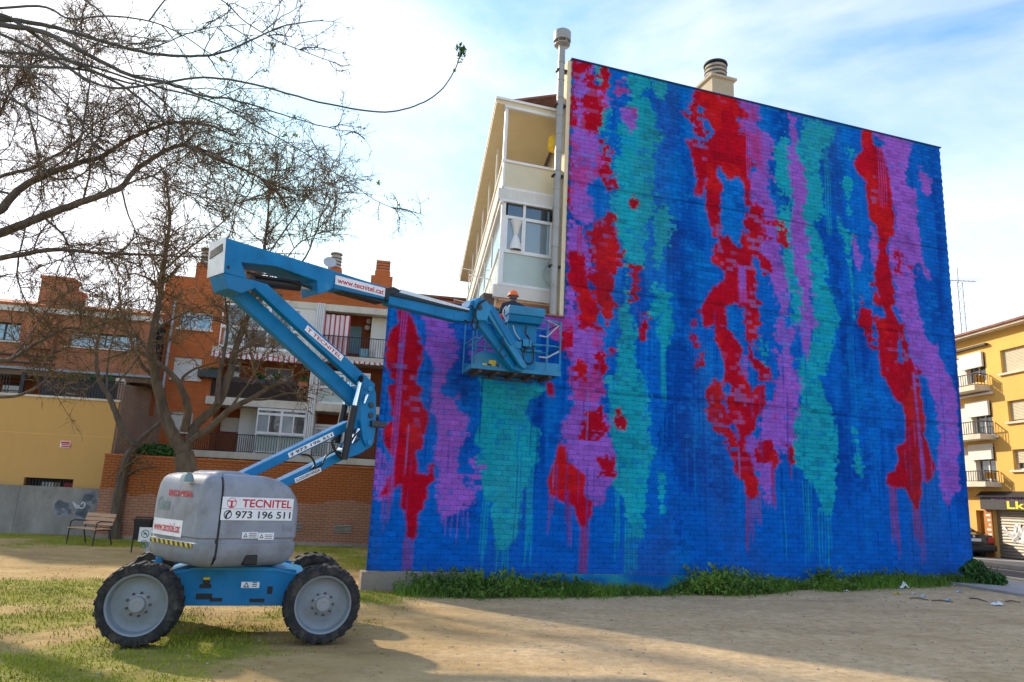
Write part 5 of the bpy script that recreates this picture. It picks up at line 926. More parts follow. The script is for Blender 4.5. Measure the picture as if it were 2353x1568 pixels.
# parked dark saloon car, rear towards the lot
cp = gnd(2291, 1290, ZS+.02); 
def make_car(loc, fwd):
    fwd = np.array(fwd, float); fwd /= np.linalg.norm(fwd); rt = np.array([fwd[1], -fwd[0], 0]); L0 = np.array(loc, float)
    car = thing('parked_car', loc, 'dark saloon car with light number plate, its tail past the end of the painted wall', 'car')
    def P3(x, y, z): return L0+fwd*x+rt*y+np.array([0, 0, z])
    # stations along the length: (x, half width, floor, belt, roof, roof half width)
    st = [(0, .70, .38, .72, .74, .55), (.06, .82, .30, .93, .95, .62), (.55, .86, .25, 1.0, 1.02, .66), (.95, .87, .22, 1.0, 1.20, .62), (1.35, .87, .22, .99, 1.40, .58), (2.0, .87, .22, .97, 1.44, .58), (2.7, .87, .22, .95, 1.38, .57), (3.2, .86, .22, .94, 1.1, .60), (3.5, .85, .24, .92, .95, .62), (4.1, .80, .28, .80, .83, .58), (4.3, .68, .36, .6, .62, .5)]
    mb = MB(); gl = MB(); vs = []
    for x, w, f, b, r, rw in st:
        ring = [(-w*.9, f), (-w, f+.14), (-w, b-.12), (-w*.95, b), (-rw, r-.02), (-rw*.6, r), (rw*.6, r), (rw, r-.02), (w*.95, b), (w, b-.12), (w, f+.14), (w*.9, f)]; vs.append([P3(x, y, z) for y, z in ring])
    n = 12; flat = [v for r in vs for v in r]
    fs = [(i*n+j, i*n+(j+1) % n, (i+1)*n+(j+1) % n, (i+1)*n+j) for i in range(len(st)-1) for j in range(n)]+[tuple(range(n-1, -1, -1)), tuple((len(st)-1)*n+j for j in range(n))]
    mb.add(flat, fs); body = obj('body', mb, 'car_paint', car, True)
    for i0, i1, nm in ((2, 4, 'rear_window'), (6, 8, 'windscreen')):
        g = MB(); A = [P3(st[i0][0]+.04, -st[i0][5]*.9, st[i0][4]+.012), P3(st[i0][0]+.04, st[i0][5]*.9, st[i0][4]+.012), P3(st[i1][0]-.02, st[i1][5]*.9, st[i1][4]+.012), P3(st[i1][0]-.02, -st[i1][5]*.9, st[i1][4]+.012)]; g.prism(A, (0, 0, .012)); obj(nm, g, 'car_glass', car)
    for s_ in (-1, 1):
        g = MB(); A = [P3(1.0, s_*.84, 1.02), P3(3.1, s_*.83, .97), P3(2.7, s_*.62, 1.33), P3(1.4, s_*.62, 1.35)]; g.prism(A, rt*s_*.012); obj('side_window', g, 'car_glass', car)
        g = MB(); g.prism([P3(-.01, s_*.80, .66), P3(-.01, s_*.52, .66), P3(-.01, s_*.55, .86), P3(-.01, s_*.80, .86)], fwd*.15); obj('tail_light', g, 'tail_red', car)
        for x in (.85, 3.45):
            w_ = MB(); w_.lathe([(-.1, .2), (-.1, .30), (-.07, .32), (.07, .32), (.1, .30), (.1, .2)], P3(x, s_*.76, .32), rt*s_, 24); ty = obj('wheel', w_, 'rubber', car, True)
            w_ = MB(); w_.lathe([(.06, .0), (.07, .06), (.09, .18), (.102, .2)], P3(x, s_*.76, .32), rt*s_, 16); obj('rim', w_, 'silver_plate', ty, True)
    g = MB(); g.prism([P3(-.012, -.26, .70), P3(-.012, .26, .70), P3(-.012, .26, .81), P3(-.012, -.26, .81)], fwd*.05); obj('number_plate', g, 'plate_white', car)
    g = MB(); g.prism([P3(-.09, -.84, .36), P3(-.09, .84, .36), P3(-.07, .86, .58), P3(-.07, -.86, .58)], fwd*.22); obj('bumper', g, 'car_paint', car, bevel=.04)
    g = MB(); g.lathe([(0, .001), (0, .05), (-.012, .045), (-.015, 0)], P3(.03, 0, .88), fwd, 14); obj('badge', g, 'silver_plate', car)
    return car
cl = cp+FR.n*.84; cl[2] = ZS+.012; make_car(cl, FR.e)
# antenna mast beyond
am = FR.hit(*cR(186, 245), -1.5); mo = thing('antenna_mast', FR.pt(am[0], zc2, -1.5), 'thin lattice television mast on the roof of the yellow flats', 'antenna'); ztop = FR.hit(*cR(172, -30), -1.5)[1]
mb = MB(); b0 = FR.pt(am[0], zc2, -1.5)
for dx, dy in ((0, 0), (.22, 0), (.11, .19)): mb.tube([b0+(dx, dy, 0), b0+(dx, dy, ztop-zc2)], .02, 5)
k = 0
while k*.5 < ztop-zc2-.5: z = k*.5; mb.tube([b0+(0, 0, z), b0+(.22, 0, z+.5)], .01, 4, False); mb.tube([b0+(.22, 0, z), b0+(.11, .19, z+.5)], .01, 4, False); k += 1
obj('mast', mb, 'grey_pipe', mo); mb = MB(); tp_ = b0+(.1, .1, ztop-zc2)
mb.tube([tp_+(-.8, 0, .1), tp_+(.8, 0, .1)], .02, 5)
for k in range(9): q = tp_+(-.75+k*.19, 0, .1); mb.tube([q+(0, -.45, 0), q+(0, .45, 0)], .012, 4)
mb.tube([tp_, tp_+(0, 0, .7)], .02, 5); obj('aerial', mb, 'grey_pipe', mo)
# ------------------------------------------------------------------ articulated boom lift
wlp = gnd(303, 1493); wrp = gnd(733, 1485); ax = wrp-wlp; WB = np.linalg.norm(ax); ax /= WB; ay = np.array([-ax[1], ax[0], 0]); UP = np.array([0, 0, 1.])
TW = 2.06; LC = (wlp+wrp)/2+ay*(TW/2); LC[2] = 0
lift = thing('boom_lift', LC, 'blue articulated boom lift with grey rounded hood raising a work platform to the mural', 'boom lift')
def lp(a, s, z): return LC+ax*a+ay*s+UP*z           # chassis frame: along, across (away), up
AZB = math.radians(42); FB = Fr(LC, AZB)                 # boom plane frame: u along the boom, n towards viewer's right-front
WR, WW = .472, .34
# wheels
def wheel_parts(parent, c, axis):
    c = np.array(c, float); axis = np.array(axis, float)
    mb = MB(); h = WW/2
    mb.lathe([(-h*.55, .30), (-h*.9, .33), (-h*.98, .38), (-h*.9, WR-.035), (-h*.5, WR-.02), (h*.5, WR-.02), (h*.9, WR-.035), (h*.98, .38), (h*.9, .345), (h*.8, .335)], c, axis, 48)
    x = np.cross(UP, axis); x /= np.linalg.norm(x); y = np.cross(axis, x)
    for k in range(22):                                  # tread lugs, two staggered rows
        for sgn in (-1, 1):
            an = 2*math.pi*(k+(.5 if sgn > 0 else 0))/22; r = x*math.cos(an)+y*math.sin(an); t = -x*math.sin(an)+y*math.cos(an)
            q = [c+axis*sgn*.01+r*(WR-.025)-t*.022, c+axis*sgn*h*.93+r*(WR-.05)+t*.02, c+axis*sgn*h*.93+r*(WR-.05)+t*.07, c+axis*sgn*.01+r*(WR-.025)+t*.028]; mb.prism(q, r*.026)
            q2 = [c+axis*sgn*h*.93+r*(WR-.11)+t*.02, c+axis*sgn*h*.93+r*(WR-.11)+t*.07, c+axis*sgn*h*.93+r*(WR-.028)+t*.07, c+axis*sgn*h*.93+r*(WR-.028)+t*.02]; mb.prism(q2, axis*sgn*.014)
    rim = MB(); rim.lathe([(h*.86, .345), (h*.93, .338), (h*.86, .318), (h*.30, .300), (h*.22, .27), (h*.26, .2), (h*.44, .12), (h*.44, 0)], c, axis, 48)
    w = obj('wheel', rim, 'rim_grey', parent, True, at_=c); obj('tyre', mb, 'rubber', w, True)
    hub = MB(); hub.lathe([(h*.40, .12), (h*.48, .115), (h*.52, .09), (h*.82, .085), (h*.88, .075), (h*.89, .04), (h*.86, .035), (h*.86, 0)], c, axis, 28); obj('hub', hub, 'hub_grey', w, True)
    for k in range(9):
        an = 2*math.pi*k/9; q = c+(x*math.cos(an)+y*math.sin(an))*.128+axis*h*.43; b = MB(); b.lathe([(0, .014), (.03, .013), (.035, 0)], q, axis, 6); obj('wheel_nut', b, 'rust_steel', w)
    return w
nearax = -ay
def rotz(v, a): a = math.radians(a); return np.array([v[0]*math.cos(a)-v[1]*math.sin(a), v[0]*math.sin(a)+v[1]*math.cos(a), v[2]])
wheel_parts(lift, lp(-WB/2, -TW/2+WW/2, WR-.004), rotz(nearax, -9)); wheel_parts(lift, lp(WB/2, -TW/2+WW/2, WR-.004), rotz(nearax, 2))
wheel_parts(lift, lp(-WB/2, TW/2-WW/2, WR-.004), rotz(-nearax, -9)); wheel_parts(lift, lp(WB/2, TW/2-WW/2, WR-.004), rotz(-nearax, 0))
# chassis: side plates with cut-outs, deck, axles
CN = -.62
FCH = Fr(lp(0, CN, 0), math.atan2(ax[0], ax[1]))
def ch(x, y): return FCH.hit(*c1(x, y))
outl = [ch(700, 840), ch(1150, 815), ch(1380, 818), ch(1640, 845), ch(1560, 1125), ch(760, 1125), ch(680, 990)]
zt0 = max(z for _, z in outl); zb0_ = ch(1100, 1125)[1]
mb = MB(); mb.prism([FCH.pt(u, z) for u, z in outl], -FCH.n*.05); obj('side_plate', mb, 'lift_blue', lift, bevel=.006)
mb = MB(); mb.prism([FCH.pt(u, z, -1.2) for u, z in outl], -FCH.n*.05); obj('side_plate', mb, 'lift_blue', lift, bevel=.006)
u0_, u1_ = ch(660, 860)[0], ch(1690, 870)[0]
mb = MB(); mb.fbox(FCH, u0_+.1, u1_-.1, zb0_+.03, zt0-.07, -1.2, -.051); obj('chassis_box', mb, 'black', lift)
mb = MB(); mb.prism([FCH.pt(u0_-.06, zt0-.10, .01), FCH.pt(-.5, zt0-.02, .01), FCH.pt(.45, zt0-.02, .01), FCH.pt(u1_+.05, zt0-.10, .01), FCH.pt(u1_+.05, zt0-.125, .01), FCH.pt(.45, zt0-.045, .01), FCH.pt(-.5, zt0-.045, .01), FCH.pt(u0_-.06, zt0-.125, .01)], -FCH.n*1.28); obj('deck', mb, 'lift_blue_light', lift)
for a in (-WB/2, WB/2):
    mb = MB(); mb.prism([lp(a-.09, CN-.2, WR-.09), lp(a+.09, CN-.2, WR-.09), lp(a+.09, CN-.2, WR+.09), lp(a-.09, CN-.2, WR+.09)], ay*1.65); obj('axle', mb, 'dark_steel', lift)
for k, (x0, y0, x1, y1) in enumerate(((908, 920, 958, 960), (880, 955, 970, 988), (852, 1028, 975, 1075), (960, 1062, 1055, 1092), (1270, 1068, 1385, 1097), (1412, 972, 1447, 1032))):
    a = ch(x0, y0); b = ch(x1, y1); mb = MB(); mb.fbox(FCH, a[0], b[0], a[1], b[1], -.02, .003); obj('slot', mb, 'black', lift)
a = ch(910, 898); b = ch(962, 920); mb = MB(); mb.fbox(FCH, a[0], b[0], a[1], b[1], 0, .05); obj('yellow_cap', mb, 'hazard_yellow', lift, bevel=.01)
a = ch(1208, 937); b = ch(1345, 985); mb = MB(); mb.fbox(FCH, a[0], b[0], a[1], b[1], .0, .004); dl = obj('warning_sticker', mb, 'sticker_white', lift)
def tri(mb, F, u, z, s, n): mb.add([F.pt(u-s, z-s*.8, n), F.pt(u+s, z-s*.8, n), F.pt(u, z+s, n), F.pt(u-s*.55, z-s*.5, n), F.pt(u+s*.55, z-s*.5, n), F.pt(u, z+s*.5, n)], [(0, 1, 4, 3), (1, 2, 5, 4), (2, 0, 3, 5)])
mb = MB(); tri(mb, FCH, a[0]+.06, (a[1]+b[1])/2, .035, .007)
for k in range(3): mb.fbox(FCH, a[0]+.13, b[0]-.03, b[1]+.015+k*.022, b[1]+.024+k*.022, .004, .006)
obj('print', mb, 'letter_black', dl)
mb = MB(); q = FCH.pt(*ch(510, 790), -.3); mb.fbox(FCH, ch(505, 770)[0], ch(560, 770)[0], ch(520, 820)[1], ch(520, 765)[1], -.5, -.38); mb.fbox(FCH, ch(465, 800)[0], ch(510, 800)[0], ch(480, 825)[1], ch(480, 797)[1], -.5, -.36); obj('steer_bracket', mb, 'lift_blue_light', lift, bevel=.008)
# turntable ring and hood
zH0, zH1 = .87, 2.0
mb = MB(); mb.lathe([(zt0-.06, .0), (zt0-.06, .48), (zH0+.05, .48), (zH0+.05, 0)], LC, UP, 36); obj('turntable_ring', mb, 'black', lift, True)
HT0, HT1, HN = -.98, .30, .86
def hood_mesh(t0, t1, n0, n1, prof, r=.22, seg=6, tail=True, front=True):
    """rounded plan lofted through (z, inset) stations"""
    mb = MB(); rings = []
    for z, ins, fins in prof:
        a0, a1, b0, b1 = t0+(ins if tail else 0), t1-(fins if front else 0), n0+ins, n1-ins; ring = []; rf = max(.05, r-ins*.2) if front else .004; rt = max(.05, r-ins*.2) if tail else .004
        for cx_, cy_, st_, rr_ in ((a1-rf, b1-rf, 0, rf), (a0+rt, b1-rt, 90, rt), (a0+rt, b0+rt, 180, rt), (a1-rf, b0+rf, 270, rf)):
            for k in range(seg+1): an = math.radians(st_+90*k/seg); ring.append(FB.pt(cx_+rr_*math.cos(an), z, cy_+rr_*math.sin(an)))
        rings.append(ring)
    n = len(rings[0]); flat = [p for r_ in rings for p in r_]
    fs = [(i*n+j, i*n+(j+1) % n, (i+1)*n+(j+1) % n, (i+1)*n+j) for i in range(len(rings)-1) for j in range(n)]+[tuple(range(n-1, -1, -1)), tuple((len(rings)-1)*n+j for j in range(n))]
    return mb.add(flat, fs)
prof = [(.885, .16, .16), (.90, .10, .10), (.95, .04, .04), (1.05, .0, 0), (1.16, -.005, 0), (1.175, .018, .018), (1.215, .018, .018), (1.23, .0, 0), (1.60, .0, 0), (1.72, .006, .04), (1.84, .02, .13), (1.91, .045, .25), (1.95, .085, .36), (1.975, .16, .48)]
HS = -.79                                               # seam between tail cover and side cover
hood = obj('hood', hood_mesh(HS+.015, HT1, -.56, HN, prof, .12, tail=False), 'hood_grey', lift, True)
tail = obj('tail_cover', hood_mesh(HT0-.02, HS-.015, -.56, HN, [(z, i, 0) for z, i, f in prof], .15, front=False), 'hood_grey', lift, True)
mb = hood_mesh(HS-.018, HS+.018, -.552, HN-.009, [(.93, .06, 0), (1.0, .0, 0), (1.6, .0, 0), (1.83, .03, 0), (1.955, .13, 0)], .02, tail=False, front=False); obj('seam', mb, 'black', lift)
mb = hood_mesh(-.66, -.12, -.42, .42, [(1.93, .0, 0), (1.99, .03, .06), (2.02, .09, .16)], .12); obj('hood_cap', mb, 'hood_grey', hood, True)
mb = hood_mesh(-1.10, -.98, .30, .52, [(1.86, .0, 0), (1.93, .01, .01), (1.965, .03, .03)], .05); obj('beacon', mb, 'emboss_teal', tail, True)
FH = FB.off(HN+.003)                                     # near flat side of the hood
FTL = Fr(FB.pt(HT0-.022, 0, 0), AZB+math.pi/2)           # tail face frame; u runs towards the viewer side
FTL.e = FB.n.copy(); FTL.n = -FB.e.copy()
def hr(x, y): return FH.hit(*c1(x, y))
def poster(F, r, parent, m='sticker_white', n=.001, t=.003, name='sticker'): mb = MB(); mb.fbox(F, *r, n, n+t); return obj(name, mb, m, parent)
a = hr(1062, 268); b = hr(1600, 458); s1 = (a[0], min(b[0], HT1-.11), b[1], a[1]); st1 = poster(FH, s1, hood)
w_, h_ = s1[1]-s1[0], s1[3]-s1[2]
text('lettering', 'TECNITEL', FH.pt(s1[0]+w_*.265, s1[2]+h_*.56, .004), FH.e, UP, w_*.71, h_*.36, 'letter_red', hood, .002, .02)
text('lettering', '973 196 511', FH.pt(s1[0]+w_*.19, s1[2]+h_*.08, .004), FH.e, UP, w_*.78, h_*.32, 'letter_black', hood, .002, .015)
mb = MB(); mb.fbox(FH, s1[0], s1[1], s1[2]+h_*.485, s1[2]+h_*.495, .004, .0055); obj('rule_line', mb, 'letter_black', hood)
def ringm(mb, F, u, z, r, w, n, k=28):
    for i in range(k):
        a0, a1 = 2*math.pi*i/k, 2*math.pi*(i+1)/k
        mb.add([F.pt(u+r*math.cos(a0), z+r*math.sin(a0), n), F.pt(u+r*math.cos(a1), z+r*math.sin(a1), n), F.pt(u+(r-w)*math.cos(a1), z+(r-w)*math.sin(a1), n), F.pt(u+(r-w)*math.cos(a0), z+(r-w)*math.sin(a0), n)], [(0, 1, 2, 3)])
mb = MB(); uc_, zc_2 = s1[0]+w_*.125, s1[2]+h_*.74; ringm(mb, FH, uc_, zc_2, h_*.22, .006, .006); mb.fbox(FH, uc_-h_*.22, uc_+h_*.22, zc_2+h_*.06, zc_2+h_*.1, .004, .0065); mb.fbox(FH, uc_-.012, uc_+.012, zc_2-h_*.14, zc_2+h_*.06, .004, .006); mb.fbox(FH, uc_-.028, uc_+.028, zc_2-h_*.2, zc_2-h_*.14, .004, .006); obj('emblem', mb, 'letter_red', hood)
mb = MB(); zc_3 = s1[2]+h_*.24; uc_ = s1[0]+w_*.09; ringm(mb, FH, uc_, zc_3, h_*.19, .006, .006); ringm(mb, FH, uc_, zc_3, h_*.16, .005, .006); stroke(mb, FH, [(uc_-.02, zc_3-.045), (uc_-.015, zc_3), (uc_+.025, zc_3+.045)], .011, .006); obj('phone_symbol', mb, 'letter_black', hood)
for x0, y0, x1, y1 in ((1213, 547, 1332, 597), (1340, 552, 1456, 607)):
    a = hr(x0, y0); b = hr(x1, y1); r = (a[0], b[0], b[1], a[1]); poster(FH, r, hood, name='warning_sticker'); mb = MB(); tri(mb, FH, r[0]+.045, (r[2]+r[3])/2, .028, .006)
    for k in range(3): mb.fbox(FH, r[0]+.09, r[1]-.02, r[2]+.015+k*.02, r[2]+.022+k*.02, .004, .006)
    obj('print', mb, 'letter_black', hood)
a = hr(1490, 590); mb = MB(); text('embossed_name', 'Genie', FH.pt(HT1-.25, a[1]+.075, 0), FH.e, UP, .15, .09, 'hood_grey', hood, .006, .02)
a = hr(1240, 710); b = hr(1335, 795); mb = MB(); mb.fbox(FH, a[0], b[0], b[1]-.02, a[1], -.12, -.01); obj('latch_pocket', mb, 'black', hood, bevel=.02)
def tr(x, y): return FTL.hit(*c1(x, y))
ta = lambda x, y: FTL.pt(*tr(x, y), .004)
a = tr(640, 260); b = tr(832, 215); text('lettering', 'BD456', FTL.pt(a[0], a[1], .003), FTL.e, UP, b[0]-a[0], .075, 'letter_red', tail, .003, .02)
a = tr(530, 362); b = tr(655, 285); text('embossed_name', 'Genie', FTL.pt(max(a[0]-.1, -.36), a[1], .001), FTL.e, UP, b[0]-max(a[0]-.1, -.36), .16, 'emboss_teal', tail, .006, .02)
a = tr(512, 555); b = tr(750, 458); sr = (-.41, min(b[0], .64), a[1], b[1]); poster(FTL, sr, tail)
text('lettering', 'www.tecnitel.cat', FTL.pt(sr[0]+.03, sr[2]+.045, .004), FTL.e, UP, sr[1]-sr[0]-.08, .11, 'letter_red', tail, .002, .02)
a = tr(520, 640); b = tr(840, 620); z0_, z1_ = tr(700, 652)[1], tr(700, 618)[1]; r = (-.42, min(b[0], .70), z0_, z1_); poster(FTL, r, tail, 'hazard_yellow', .012, name='hazard_stripe'); mb = MB(); k = 0
while r[0]+k*.13+.07 < r[1]: u = r[0]+k*.13; mb.add([FTL.pt(u, r[2], .017), FTL.pt(u+.06, r[2], .017), FTL.pt(u+.02, r[3], .017), FTL.pt(max(r[0], u-.04), r[3], .017)], [(0, 1, 2, 3)]); k += 1
obj('stripe', mb, 'letter_black', tail)
# arms: sections cut in the boom plane
def arm(name, pts, n0, n1, m='lift_blue', bev=.012, fn=c2, nref=None, parent=None):
    nr_ = n1 if nref is None else nref
    mb = MB(); mb.prism([FB.pt(*FB.hit(*fn(x, y), nr_), n1) for x, y in pts], -FB.n*(n1-n0)); return obj(name, mb, m, parent or lift, bevel=bev)
lo1 = arm('lower_link', [(225, 1575), (940, 1228), (1000, 1225), (1000, 1275), (930, 1290), (350, 1575), (330, 1600), (215, 1600)], -.09, .09); lo2 = arm('lower_link', [(300, 1702), (880, 1425), (1060, 1330), (1085, 1385), (900, 1475), (690, 1575), (400, 1712)], -.10, .10)
arm('pedestal', [(215, 1575), (420, 1585), (420, 1640), (200, 1640)], -.25, .25, 'lift_blue')
arm('mid_casting', pl('1010 1000 1090 1005 1106 1060 1106 1260 1090 1370 1045 1392 1022 1345 1005 1220 1008 1120'), -.14, .16)
arm('mid_gusset', pl('880 1478 900 1430 990 1310 1085 1330 1085 1385 1000 1440'), -.12, .12)
up1 = arm('upper_arm', pl('310 338 425 372 1100 1000 1090 1050 1035 1035 335 388'), .05, .17); up2 = arm('upper_arm', pl('130 335 230 345 1030 1090 1010 1170 960 1135 185 430'), -.15, -.03)
mb = MB()
arm('rear_knuckle', pl('148 301 340 350 345 400 260 430 175 400'), -.2, .2)
# main boom
boom = arm('main_boom', pl('165 80 855 290 835 398 800 420 740 436 735 352 480 262 262 236 300 342 150 300'), -.24, .20)
arm('boom_tube', pl('850 291 1185 396 1172 470 838 400'), -.13, .145); arm('boom_underside', pl('855 402 1175 474 1150 492 900 425'), -.1, .1, 'black')
end = MB(); A_ = [FB.pt(*FB.hit(*c2(x, y), .20), n) for (x, y), n in (((164, 79), .202), ((149, 301), .202), ((149, 301), -.242), ((164, 79), -.242))]; end.prism(A_, -FB.e*.012); obj('end_plate', end, 'silver_plate', lift)
ec = (A_[0]+A_[1]+A_[2]+A_[3])/4; end = MB(); zz_ = ec+UP*.06; end.prism([zz_+FB.n*.17+UP*.11-FB.e*.014, zz_+FB.n*.17+UP*.0-FB.e*.014, zz_-FB.n*.17-UP*.05-FB.e*.014, zz_-FB.n*.17+UP*.06-FB.e*.014], -FB.e*.01); obj('end_opening', end, 'black', lift)
ext = arm('telescopic_tube', pl('1180 398 1690 520 1640 600 1600 600 1185 498'), -.085, .10); arm('extension_tube', pl('1190 420 1690 535 1690 548 1190 440'), .10, .13, 'black', .004); arm('top_cover', pl('1258 402 1690 524 1690 544 1250 424'), -.07, .125, 'silver_plate', .004)
arm('wear_collar', pl('1165 398 1215 388 1265 412 1225 430 1190 440 1185 470 1160 465'), -.14, .16, 'black', .01)
arm('boom_head', pl('1590 560 1690 510 1700 480 1760 455 1800 475 1825 530 1780 570 1720 612 1600 600'), -.11, .11); arm('jib_plate', pl('1730 470 1790 462 1830 520 1800 600 1745 600 1720 540'), -.14, .15, 'lift_blue_light')
jl = arm('jib_link', pl('1740 575 1785 590 2005 880 1985 915 1960 905 1745 625'), -.12, -.02); jl2 = arm('jib_link', pl('1800 500 1840 500 1985 735 1955 760 1935 735'), .02, .12); arm('jib_link', pl('1790 540 1815 530 2055 885 2035 905 2015 890'), .03, .10, 'lift_blue_light')
def rod(name, a, b, r, n, m, fn=c2, sides=14):
    mb = MB(); mb.tube([FB.pt(*FB.hit(*fn(*a), n), n), FB.pt(*FB.hit(*fn(*b), n), n)], r, sides); return obj(name, mb, m, lift, True)
rod('cylinder_rod', (1003, 985), (968, 1140), .035, .2, 'chrome'); rod('cylinder_barrel', (968, 1135), (902, 1470), .055, .2, 'black'); rod('cylinder_rod', (938, 990), (905, 1140), .03, -.2, 'chrome'); rod('cylinder_barrel', (908, 1130), (858, 1370), .05, -.2, 'black')
rod('pivot_pin', (1005, 965), (1012, 968), .06, .22, 'black'); rod('cylinder_rod', (1050, 1065), (1028, 1120), .022, .2, 'chrome'); rod('cylinder_rod', (995, 1280), (950, 1370), .025, .18, 'chrome')
rod('lift_cylinder', (330, 350), (620, 385), .075, .05, 'black'); rod('cylinder_rod', (618, 385), (720, 400), .035, .05, 'chrome'); rod('jib_cylinder', (1800, 560), (1985, 810), .035, 0, 'dark_steel')
for x, y in ((1072, 1130), (1070, 1195), (1065, 1030), (1060, 1365)): 
    u, z = FB.hit(*c2(x, y), .16); mb = MB(); mb.lathe([(0, .0), (0, .045), (.02, .045), (.025, 0)], FB.pt(u, z, .16), FB.n, 16); obj('pivot_boss', mb, 'dark_steel' if y in (1130, 1195) else 'lift_blue_light', lift, True)
def pinat(x, y, n, r=.03, m='black'):
    u, z = FB.hit(*c2(x, y), n); mb = MB(); mb.lathe([(0, 0), (0, r), (.02, r), (.024, 0)], FB.pt(u, z, n), FB.n, 14); obj('pivot_boss', mb, m, lift, True)
pinat(172, 268, .18, .025); pinat(790, 388, .18, .05, 'lift_blue_light'); pinat(1755, 520, .15, .05, 'dark_steel')
mb = MB(); u, z = FB.hit(*c2(1095, 1250), .1); mb.fbox(FB, u-.14, u+.14, z-.05, z+.04, .05, .22); obj('step_bracket', mb, 'dark_steel', lift, bevel=.01)
# hoses
def hose(name, pts, n, r=.014, fn=c2, m='black', parent=None):
    P = [FB.pt(*FB.hit(*fn(x, y), n), n) for x, y in pts]; Q = []
    for i in range(len(P)-1):
        p0, p1, p2, p3 = P[max(i-1, 0)], P[i], P[i+1], P[min(i+2, len(P)-1)]
        for k in range(6): t = k/6; Q.append(.5*((2*p1)+(-p0+p2)*t+(2*p0-5*p1+4*p2-p3)*t*t+(-p0+3*p1-3*p2+p3)*t**3))
    Q.append(P[-1]); mb = MB(); mb.tube(Q, r, 6); return obj(name, mb, m, parent or lift, True)
hose('hose', pl('640 1440 690 1450 720 1500 700 1530'), .13); hose('hose', pl('700 1530 760 1510 790 1450 850 1420 900 1440'), .13); hose('hose', pl('890 1470 850 1420 830 1360 860 1330'), .2, .02); hose('hose', pl('1700 500 1730 560 1700 610 1660 600'), .16, .016); hose('hose', pl('1790 470 1750 500 1720 570 1715 620'), .18, .02); hose('hose', pl('1700 620 1720 660 1740 640 1745 600'), .14)
hose('hose', pl('1900 700 1900 760 1880 800 1900 830 1930 810'), .14, .012); hose('hose', pl('300 300 420 330 560 350 700 400'), .15, .018)
hose('hose', pl('960 1290 985 1310 1000 1340 960 1370'), .18, .014); hose('hose', pl('1000 1290 960 1340 930 1390'), .2, .012)
# arm stickers
FBs = lambda n: FB.off(n)
def decal(pts, n, s, m, parent, pad=.1, symbol=False):
    """pts: TL, TR, BR, BL in the photo of a sticker lying on an arm's near face"""
    q = [FB.pt(*FB.hit(*c2(x, y), n), n) for x, y in pts]; ex = ((q[1]-q[0])+(q[2]-q[3]))/2; ey = ((q[0]-q[3])+(q[1]-q[2]))/2; w = np.linalg.norm(ex); ex = ex/w; ey = ey-ex*(ey@ex); h = np.linalg.norm(ey); ey /= h; o = q[3]
    mb = MB(); mb.prism([o, o+ex*w, o+ex*w+ey*h, o+ey*h], FB.n*.003); obj('sticker', mb, 'sticker_white', parent)
    off = .11*w if symbol else 0
    text('lettering', s, o+ex*(w*.04+off)+ey*h*.2+FB.n*.003, ex, ey, w*.92-off, h*.6, m, parent, .002, .02)
    if symbol:
        mb = MB(); c = o+ex*w*.07+ey*h*.5+FB.n*.005; k = 20
        for i in range(k):
            a0, a1 = 2*math.pi*i/k, 2*math.pi*(i+1)/k; P_2 = lambda a_, r_: c+ex*r_*math.cos(a_)+ey*r_*math.sin(a_); mb.add([P_2(a0, h*.36), P_2(a1, h*.36), P_2(a1, h*.28), P_2(a0, h*.28)], [(0, 1, 2, 3)])
        mb.add([c-ex*.012-ey*h*.18, c+ex*.012-ey*h*.18, c+ex*.02+ey*h*.18, c-ex*.006+ey*h*.18], [(0, 1, 2, 3)]); obj('phone_symbol', mb, m, parent)
decal(pl('852 313 1168 400 1160 450 846 372'), .147, 'www.tecnitel.cat', 'letter_red', lift); decal(pl('670 628 895 820 885 860 655 660'), .173, 'T TECNITEL', 'letter_red', lift); decal(pl('553 1430 838 1295 838 1325 560 1462'), .093, '973 196 511', 'letter_black', lift, symbol=True); decal(pl('590 1592 752 1520 762 1545 600 1620'), .103, 'LLOGUER/VENDA', 'letter_black', lift)
# ------------------------------------------------------------------ work platform (basket) at the jib end
AZP = math.radians(74)
ua_, za_ = FB.hit(*c2(2020, 900), 0); jb = FB.pt(ua_, za_); FP = Fr(jb, AZP)                   # near long side of the platform passes just behind the jib foot
FP = FP.off(-.06)
def bp(x, y, n=0.): return FP.hit(*c3(x, y), n)
pu0 = bp(300, 1260)[0]; pu1 = bp(1495, 1340)[0]; pz = .5*(bp(330, 1250)[1]+bp(1490, 1340)[1]); PD = .80
rz = pz+1.06
mb = MB(); mb.fbox(FP, pu0, pu1, pz-.03, pz+.0, -PD, 0); plat = obj('platform_floor', mb, 'rust_steel', lift)
mb = MB(); 
for a, b, c, d in ((pu0-.02, pu1+.02, -.04, .015), (pu0-.02, pu1+.02, -PD-.015, -PD+.04)): mb.fbox(FP, a, b, pz-.05, pz+.03, c, d)
for u in (pu0-.018, pu1-.04): mb.fbox(FP, u, u+.058, pz-.045, pz+.028, -PD+.042, -.042)
obj('floor_frame', mb, 'lift_blue_light', plat)
mb = MB()
for k in range(5): u = pu0+(pu1-pu0)*(k+.5)/5; mb.fbox(FP, u-.03, u+.03, pz-.10, pz-.031, -PD+.05, -.05)
mb.fbox(FP, pu0+.35, pu1-.35, pz-.12, pz-.1005, -PD+.12, -PD+.2); obj('floor_joists', mb, 'rust_steel', plat)
def rail(pts, r=.02, name='guard_rail', m='lift_blue_light'): mb = MB(); mb.tube([FP.pt(*p) for p in pts], r, 8); return obj(name, mb, m, plat, True)
ug0 = bp(640, 900)[0]; ug1 = bp(1215, 900)[0]
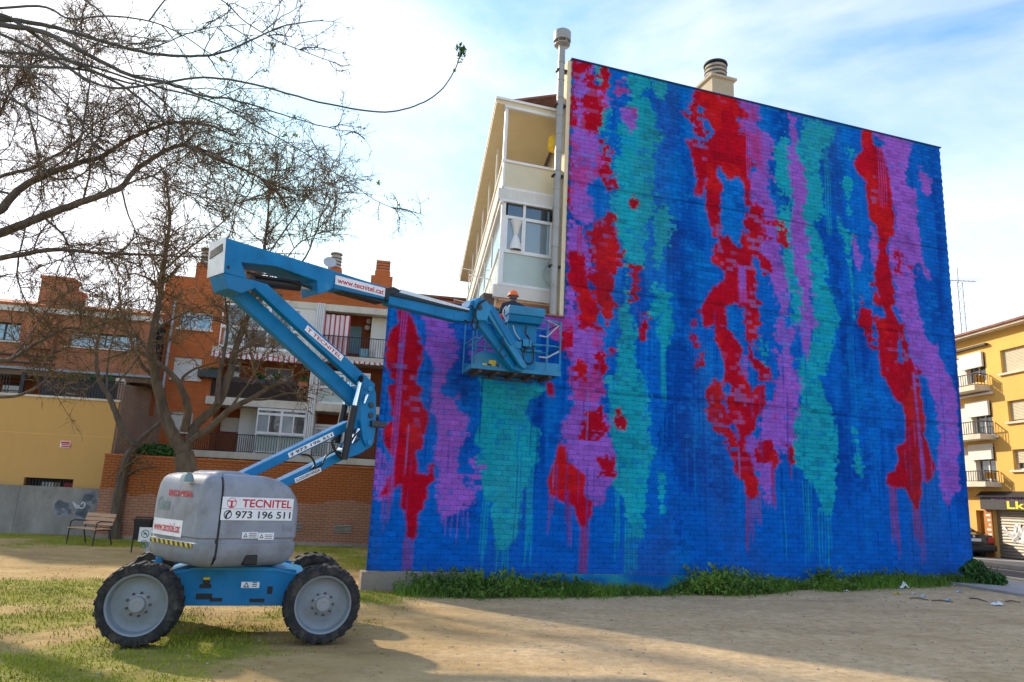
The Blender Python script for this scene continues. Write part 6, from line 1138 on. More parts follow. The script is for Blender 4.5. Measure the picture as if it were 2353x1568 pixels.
for z in (rz, pz+.55): rail([(ug0-.3, z, -.02), (pu0+.1, z, -.02), (pu0, z-.02, -.1), (pu0, z, -PD+.1), (pu0+.1, z, -PD), (pu1-.1, z, -PD), (pu1, z, -PD+.1), (pu1, z, -.1), (pu1-.1, z, -.02), (ug1-.05, z, -.02)])
rail([(ug0-.1, pz+.62, .0), (pu0+.2, pz+.62, .0), (pu0+.02, pz+.42, .0)], .018); rail([(ug1, pz+.30, .0), (pu1-.28, pz+.30, .0), (pu1-.03, pz+.45, .0)], .018, m='grey_pipe'); rail([(ug1, rz-.33, .0), (pu1-.3, rz-.34, .0), (pu1-.05, rz-.08, .0), (pu1-.3, rz, .0)], .018, m='grey_pipe')
for u in (pu0, pu0+.25, pu1-.28, pu1):
    for n in (-.02, -PD): rail([(u, pz, n), (u, rz, n)], .019, 'rail_post')
rail([((pu0+pu1)/2, pz, -PD), ((pu0+pu1)/2, rz, -PD)], .019, 'rail_post')
mb = MB()
for a, b, n in ((pu0, pu0+.7, -.015), (pu1-.55, pu1, -.015)): mb.fbox(FP, a, b, pz+.031, pz+.20, n-.006, n)
mb.fbox(FP, pu0, pu1, pz+.031, pz+.18, -PD-.008, -PD-.002); obj('toe_board', mb, 'lift_blue_light', plat)
# rounded splash guard with hazard tape
mb = MB(); ring = [FP.pt(pu0+.04, pz+.03, .002)]+[FP.pt(pu0+.22+.18*math.cos(t), pz+.14+.16*math.sin(t), .002) for t in np.linspace(math.pi, math.pi/2, 6)]+[FP.pt(ug0+.25, pz+.30, .002), FP.pt(ug0+.45, pz+.03, .002)]; mb.prism(ring, -FP.n*.01); obj('splash_guard', mb, 'lift_blue_light', plat)
a = bp(445, 1205, .01); b = bp(690, 1250, .01); mb = MB(); mb.fbox(FP, a[0], b[0], a[1]-.09, a[1], .003, .008); hz = obj('hazard_tape', mb, 'hazard_yellow', plat); mb = MB()
for k in range(2): u = a[0]+.13+k*.17; mb.add([FP.pt(u, a[1]-.09, .01), FP.pt(u+.09, a[1]-.09, .01), FP.pt(u+.04, a[1], .01), FP.pt(u-.05, a[1], .01)], [(0, 1, 2, 3)])
obj('tape_stripe', mb, 'letter_black', plat)
a = bp(535, 1160, .01); mb = MB(); mb.fbox(FP, a[0], a[0]+.14, a[1]-.075, a[1], .003, .008); obj('warning_sticker', mb, 'hazard_yellow', plat)
# control box and mounting panel
cu0 = bp(785, 600, .1)[0]; cu1 = bp(1262, 600, .1)[0]; zc0 = bp(1000, 660, .1)[1]; zc1_ = bp(1000, 452, .1)[1]; zcm = bp(1000, 572, .1)[1]
mb = MB(); mb.prism([FP.pt(cu0, zc0, .16), FP.pt(cu0, zcm-.005, .22), FP.pt(cu0, zcm-.005, -.1), FP.pt(cu0, zc0, -.1)], FP.e*(cu1-cu0-.03)); obj('control_box', mb, 'lift_blue', plat, bevel=.01)
mb = MB(); mb.prism([FP.pt(cu0-.015, zcm, .24), FP.pt(cu0-.015, zc1_-.03, .26), FP.pt(cu0-.015, zc1_, .22), FP.pt(cu0-.015, zc1_, -.08), FP.pt(cu0-.015, zcm, -.08)], FP.e*(cu1-cu0+.02)); obj('control_lid', mb, 'lift_blue_light', plat, bevel=.015)
mb = MB(); mb.fbox(FP, cu0+.02, cu1-.1, pz+.03, zc0-.001, .0, .03); mb.fbox(FP, cu0+.05, cu1-.06, pz+.50, pz+.56, .031, .06); obj('mounting_panel', mb, 'lift_blue', plat)
mb = MB(); 
for z in (pz+.38, pz+.5): mb.tube([FP.pt(cu0+.2, z, .07), FP.pt(cu1+.02, z+.02, .07)], .025, 8)
mb.fbox(FP, cu0+.32, cu0+.5, pz+.45, pz+.6, .04, .16); mb.fbox(FP, cu0+.10, cu0+.3, pz+.4, pz+.55, .04, .14); obj('rotator', mb, 'lift_blue_light', plat, bevel=.01)
mb = MB(); mb.fbox(FP, cu0+.12, cu0+.34, pz-.04, pz+.42, .035, .13); obj('support_bracket', mb, 'lift_blue', plat, bevel=.01)
def bhose(pts, n, r=.015, m='black'):
    P = [FP.pt(*bp(x, y, n), n) for x, y in pts]; Q = []
    for i in range(len(P)-1):
        p0, p1, p2, p3 = P[max(i-1, 0)], P[i], P[i+1], P[min(i+2, len(P)-1)]
        for k in range(6): t = k/6; Q.append(.5*((2*p1)+(-p0+p2)*t+(2*p0-5*p1+4*p2-p3)*t*t+(-p0+3*p1-3*p2+p3)*t**3))
    Q.append(P[-1]); mb = MB(); mb.tube(Q, r, 6); obj('hose', mb, m, plat, True)
bhose(pl('1045 700 1030 800 1100 900 1140 1050 1130 1180 1080 1215 1010 1180 980 1040 950 980'), .12, .018); bhose(pl('860 690 890 790 960 890'), .1, .012, 'grey_pipe'); bhose(pl('930 900 1000 900 1040 960 1000 1040 960 1000'), .14, .014); bhose(pl('1220 1160 1270 1150 1290 1200'), .05, .01); bhose(pl('770 425 730 480 730 560 780 640'), .2, .014, 'grey_pipe'); bhose(pl('1060 820 1080 900 1070 980 1020 1030'), .15, .014); bhose(pl('760 980 800 1050 830 1080'), .1, .012)
a = bp(700, 570, .12); mb = MB(); mb.lathe([(0, .05), (.05, .06), (.09, .03), (.09, 0)], FP.pt(a[0], a[1], .1), FP.n, 12); mb.fbox(FP, a[0]-.05, a[0]+.04, a[1]-.08, a[1]-.04, .08, .14); obj('red_switch', mb, 'letter_red', plat, True)
# ------------------------------------------------------------------ worker in the basket, seen from behind
hp = bp(868, 300, -.45); wu, wz = hp[0], pz+.032
man = thing('person', FP.pt(wu, wz, -.45), 'worker in orange helmet and dark jacket standing in the raised blue basket, back turned', 'person')
HT = bp(868, 240, -.45)[1]-wz+.04; s = HT/1.75
def pp_(x, y, z): return FP.pt(wu+x*s, wz+z*s, -.45-y*s)-wloc(man)     # y forward (towards the wall)
def skin(name, verts, edges, m, parent, sub=2):
    me = bpy.data.meshes.new(name); me.from_pydata([tuple(v[0]) for v in verts], edges, []); o = bpy.data.objects.new(name, me); COL.objects.link(o); o.parent = parent
    sk = o.modifiers.new('skin', 'SKIN'); sk.use_smooth_shade = True; 
    for i, v in enumerate(verts): me.skin_vertices[0].data[i].radius = v[1] if isinstance(v[1], tuple) else (v[1], v[1])
    me.skin_vertices[0].data[0].use_root = True
    sb = o.modifiers.new('sub', 'SUBSURF'); sb.levels = sub; sb.render_levels = sub; me.materials.append(M[m]); return o
vb = [(pp_(0, 0, .95), .155*s), (pp_(0, 0, 1.12), .15*s), (pp_(0, .02, 1.32), .175*s), (pp_(0, .03, 1.44), .12*s), (pp_(0, .03, 1.52), .062*s),
      (pp_(-.19, .02, 1.40), .085*s), (pp_(-.27, .06, 1.16), .062*s), (pp_(-.22, .28, 1.06), .05*s), (pp_(-.18, .42, 1.10), .038*s), (pp_(.19, .02, 1.40), .085*s), (pp_(.27, .10, 1.18), .062*s), (pp_(.24, .32, 1.20), .05*s), (pp_(.20, .44, 1.30), .038*s),
      (pp_(-.1, 0, .86), .11*s), (pp_(-.11, .03, .48), .075*s), (pp_(-.12, -.01, .09), .055*s), (pp_(-.13, .14, .045), .045*s), (pp_(.1, 0, .86), .11*s), (pp_(.11, .04, .48), .075*s), (pp_(.12, -.01, .09), .055*s), (pp_(.13, .14, .045), .045*s)]
eb = [(0, 1), (1, 2), (2, 3), (3, 4), (3, 5), (5, 6), (6, 7), (7, 8), (3, 9), (9, 10), (10, 11), (11, 12), (0, 13), (13, 14), (14, 15), (15, 16), (0, 17), (17, 18), (18, 19), (19, 20)]
skin('body', vb, eb, 'jacket', man)
def ell(name, c, r, m, parent, seg=20, zlo=-1., nose=False):
    c = np.array(c)+wloc(parent); mb = MB(); rows = 12
    prof_ = [(max(zlo, -math.cos(math.pi*i/rows)), math.sin(math.acos(max(-1, min(1, -max(zlo, -math.cos(math.pi*i/rows))))))) for i in range(rows+1)]
    vs = [c+FP.e*(r[0]*q*math.cos(2*math.pi*j/seg))+FP.n*(r[1]*q*math.sin(2*math.pi*j/seg))+UP*r[2]*h for h, q in prof_ for j in range(seg)]
    fs = [(i*seg+j, i*seg+(j+1) % seg, (i+1)*seg+(j+1) % seg, (i+1)*seg+j) for i in range(rows) for j in range(seg)]; mb.add(vs, fs); return obj(name, mb, m, parent, True)
ell('head', pp_(0, .05, 1.62), (.075*s, .095*s, .115*s), 'skin', man); ell('hair', pp_(0, .03, 1.63), (.082*s, .095*s, .105*s), 'hair', man)
ell('helmet', pp_(0, .045, 1.655), (.104*s, .128*s, .112*s), 'helmet', man, 24, -.12); mb = MB(); mb.lathe([(0, .10*s), (0, .128*s), (.012, .125*s), (.014, .10*s)], pp_(0, .055, 1.637)+wloc(man), UP, 24); obj('helmet_brim', mb, 'helmet', man, True)
for x in (-1, 1): ell('ear', pp_(x*.08, .05, 1.60), (.014*s, .025*s, .035*s), 'skin', man, 10)
ell('nose', pp_(0, .155, 1.595), (.015*s, .022*s, .025*s), 'skin', man, 10)
mb = MB(); mb.lathe([(0, .11*s), (.03, .095*s), (.075, .075*s), (.08, .06*s)], pp_(0, .03, 1.44)+wloc(man), UP, 18); obj('collar', mb, 'jacket', man, True)
for sx_, base, tipd in ((-1, (-.18, .42, 1.10), 1), (1, (.20, .44, 1.30), 1)):
    hv = [(pp_(*base), .032*s), (pp_(base[0], base[1]+.06, base[2]+.01), .036*s)]; he = [(0, 1)]
    for k in range(4):
        i0 = len(hv); x_ = base[0]+(k-1.5)*.021; ln = (.035, .042, .04, .032)[k]
        hv += [(pp_(x_, base[1]+.095, base[2]+.012), .0095*s), (pp_(x_, base[1]+.095+ln, base[2]-.004), .009*s), (pp_(x_, base[1]+.095+ln*1.5, base[2]-.04), .008*s)]; he += [(1, i0), (i0, i0+1), (i0+1, i0+2)]
    i0 = len(hv); hv += [(pp_(base[0]-sx_*.04, base[1]+.05, base[2]), .012*s), (pp_(base[0]-sx_*.05, base[1]+.10, base[2]-.02), .0095*s)]; he += [(0, i0), (i0, i0+1)]; skin('hand', hv, he, 'skin', man, 1)
# ------------------------------------------------------------------ trees
def smooth_chain(P, k):
    P = np.array(P, float); Q = []
    for i in range(len(P)-1):
        p0, p1, p2, p3 = P[max(i-1, 0)], P[i], P[i+1], P[min(i+2, len(P)-1)]
        for j in range(k): t = j/k; Q.append(.5*((2*p1)+(-p0+p2)*t+(2*p0-5*p1+4*p2-p3)*t*t+(-p0+3*p1-3*p2+p3)*t**3))
    Q.append(P[-1]); return np.array(Q)
def resample(P, K):
    d = np.r_[0, np.cumsum(np.linalg.norm(np.diff(P, axis=0), axis=1))]; t = np.linspace(0, d[-1], K); return np.stack([np.interp(t, d, P[:, i]) for i in range(3)], 1)
def unit(v): return v/(np.linalg.norm(v, axis=-1, keepdims=True)+1e-9)
class Tree:
    def __init__(s, name, base, label, seed, bark, twig, pod='pod'):
        s.o = thing(name, base, label, 'tree'); s.rng = np.random.default_rng(seed); s.limbs = []; s.bare = []; s.bark = bark; s.twig = twig; s.pod = pod
    def limb(s, P, r0, r1, k=6, kids=True):
        Q = smooth_chain(P, k); n = len(Q); Q[1:-1] += s.rng.normal(0, .25, (n-2, 3))*np.minimum(r0, .05)*.4
        (s.limbs if kids else s.bare).append((Q, np.linspace(r0, r1, n))); return Q
    def children(s, src, per_m, length, spread, up, r_scale, K, droop, tmin=.25, rmin=.0, minlen=.4):
        """batch of side shoots from polylines src=[(P,R)] -> arrays"""
        PP, RR = [], []
        for P, R in src:
            d = np.linalg.norm(np.diff(P, axis=0), axis=1); L = d.sum(); n = s.rng.poisson(per_m*L)
            if n == 0: continue
            t = tmin+(1-tmin)*s.rng.random(n)**.8; f = t*(len(P)-1); i = np.minimum(f.astype(int), len(P)-2); w = (f-i)[:, None]
            p = P[i]*(1-w)+P[i+1]*w; r = R[i]*(1-w[:, 0])+R[i+1]*w[:, 0]; tg = unit(P[i+1]-P[i])
            dr = unit(tg*.8+s.rng.normal(size=(n, 3))*spread+np.array([0, 0, up])); ln = length*(minlen+(1-minlen)*s.rng.random(n))*(1.15-.6*t)
            steps = np.zeros((n, K, 3)); cur = dr.copy(); q = p.copy(); steps[:, 0] = q
            for k in range(1, K):
                cur = unit(cur+s.rng.normal(size=(n, 3))*.22+np.array([0, 0, droop])); q = q+cur*(ln/(K-1))[:, None]; steps[:, k] = q
            r0 = np.maximum(r*r_scale, rmin); PP.append(steps); RR.append(r0[:, None]*np.linspace(1, .35, K)[None])
        if not PP: return np.zeros((0, K, 3)), np.zeros((0, K))
        return np.concatenate(PP), np.concatenate(RR)
    def finish(s, l1, l2, l3, pods=0, pod_size=.03):
        mbV = []; mbF = []; off = 0
        mb = MB()
        for P, R in s.limbs+s.bare: mb.tube(P, list(R), 8)
        tr_ = obj('trunk', mb, s.bark, s.o, True)
        P1, R1 = s.children(s.limbs, *l1); src = list(zip(P1, R1)); P2, R2 = s.children(src+[(P[len(P)//2:], R[len(P)//2:]) for P, R in s.limbs], *l2); src2 = list(zip(P2, R2)); P3, R3 = s.children(src2+src, *l3)
        V1, F1 = tubes_np(P1, R1, 5); o = np_mesh('branches', V1, F1, s.bark, s.o, smooth=True)
        V2, F2 = tubes_np(P2, R2, 4); V3, F3 = tubes_np(P3, R3, 3); np_mesh('crown', np.vstack([V2, V3]), np.vstack([F2, F3+len(V2)]), s.twig, s.o)
        if pods:
            e = np.concatenate([P3.reshape(-1, 3), P2[:, 2:].reshape(-1, 3)]); p = e[s.rng.integers(0, len(e), pods)]+s.rng.normal(size=(pods, 3))*.02
            a = unit(s.rng.normal(size=(pods, 3))*.5+np.array([0, 0, -1.])); b = unit(np.cross(a, s.rng.normal(size=(pods, 3)))); z = pod_size*(.6+.9*s.rng.random((pods, 1)))
            V = np.stack([p, p+a*z*.5+b*z*.22, p+a*z, p+a*z*.5-b*z*.22], 1).reshape(-1, 3); np_mesh('seed_pods', V, np.arange(4*pods).reshape(-1, 4), s.pod, s.o)
        return len(P1), len(P2), len(P3)
def ch3(fn, s, Y, dY=0.):
    q = pl(s); n = len(q); return [at(*fn(x, y), Y+dY*i/max(1, n-1)) for i, (x, y) in enumerate(q)]
def pxr(w, Y): return w/2*.85/1.7408/FOC*Y            # half thickness of w pixels of the sky crop at depth Y
# near tree, trunk just outside the frame on the left
YN = 8.0; tb_ = at(-420, 700, 7.6); tb_[2] = gz1(tb_[0], tb_[1])
T1 = Tree('overhanging_tree', tb_, 'bare tree with long smooth grey branches sweeping over from beside the lot', 1, 'bark_grey', 'twig_grey')
crown1 = at(-120, 60, YN)
T1.limb([tb_-np.array([0, 0, .1]), tb_+(.05, 0, 1.6), tb_+(.2, .1, 3.2), (tb_+(.3, .2, 3.2)+crown1)/2, crown1], .21, .10, kids=False)
for s_, w0, w1, dY in (('-200 60 -60 85 100 100 300 140 500 200 700 250 900 265 1060 245 1180 190 1350 120 1520 95', 30, 6, 1.5), ('-200 100 -40 112 200 150 400 250 600 350 800 395 950 450 1100 470 1300 530 1500 590', 34, 5, 1.0), ('-200 60 0 70 130 140 300 270 450 340 600 420 720 520 850 650 950 730 1000 780 1100 790', 24, 5, 1.2), ('-200 70 200 250 480 405 700 400 960 365 1200 400 1500 480 1780 527 1950 500 2070 430 2140 330 2170 240', 16, 6, 1.6),
                        ('-200 180 -40 240 200 260 450 320 700 400 1000 480 1200 590 1400 700 1600 830 1800 960 1960 1000', 17, 3, 2.5), ('-200 60 180 30 330 90 500 75 700 100 850 160 1000 260 1100 300', 14, 4, 1.0), ('700 100 850 -60 1040 0 1150 100 1300 190 1450 250 1600 305', 8, 4, 1.0), ('-200 300 0 430 200 550 400 620 640 740 800 830', 13, 4, 1.0), ('-200 250 0 310 200 315 400 330 560 380 700 420 860 560 1000 640 1200 700', 20, 4, 1.4), ('300 140 480 215 700 225 880 160 1000 130 1160 115', 9, 4, .8), ('-200 200 0 250 120 320 300 480 420 640 480 800 520 900', 12, 4, .8), ('300 -60 480 60 560 200 640 380 660 520', 9, 3, .6)):
    T1.limb(ch3(cS, s_, YN, dY), pxr(w0, YN), pxr(w1, YN), kids=not s_.endswith('240'))
print('T1', T1.finish((1.1, 1.3, .6, .12, .34, 7, .0, .25, .0085), (4.5, .8, .8, .12, .5, 5, -.02, .2, .0058), (7.0, .34, .9, .0, .7, 4, -.08, .1, .0046), 3500, .028))
leafball('leaf_tuft', at(*cS(2172, 238), YN+1.6), (.09, .06, .12), 46, 'leaf_dark', T1.o, .04)
for x, y, r_ in ((2163, 285, .05), (2140, 330, .03), (1340, 640, .05), (1390, 640, .05), (1350, 775, .06), (1780, 860, .05), (1880, 975, .06), (1280, 215, .05), (1040, 275, .05), (320, 110, .08)): leafball('leaf_tuft', at(*cS(x, y), YN+.8), (r_*.8, r_*.8, r_*.8), 12, 'leaf_bright', T1.o, .024)
# second tree, big rough limbs entering from the left
YM = 12.5; tm = at(-330, 900, 12.0); tm[2] = gz1(tm[0], tm[1])
T2 = Tree('rough_barked_tree', tm, 'large bare tree with thick rough limbs and brown seed twigs reaching past the ochre building', 2, 'bark', 'twig')
cm = at(*cS(-260, 1260), YM)
T2.limb([tm-np.array([0, 0, .1]), tm+(.05, 0, 1.2), tm*.5+cm*.5, cm, at(*cS(-200, 1130), YM)], .33, .2, kids=False)
for s_, w0, w1, dY in (('-260 1200 -60 1020 0 990 80 900 200 830 350 775 480 735 620 650 800 580 980 590 1100 640', 52, 7, 1.5), ('-260 1240 -60 1120 0 1100 150 1040 300 980 450 930 570 880 640 800 800 700 900 690 1000 740 1150 800 1290 870 1400 920', 52, 5, 2), ('-260 1260 -60 1235 0 1215 150 1190 280 1175 450 1190 700 1200 850 1205 980 1215', 36, 4, 1), ('-260 1150 -40 860 150 790 330 690 420 600 560 520', 22, 4, 1), ('350 775 380 650 410 480 430 330 450 200', 14, 4, .5), ('570 880 600 1000 640 1100 660 1250', 10, 3, .5), ('-260 1250 -100 800 -30 600 60 420 200 250', 24, 5, 1.5), ('200 830 150 600 120 420 180 250', 10, 3, 1.5), ('640 800 760 850 960 930 1150 960', 9, 3, 1.)):
    T2.limb(ch3(cS, s_, YM, dY), pxr(w0, YM), pxr(w1, YM))
for s_, w0, w1 in (('-200 700 -40 590 60 570 190 490 350 410 450 415 560 380', 26, 6), ('-200 760 -40 770 100 760 200 710 250 650 290 500', 20, 5), ('60 570 160 440 260 300 400 200', 9, 3)):
    T2.limb(ch3(cG, s_, YM, 1.), pxr(w0, YM), pxr(w1, YM))
print('T2', T2.finish((2.0, 2.6, .75, .3, .34, 7, .03, .25, .012), (7.5, 1.3, .85, .15, .5, 5, -.02, .15, .0082), (12.0, .5, .9, .0, .7, 4, -.1, .1, .006), 9000, .04))
# third: slender forked tree by the far wall
YT = 23.0; b3 = gzs(*cG(600, 1512)); YT = b3[1]
T3 = Tree('slender_tree', b3, 'slender forked bare tree standing beside the bench', 3, 'bark', 'twig')
def pg(w, Y): return w/2*.7653/1.7408/FOC*Y
for s_, w0, w1, dY in (('600 1520 606 1400 635 1220 660 1110 700 1030', 62, 46, 0), ('700 1030 650 960 615 880 580 790 520 680 505 600 505 500 530 420 560 340 590 250', 38, 7, -.8), ('700 1035 760 965 850 890 900 850', 30, 10, .4), ('560 760 620 690 680 620 740 540', 14, 5, .3), ('505 520 470 430 420 340 380 270', 9, 4, -.4), ('560 780 560 640 575 520 620 380 660 280', 13, 5, .4), ('1140 20 1100 20 1000 30 900 120', 3, 2, 0)):
    if w0 > 4: T3.limb(ch3(cG, s_, YT, dY), pg(w0, YT), pg(w1, YT))
print('T3', T3.finish((1.0, 2.0, .8, .3, .34, 7, .03, .35, .014), (2.6, 1.1, .8, .25, .5, 5, .0, .2, .009), (3.5, .5, .9, .1, .7, 4, -.06, .1, .0075), 1500, .055))
# fourth: spreading tree behind the lift
YF = 19.0; b4 = at(*cE(250, 1560), YF); b4[2] = gz1(b4[0], YF)
T4 = Tree('spreading_tree', b4, 'spreading bare tree with thick forking limbs behind the boom lift', 4, 'bark', 'twig')
def pe(w, Y): return w/2*.574/1.7408/FOC*Y
b4b = at(*cE(255, 1565), YF)
T4.limb([b4-np.array([0, 0, .1]), (b4+b4b)/2, b4b, at(*cE(235, 1430), YF)], .30, .26, kids=False)
for s_, w0, w1, dY in (('240 1450 190 1340 115 1190 70 1020 35 880 10 700 25 560 70 330 90 150 120 -60 140 -260 110 -480', 95, 10, -1.), ('240 1420 300 1270 340 1200 470 1080 540 900 590 720 640 560 690 440 740 260 790 60 810 -120 830 -340 850 -540', 75, 8, 1.), ('290 1330 430 1230 560 1110 700 1040 800 980 900 930 1000 900', 62, 8, -.5), ('240 1260 262 1100 205 940 110 830 -20 740 -120 700 -300 760', 60, 9, -1.2), ('470 1080 480 900 520 700 540 520 520 300 500 100', 40, 6, .8), ('205 940 260 860 400 800 560 760', 26, 5, .4), ('35 880 -60 800 -130 640 -200 420 -220 200', 34, 6, -.6), ('560 1110 620 1020 700 900 740 760', 24, 5, .5), ('590 720 720 640 830 560 900 440', 22, 5, .8), ('690 440 800 330 980 180 1100 20 1180 -200 1240 -400', 24, 5, 1.2), ('800 60 950 -150 1080 -340 1200 -480', 14, 4, 1.), ('740 260 900 120 1060 -60 1300 -160', 14, 4, .8), ('25 560 180 470 330 400 470 380', 20, 5, .4), ('700 1040 820 1040 960 1000 1060 1010', 20, 5, -.4), ('90 150 260 0 420 -120 560 -260 640 -440', 18, 4, .4), ('10 700 -70 620 -180 560 -320 540', 20, 5, .4)):
    T4.limb(ch3(cE, s_, YF, dY), pe(w0, YF), pe(w1, YF))
print('T4', T4.finish((1.3, 3.0, .7, .45, .30, 7, .05, .4, .015), (5.0, 1.5, .8, .3, .5, 5, .0, .2, .0102), (7.0, .65, .9, .1, .7, 4, -.08, .1, .0078), 7000, .055))
# ------------------------------------------------------------------ bench, bin, notice board
bq = gzs(205, 1251); bench = thing('park_bench', bq, 'wooden park bench with black metal legs facing away beside the concrete wall', 'bench')
AZQ = math.radians(112); FQ = Fr(bq, AZQ); BLn = 1.15; gq = bq[2]
def bx(name, mb, m, par=bench): return obj(name, mb, m, par, bevel=.006)
for k in range(4): mb = MB(); n = .28-.125*k; mb.fbox(FQ, -BLn/2, BLn/2, gq+.43+.012*k*0, gq+.46, n-.052, n+.052); bx('seat_slat', mb, 'wood_slat')
for k in range(3):
    z = gq+.53+k*.115; n = -.19-.035*k; mb = MB(); mb.prism([FQ.pt(-BLn/2, z, n), FQ.pt(-BLn/2, z+.10, n-.03), FQ.pt(-BLn/2, z+.108, n-.003), FQ.pt(-BLn/2, z+.008, n+.027)], FQ.e*BLn); bx('back_slat', mb, 'wood_slat')
for u in (-BLn/2+.06, BLn/2-.06):
    mb = MB(); mb.tube([FQ.pt(u, gq-.02, .32), FQ.pt(u, gq+.43, .30), FQ.pt(u, gq+.62, .28), FQ.pt(u, gq+.66, .18), FQ.pt(u, gq+.64, -.2)], .018, 6); obj('arm_leg', mb, 'dark_metal', bench, True)
    mb = MB(); mb.tube([FQ.pt(u, gq-.02, -.30), FQ.pt(u, gq+.4, -.17), FQ.pt(u, gq+.88, -.33)], .02, 6); mb.tube([FQ.pt(u, gq+.415, .30), FQ.pt(u, gq+.415, -.17)], .018, 6); obj('back_leg', mb, 'dark_metal', bench, True)
bi = gzs(322, 1271); lb = thing('litter_bin', bi, 'black litter bin on posts next to the white notice board', 'litter bin'); FI = Fr(bi, math.radians(85)); gi = bi[2]; kpx = bi[1]/FOC
mb = MB(); w0_ = .17; w1_ = .21; z0_ = gi+.36; z1_ = gi+.86
ringb = [FI.pt(-w0_, z0_, -.14), FI.pt(w0_, z0_, -.14), FI.pt(w0_, z0_, .14), FI.pt(-w0_, z0_, .14)]; ringt = [FI.pt(-w1_, z1_, -.18), FI.pt(w1_, z1_, -.18), FI.pt(w1_, z1_, .18), FI.pt(-w1_, z1_, .18)]
mb.add(ringb+ringt, [(0, 1, 2, 3), (0, 4, 5, 1), (1, 5, 6, 2), (2, 6, 7, 3), (3, 7, 4, 0)]); obj('bucket', mb, 'black', lb)
mb = MB(); 
for u in (-.23, .20): mb.tube([FI.pt(u, gi-.02, -.0), FI.pt(u, z1_+.02, -.0)], .018, 6)
mb.tube([FI.pt(-.23, z1_+.02, 0), FI.pt(-.2, z1_+.05, 0), FI.pt(.17, z1_+.05, 0), FI.pt(.20, z1_+.02, 0)], .018, 6); mb.fbox(FI, -.23, .2, z0_-.03, z0_-.002, -.03, .03); obj('frame', mb, 'dark_metal', lb)
mb = MB(); mb.fbox(FI, -w1_-.02, w1_+.02, z1_-.04, z1_-.0, -.20, -.181); mb.fbox(FI, -w1_-.02, w1_+.02, z1_-.04, z1_, .181, .20); obj('rim', mb, 'dark_metal', lb)
ni = gzs(340, 1276); nb = thing('notice_board', ni, 'white notice board with green prohibition circles behind the hood', 'sign'); FN = Fr(ni, math.radians(85)); gn = ni[2]
r = rect(FN, c1, 410, 508, 560, 628); mb = MB(); mb.fbox(FN, r[0], r[1]+.1, r[2], r[3], -.02, 0); obj('board', mb, 'sticker_white', nb); mb = MB(); mb.fbox(FN, (r[0]+r[1])/2-.06, (r[0]+r[1])/2+.05, gn-.1, r[3]-.1, -.08, -.021); obj('post', mb, 'grey_pipe', nb)
mb = MB()
for i in range(3):
    for j in range(2): ringm(mb, FN, r[0]+.16+i*.25, r[3]-.16-j*.26, .10, .018, .004, 20); stroke(mb, FN, [(r[0]+.10+i*.25, r[3]-.10-j*.26), (r[0]+.22+i*.25, r[3]-.22-j*.26)], .008, .004); stroke(mb, FN, [(r[0]+.12+i*.25, r[3]-.18-j*.26), (r[0]+.16+i*.25, r[3]-.13-j*.26), (r[0]+.20+i*.25, r[3]-.18-j*.26)], .012, .004)
obj('pictograms', mb, mat('sign_green', (.03, .18, .10), .6), nb)
# ------------------------------------------------------------------ grass, weeds, litter
def blades(n, px, py, hmin, hmax, wd, m, name, lab, lean=.5, rng=RNG, parent=None):
    z = gz(px, py); an = rng.random(n)*6.283; h = hmin+(hmax-hmin)*rng.random(n)**1.6; t = np.stack([np.cos(an), np.sin(an), 0*an], 1); l = unit(rng.normal(size=(n, 3)))*lean*h[:, None]; l[:, 2] = 0
    b = np.stack([px, py, z-.005], 1); w = wd*(.6+.8*rng.random(n))[:, None]
    V = np.stack([b-t*w, b+t*w, b+l+np.array([0, 0, 1.])*h[:, None]], 1).reshape(-1, 3); o = np_mesh(name, V, np.arange(3*n).reshape(-1, 3), m, parent)
    if not parent: tag(o, lab, 'grass', kind='stuff')
    return o
n = 520000; gx = RNG.uniform(-16, 3, n); gy = RNG.uniform(5, 25.5, n); g = grassiness(gx, gy)*(.35+1.3*fbm(gx*3.1+8, gy*3.1+2, 3)**1.3); dist = np.hypot(gx, gy)
k = (RNG.random(n) < np.clip((g-.22)*1.1, 0, 1)*np.clip(14/dist, .35, 1)) & (np.abs(gx/gy) < .85) & ((np.stack([gx-WL[0], gy-WL[1]], 1)@FW.n[:2] > .06) | (gx < WL[0]))
gx, gy = gx[k], gy[k]; print('grass', len(gx)); blades(len(gx), gx, gy, .015, .06, .007, 'grass_blade', 'lawn_grass', 'short patchy green grass on the lot around the boom lift')
n = 9000; gx = RNG.uniform(-14, 9, n); gy = RNG.uniform(6, 22, n); k = (np.abs(gx/gy) < .85) & (np.stack([gx-WL[0], gy-WL[1]], 1)@FW.n[:2] > .2); gx, gy = gx[k], gy[k]; blades(len(gx), gx, gy, .004, .03, .006, 'straw', 'dry_straw', 'scattered dry straw and clippings on the bare earth', 3.0)
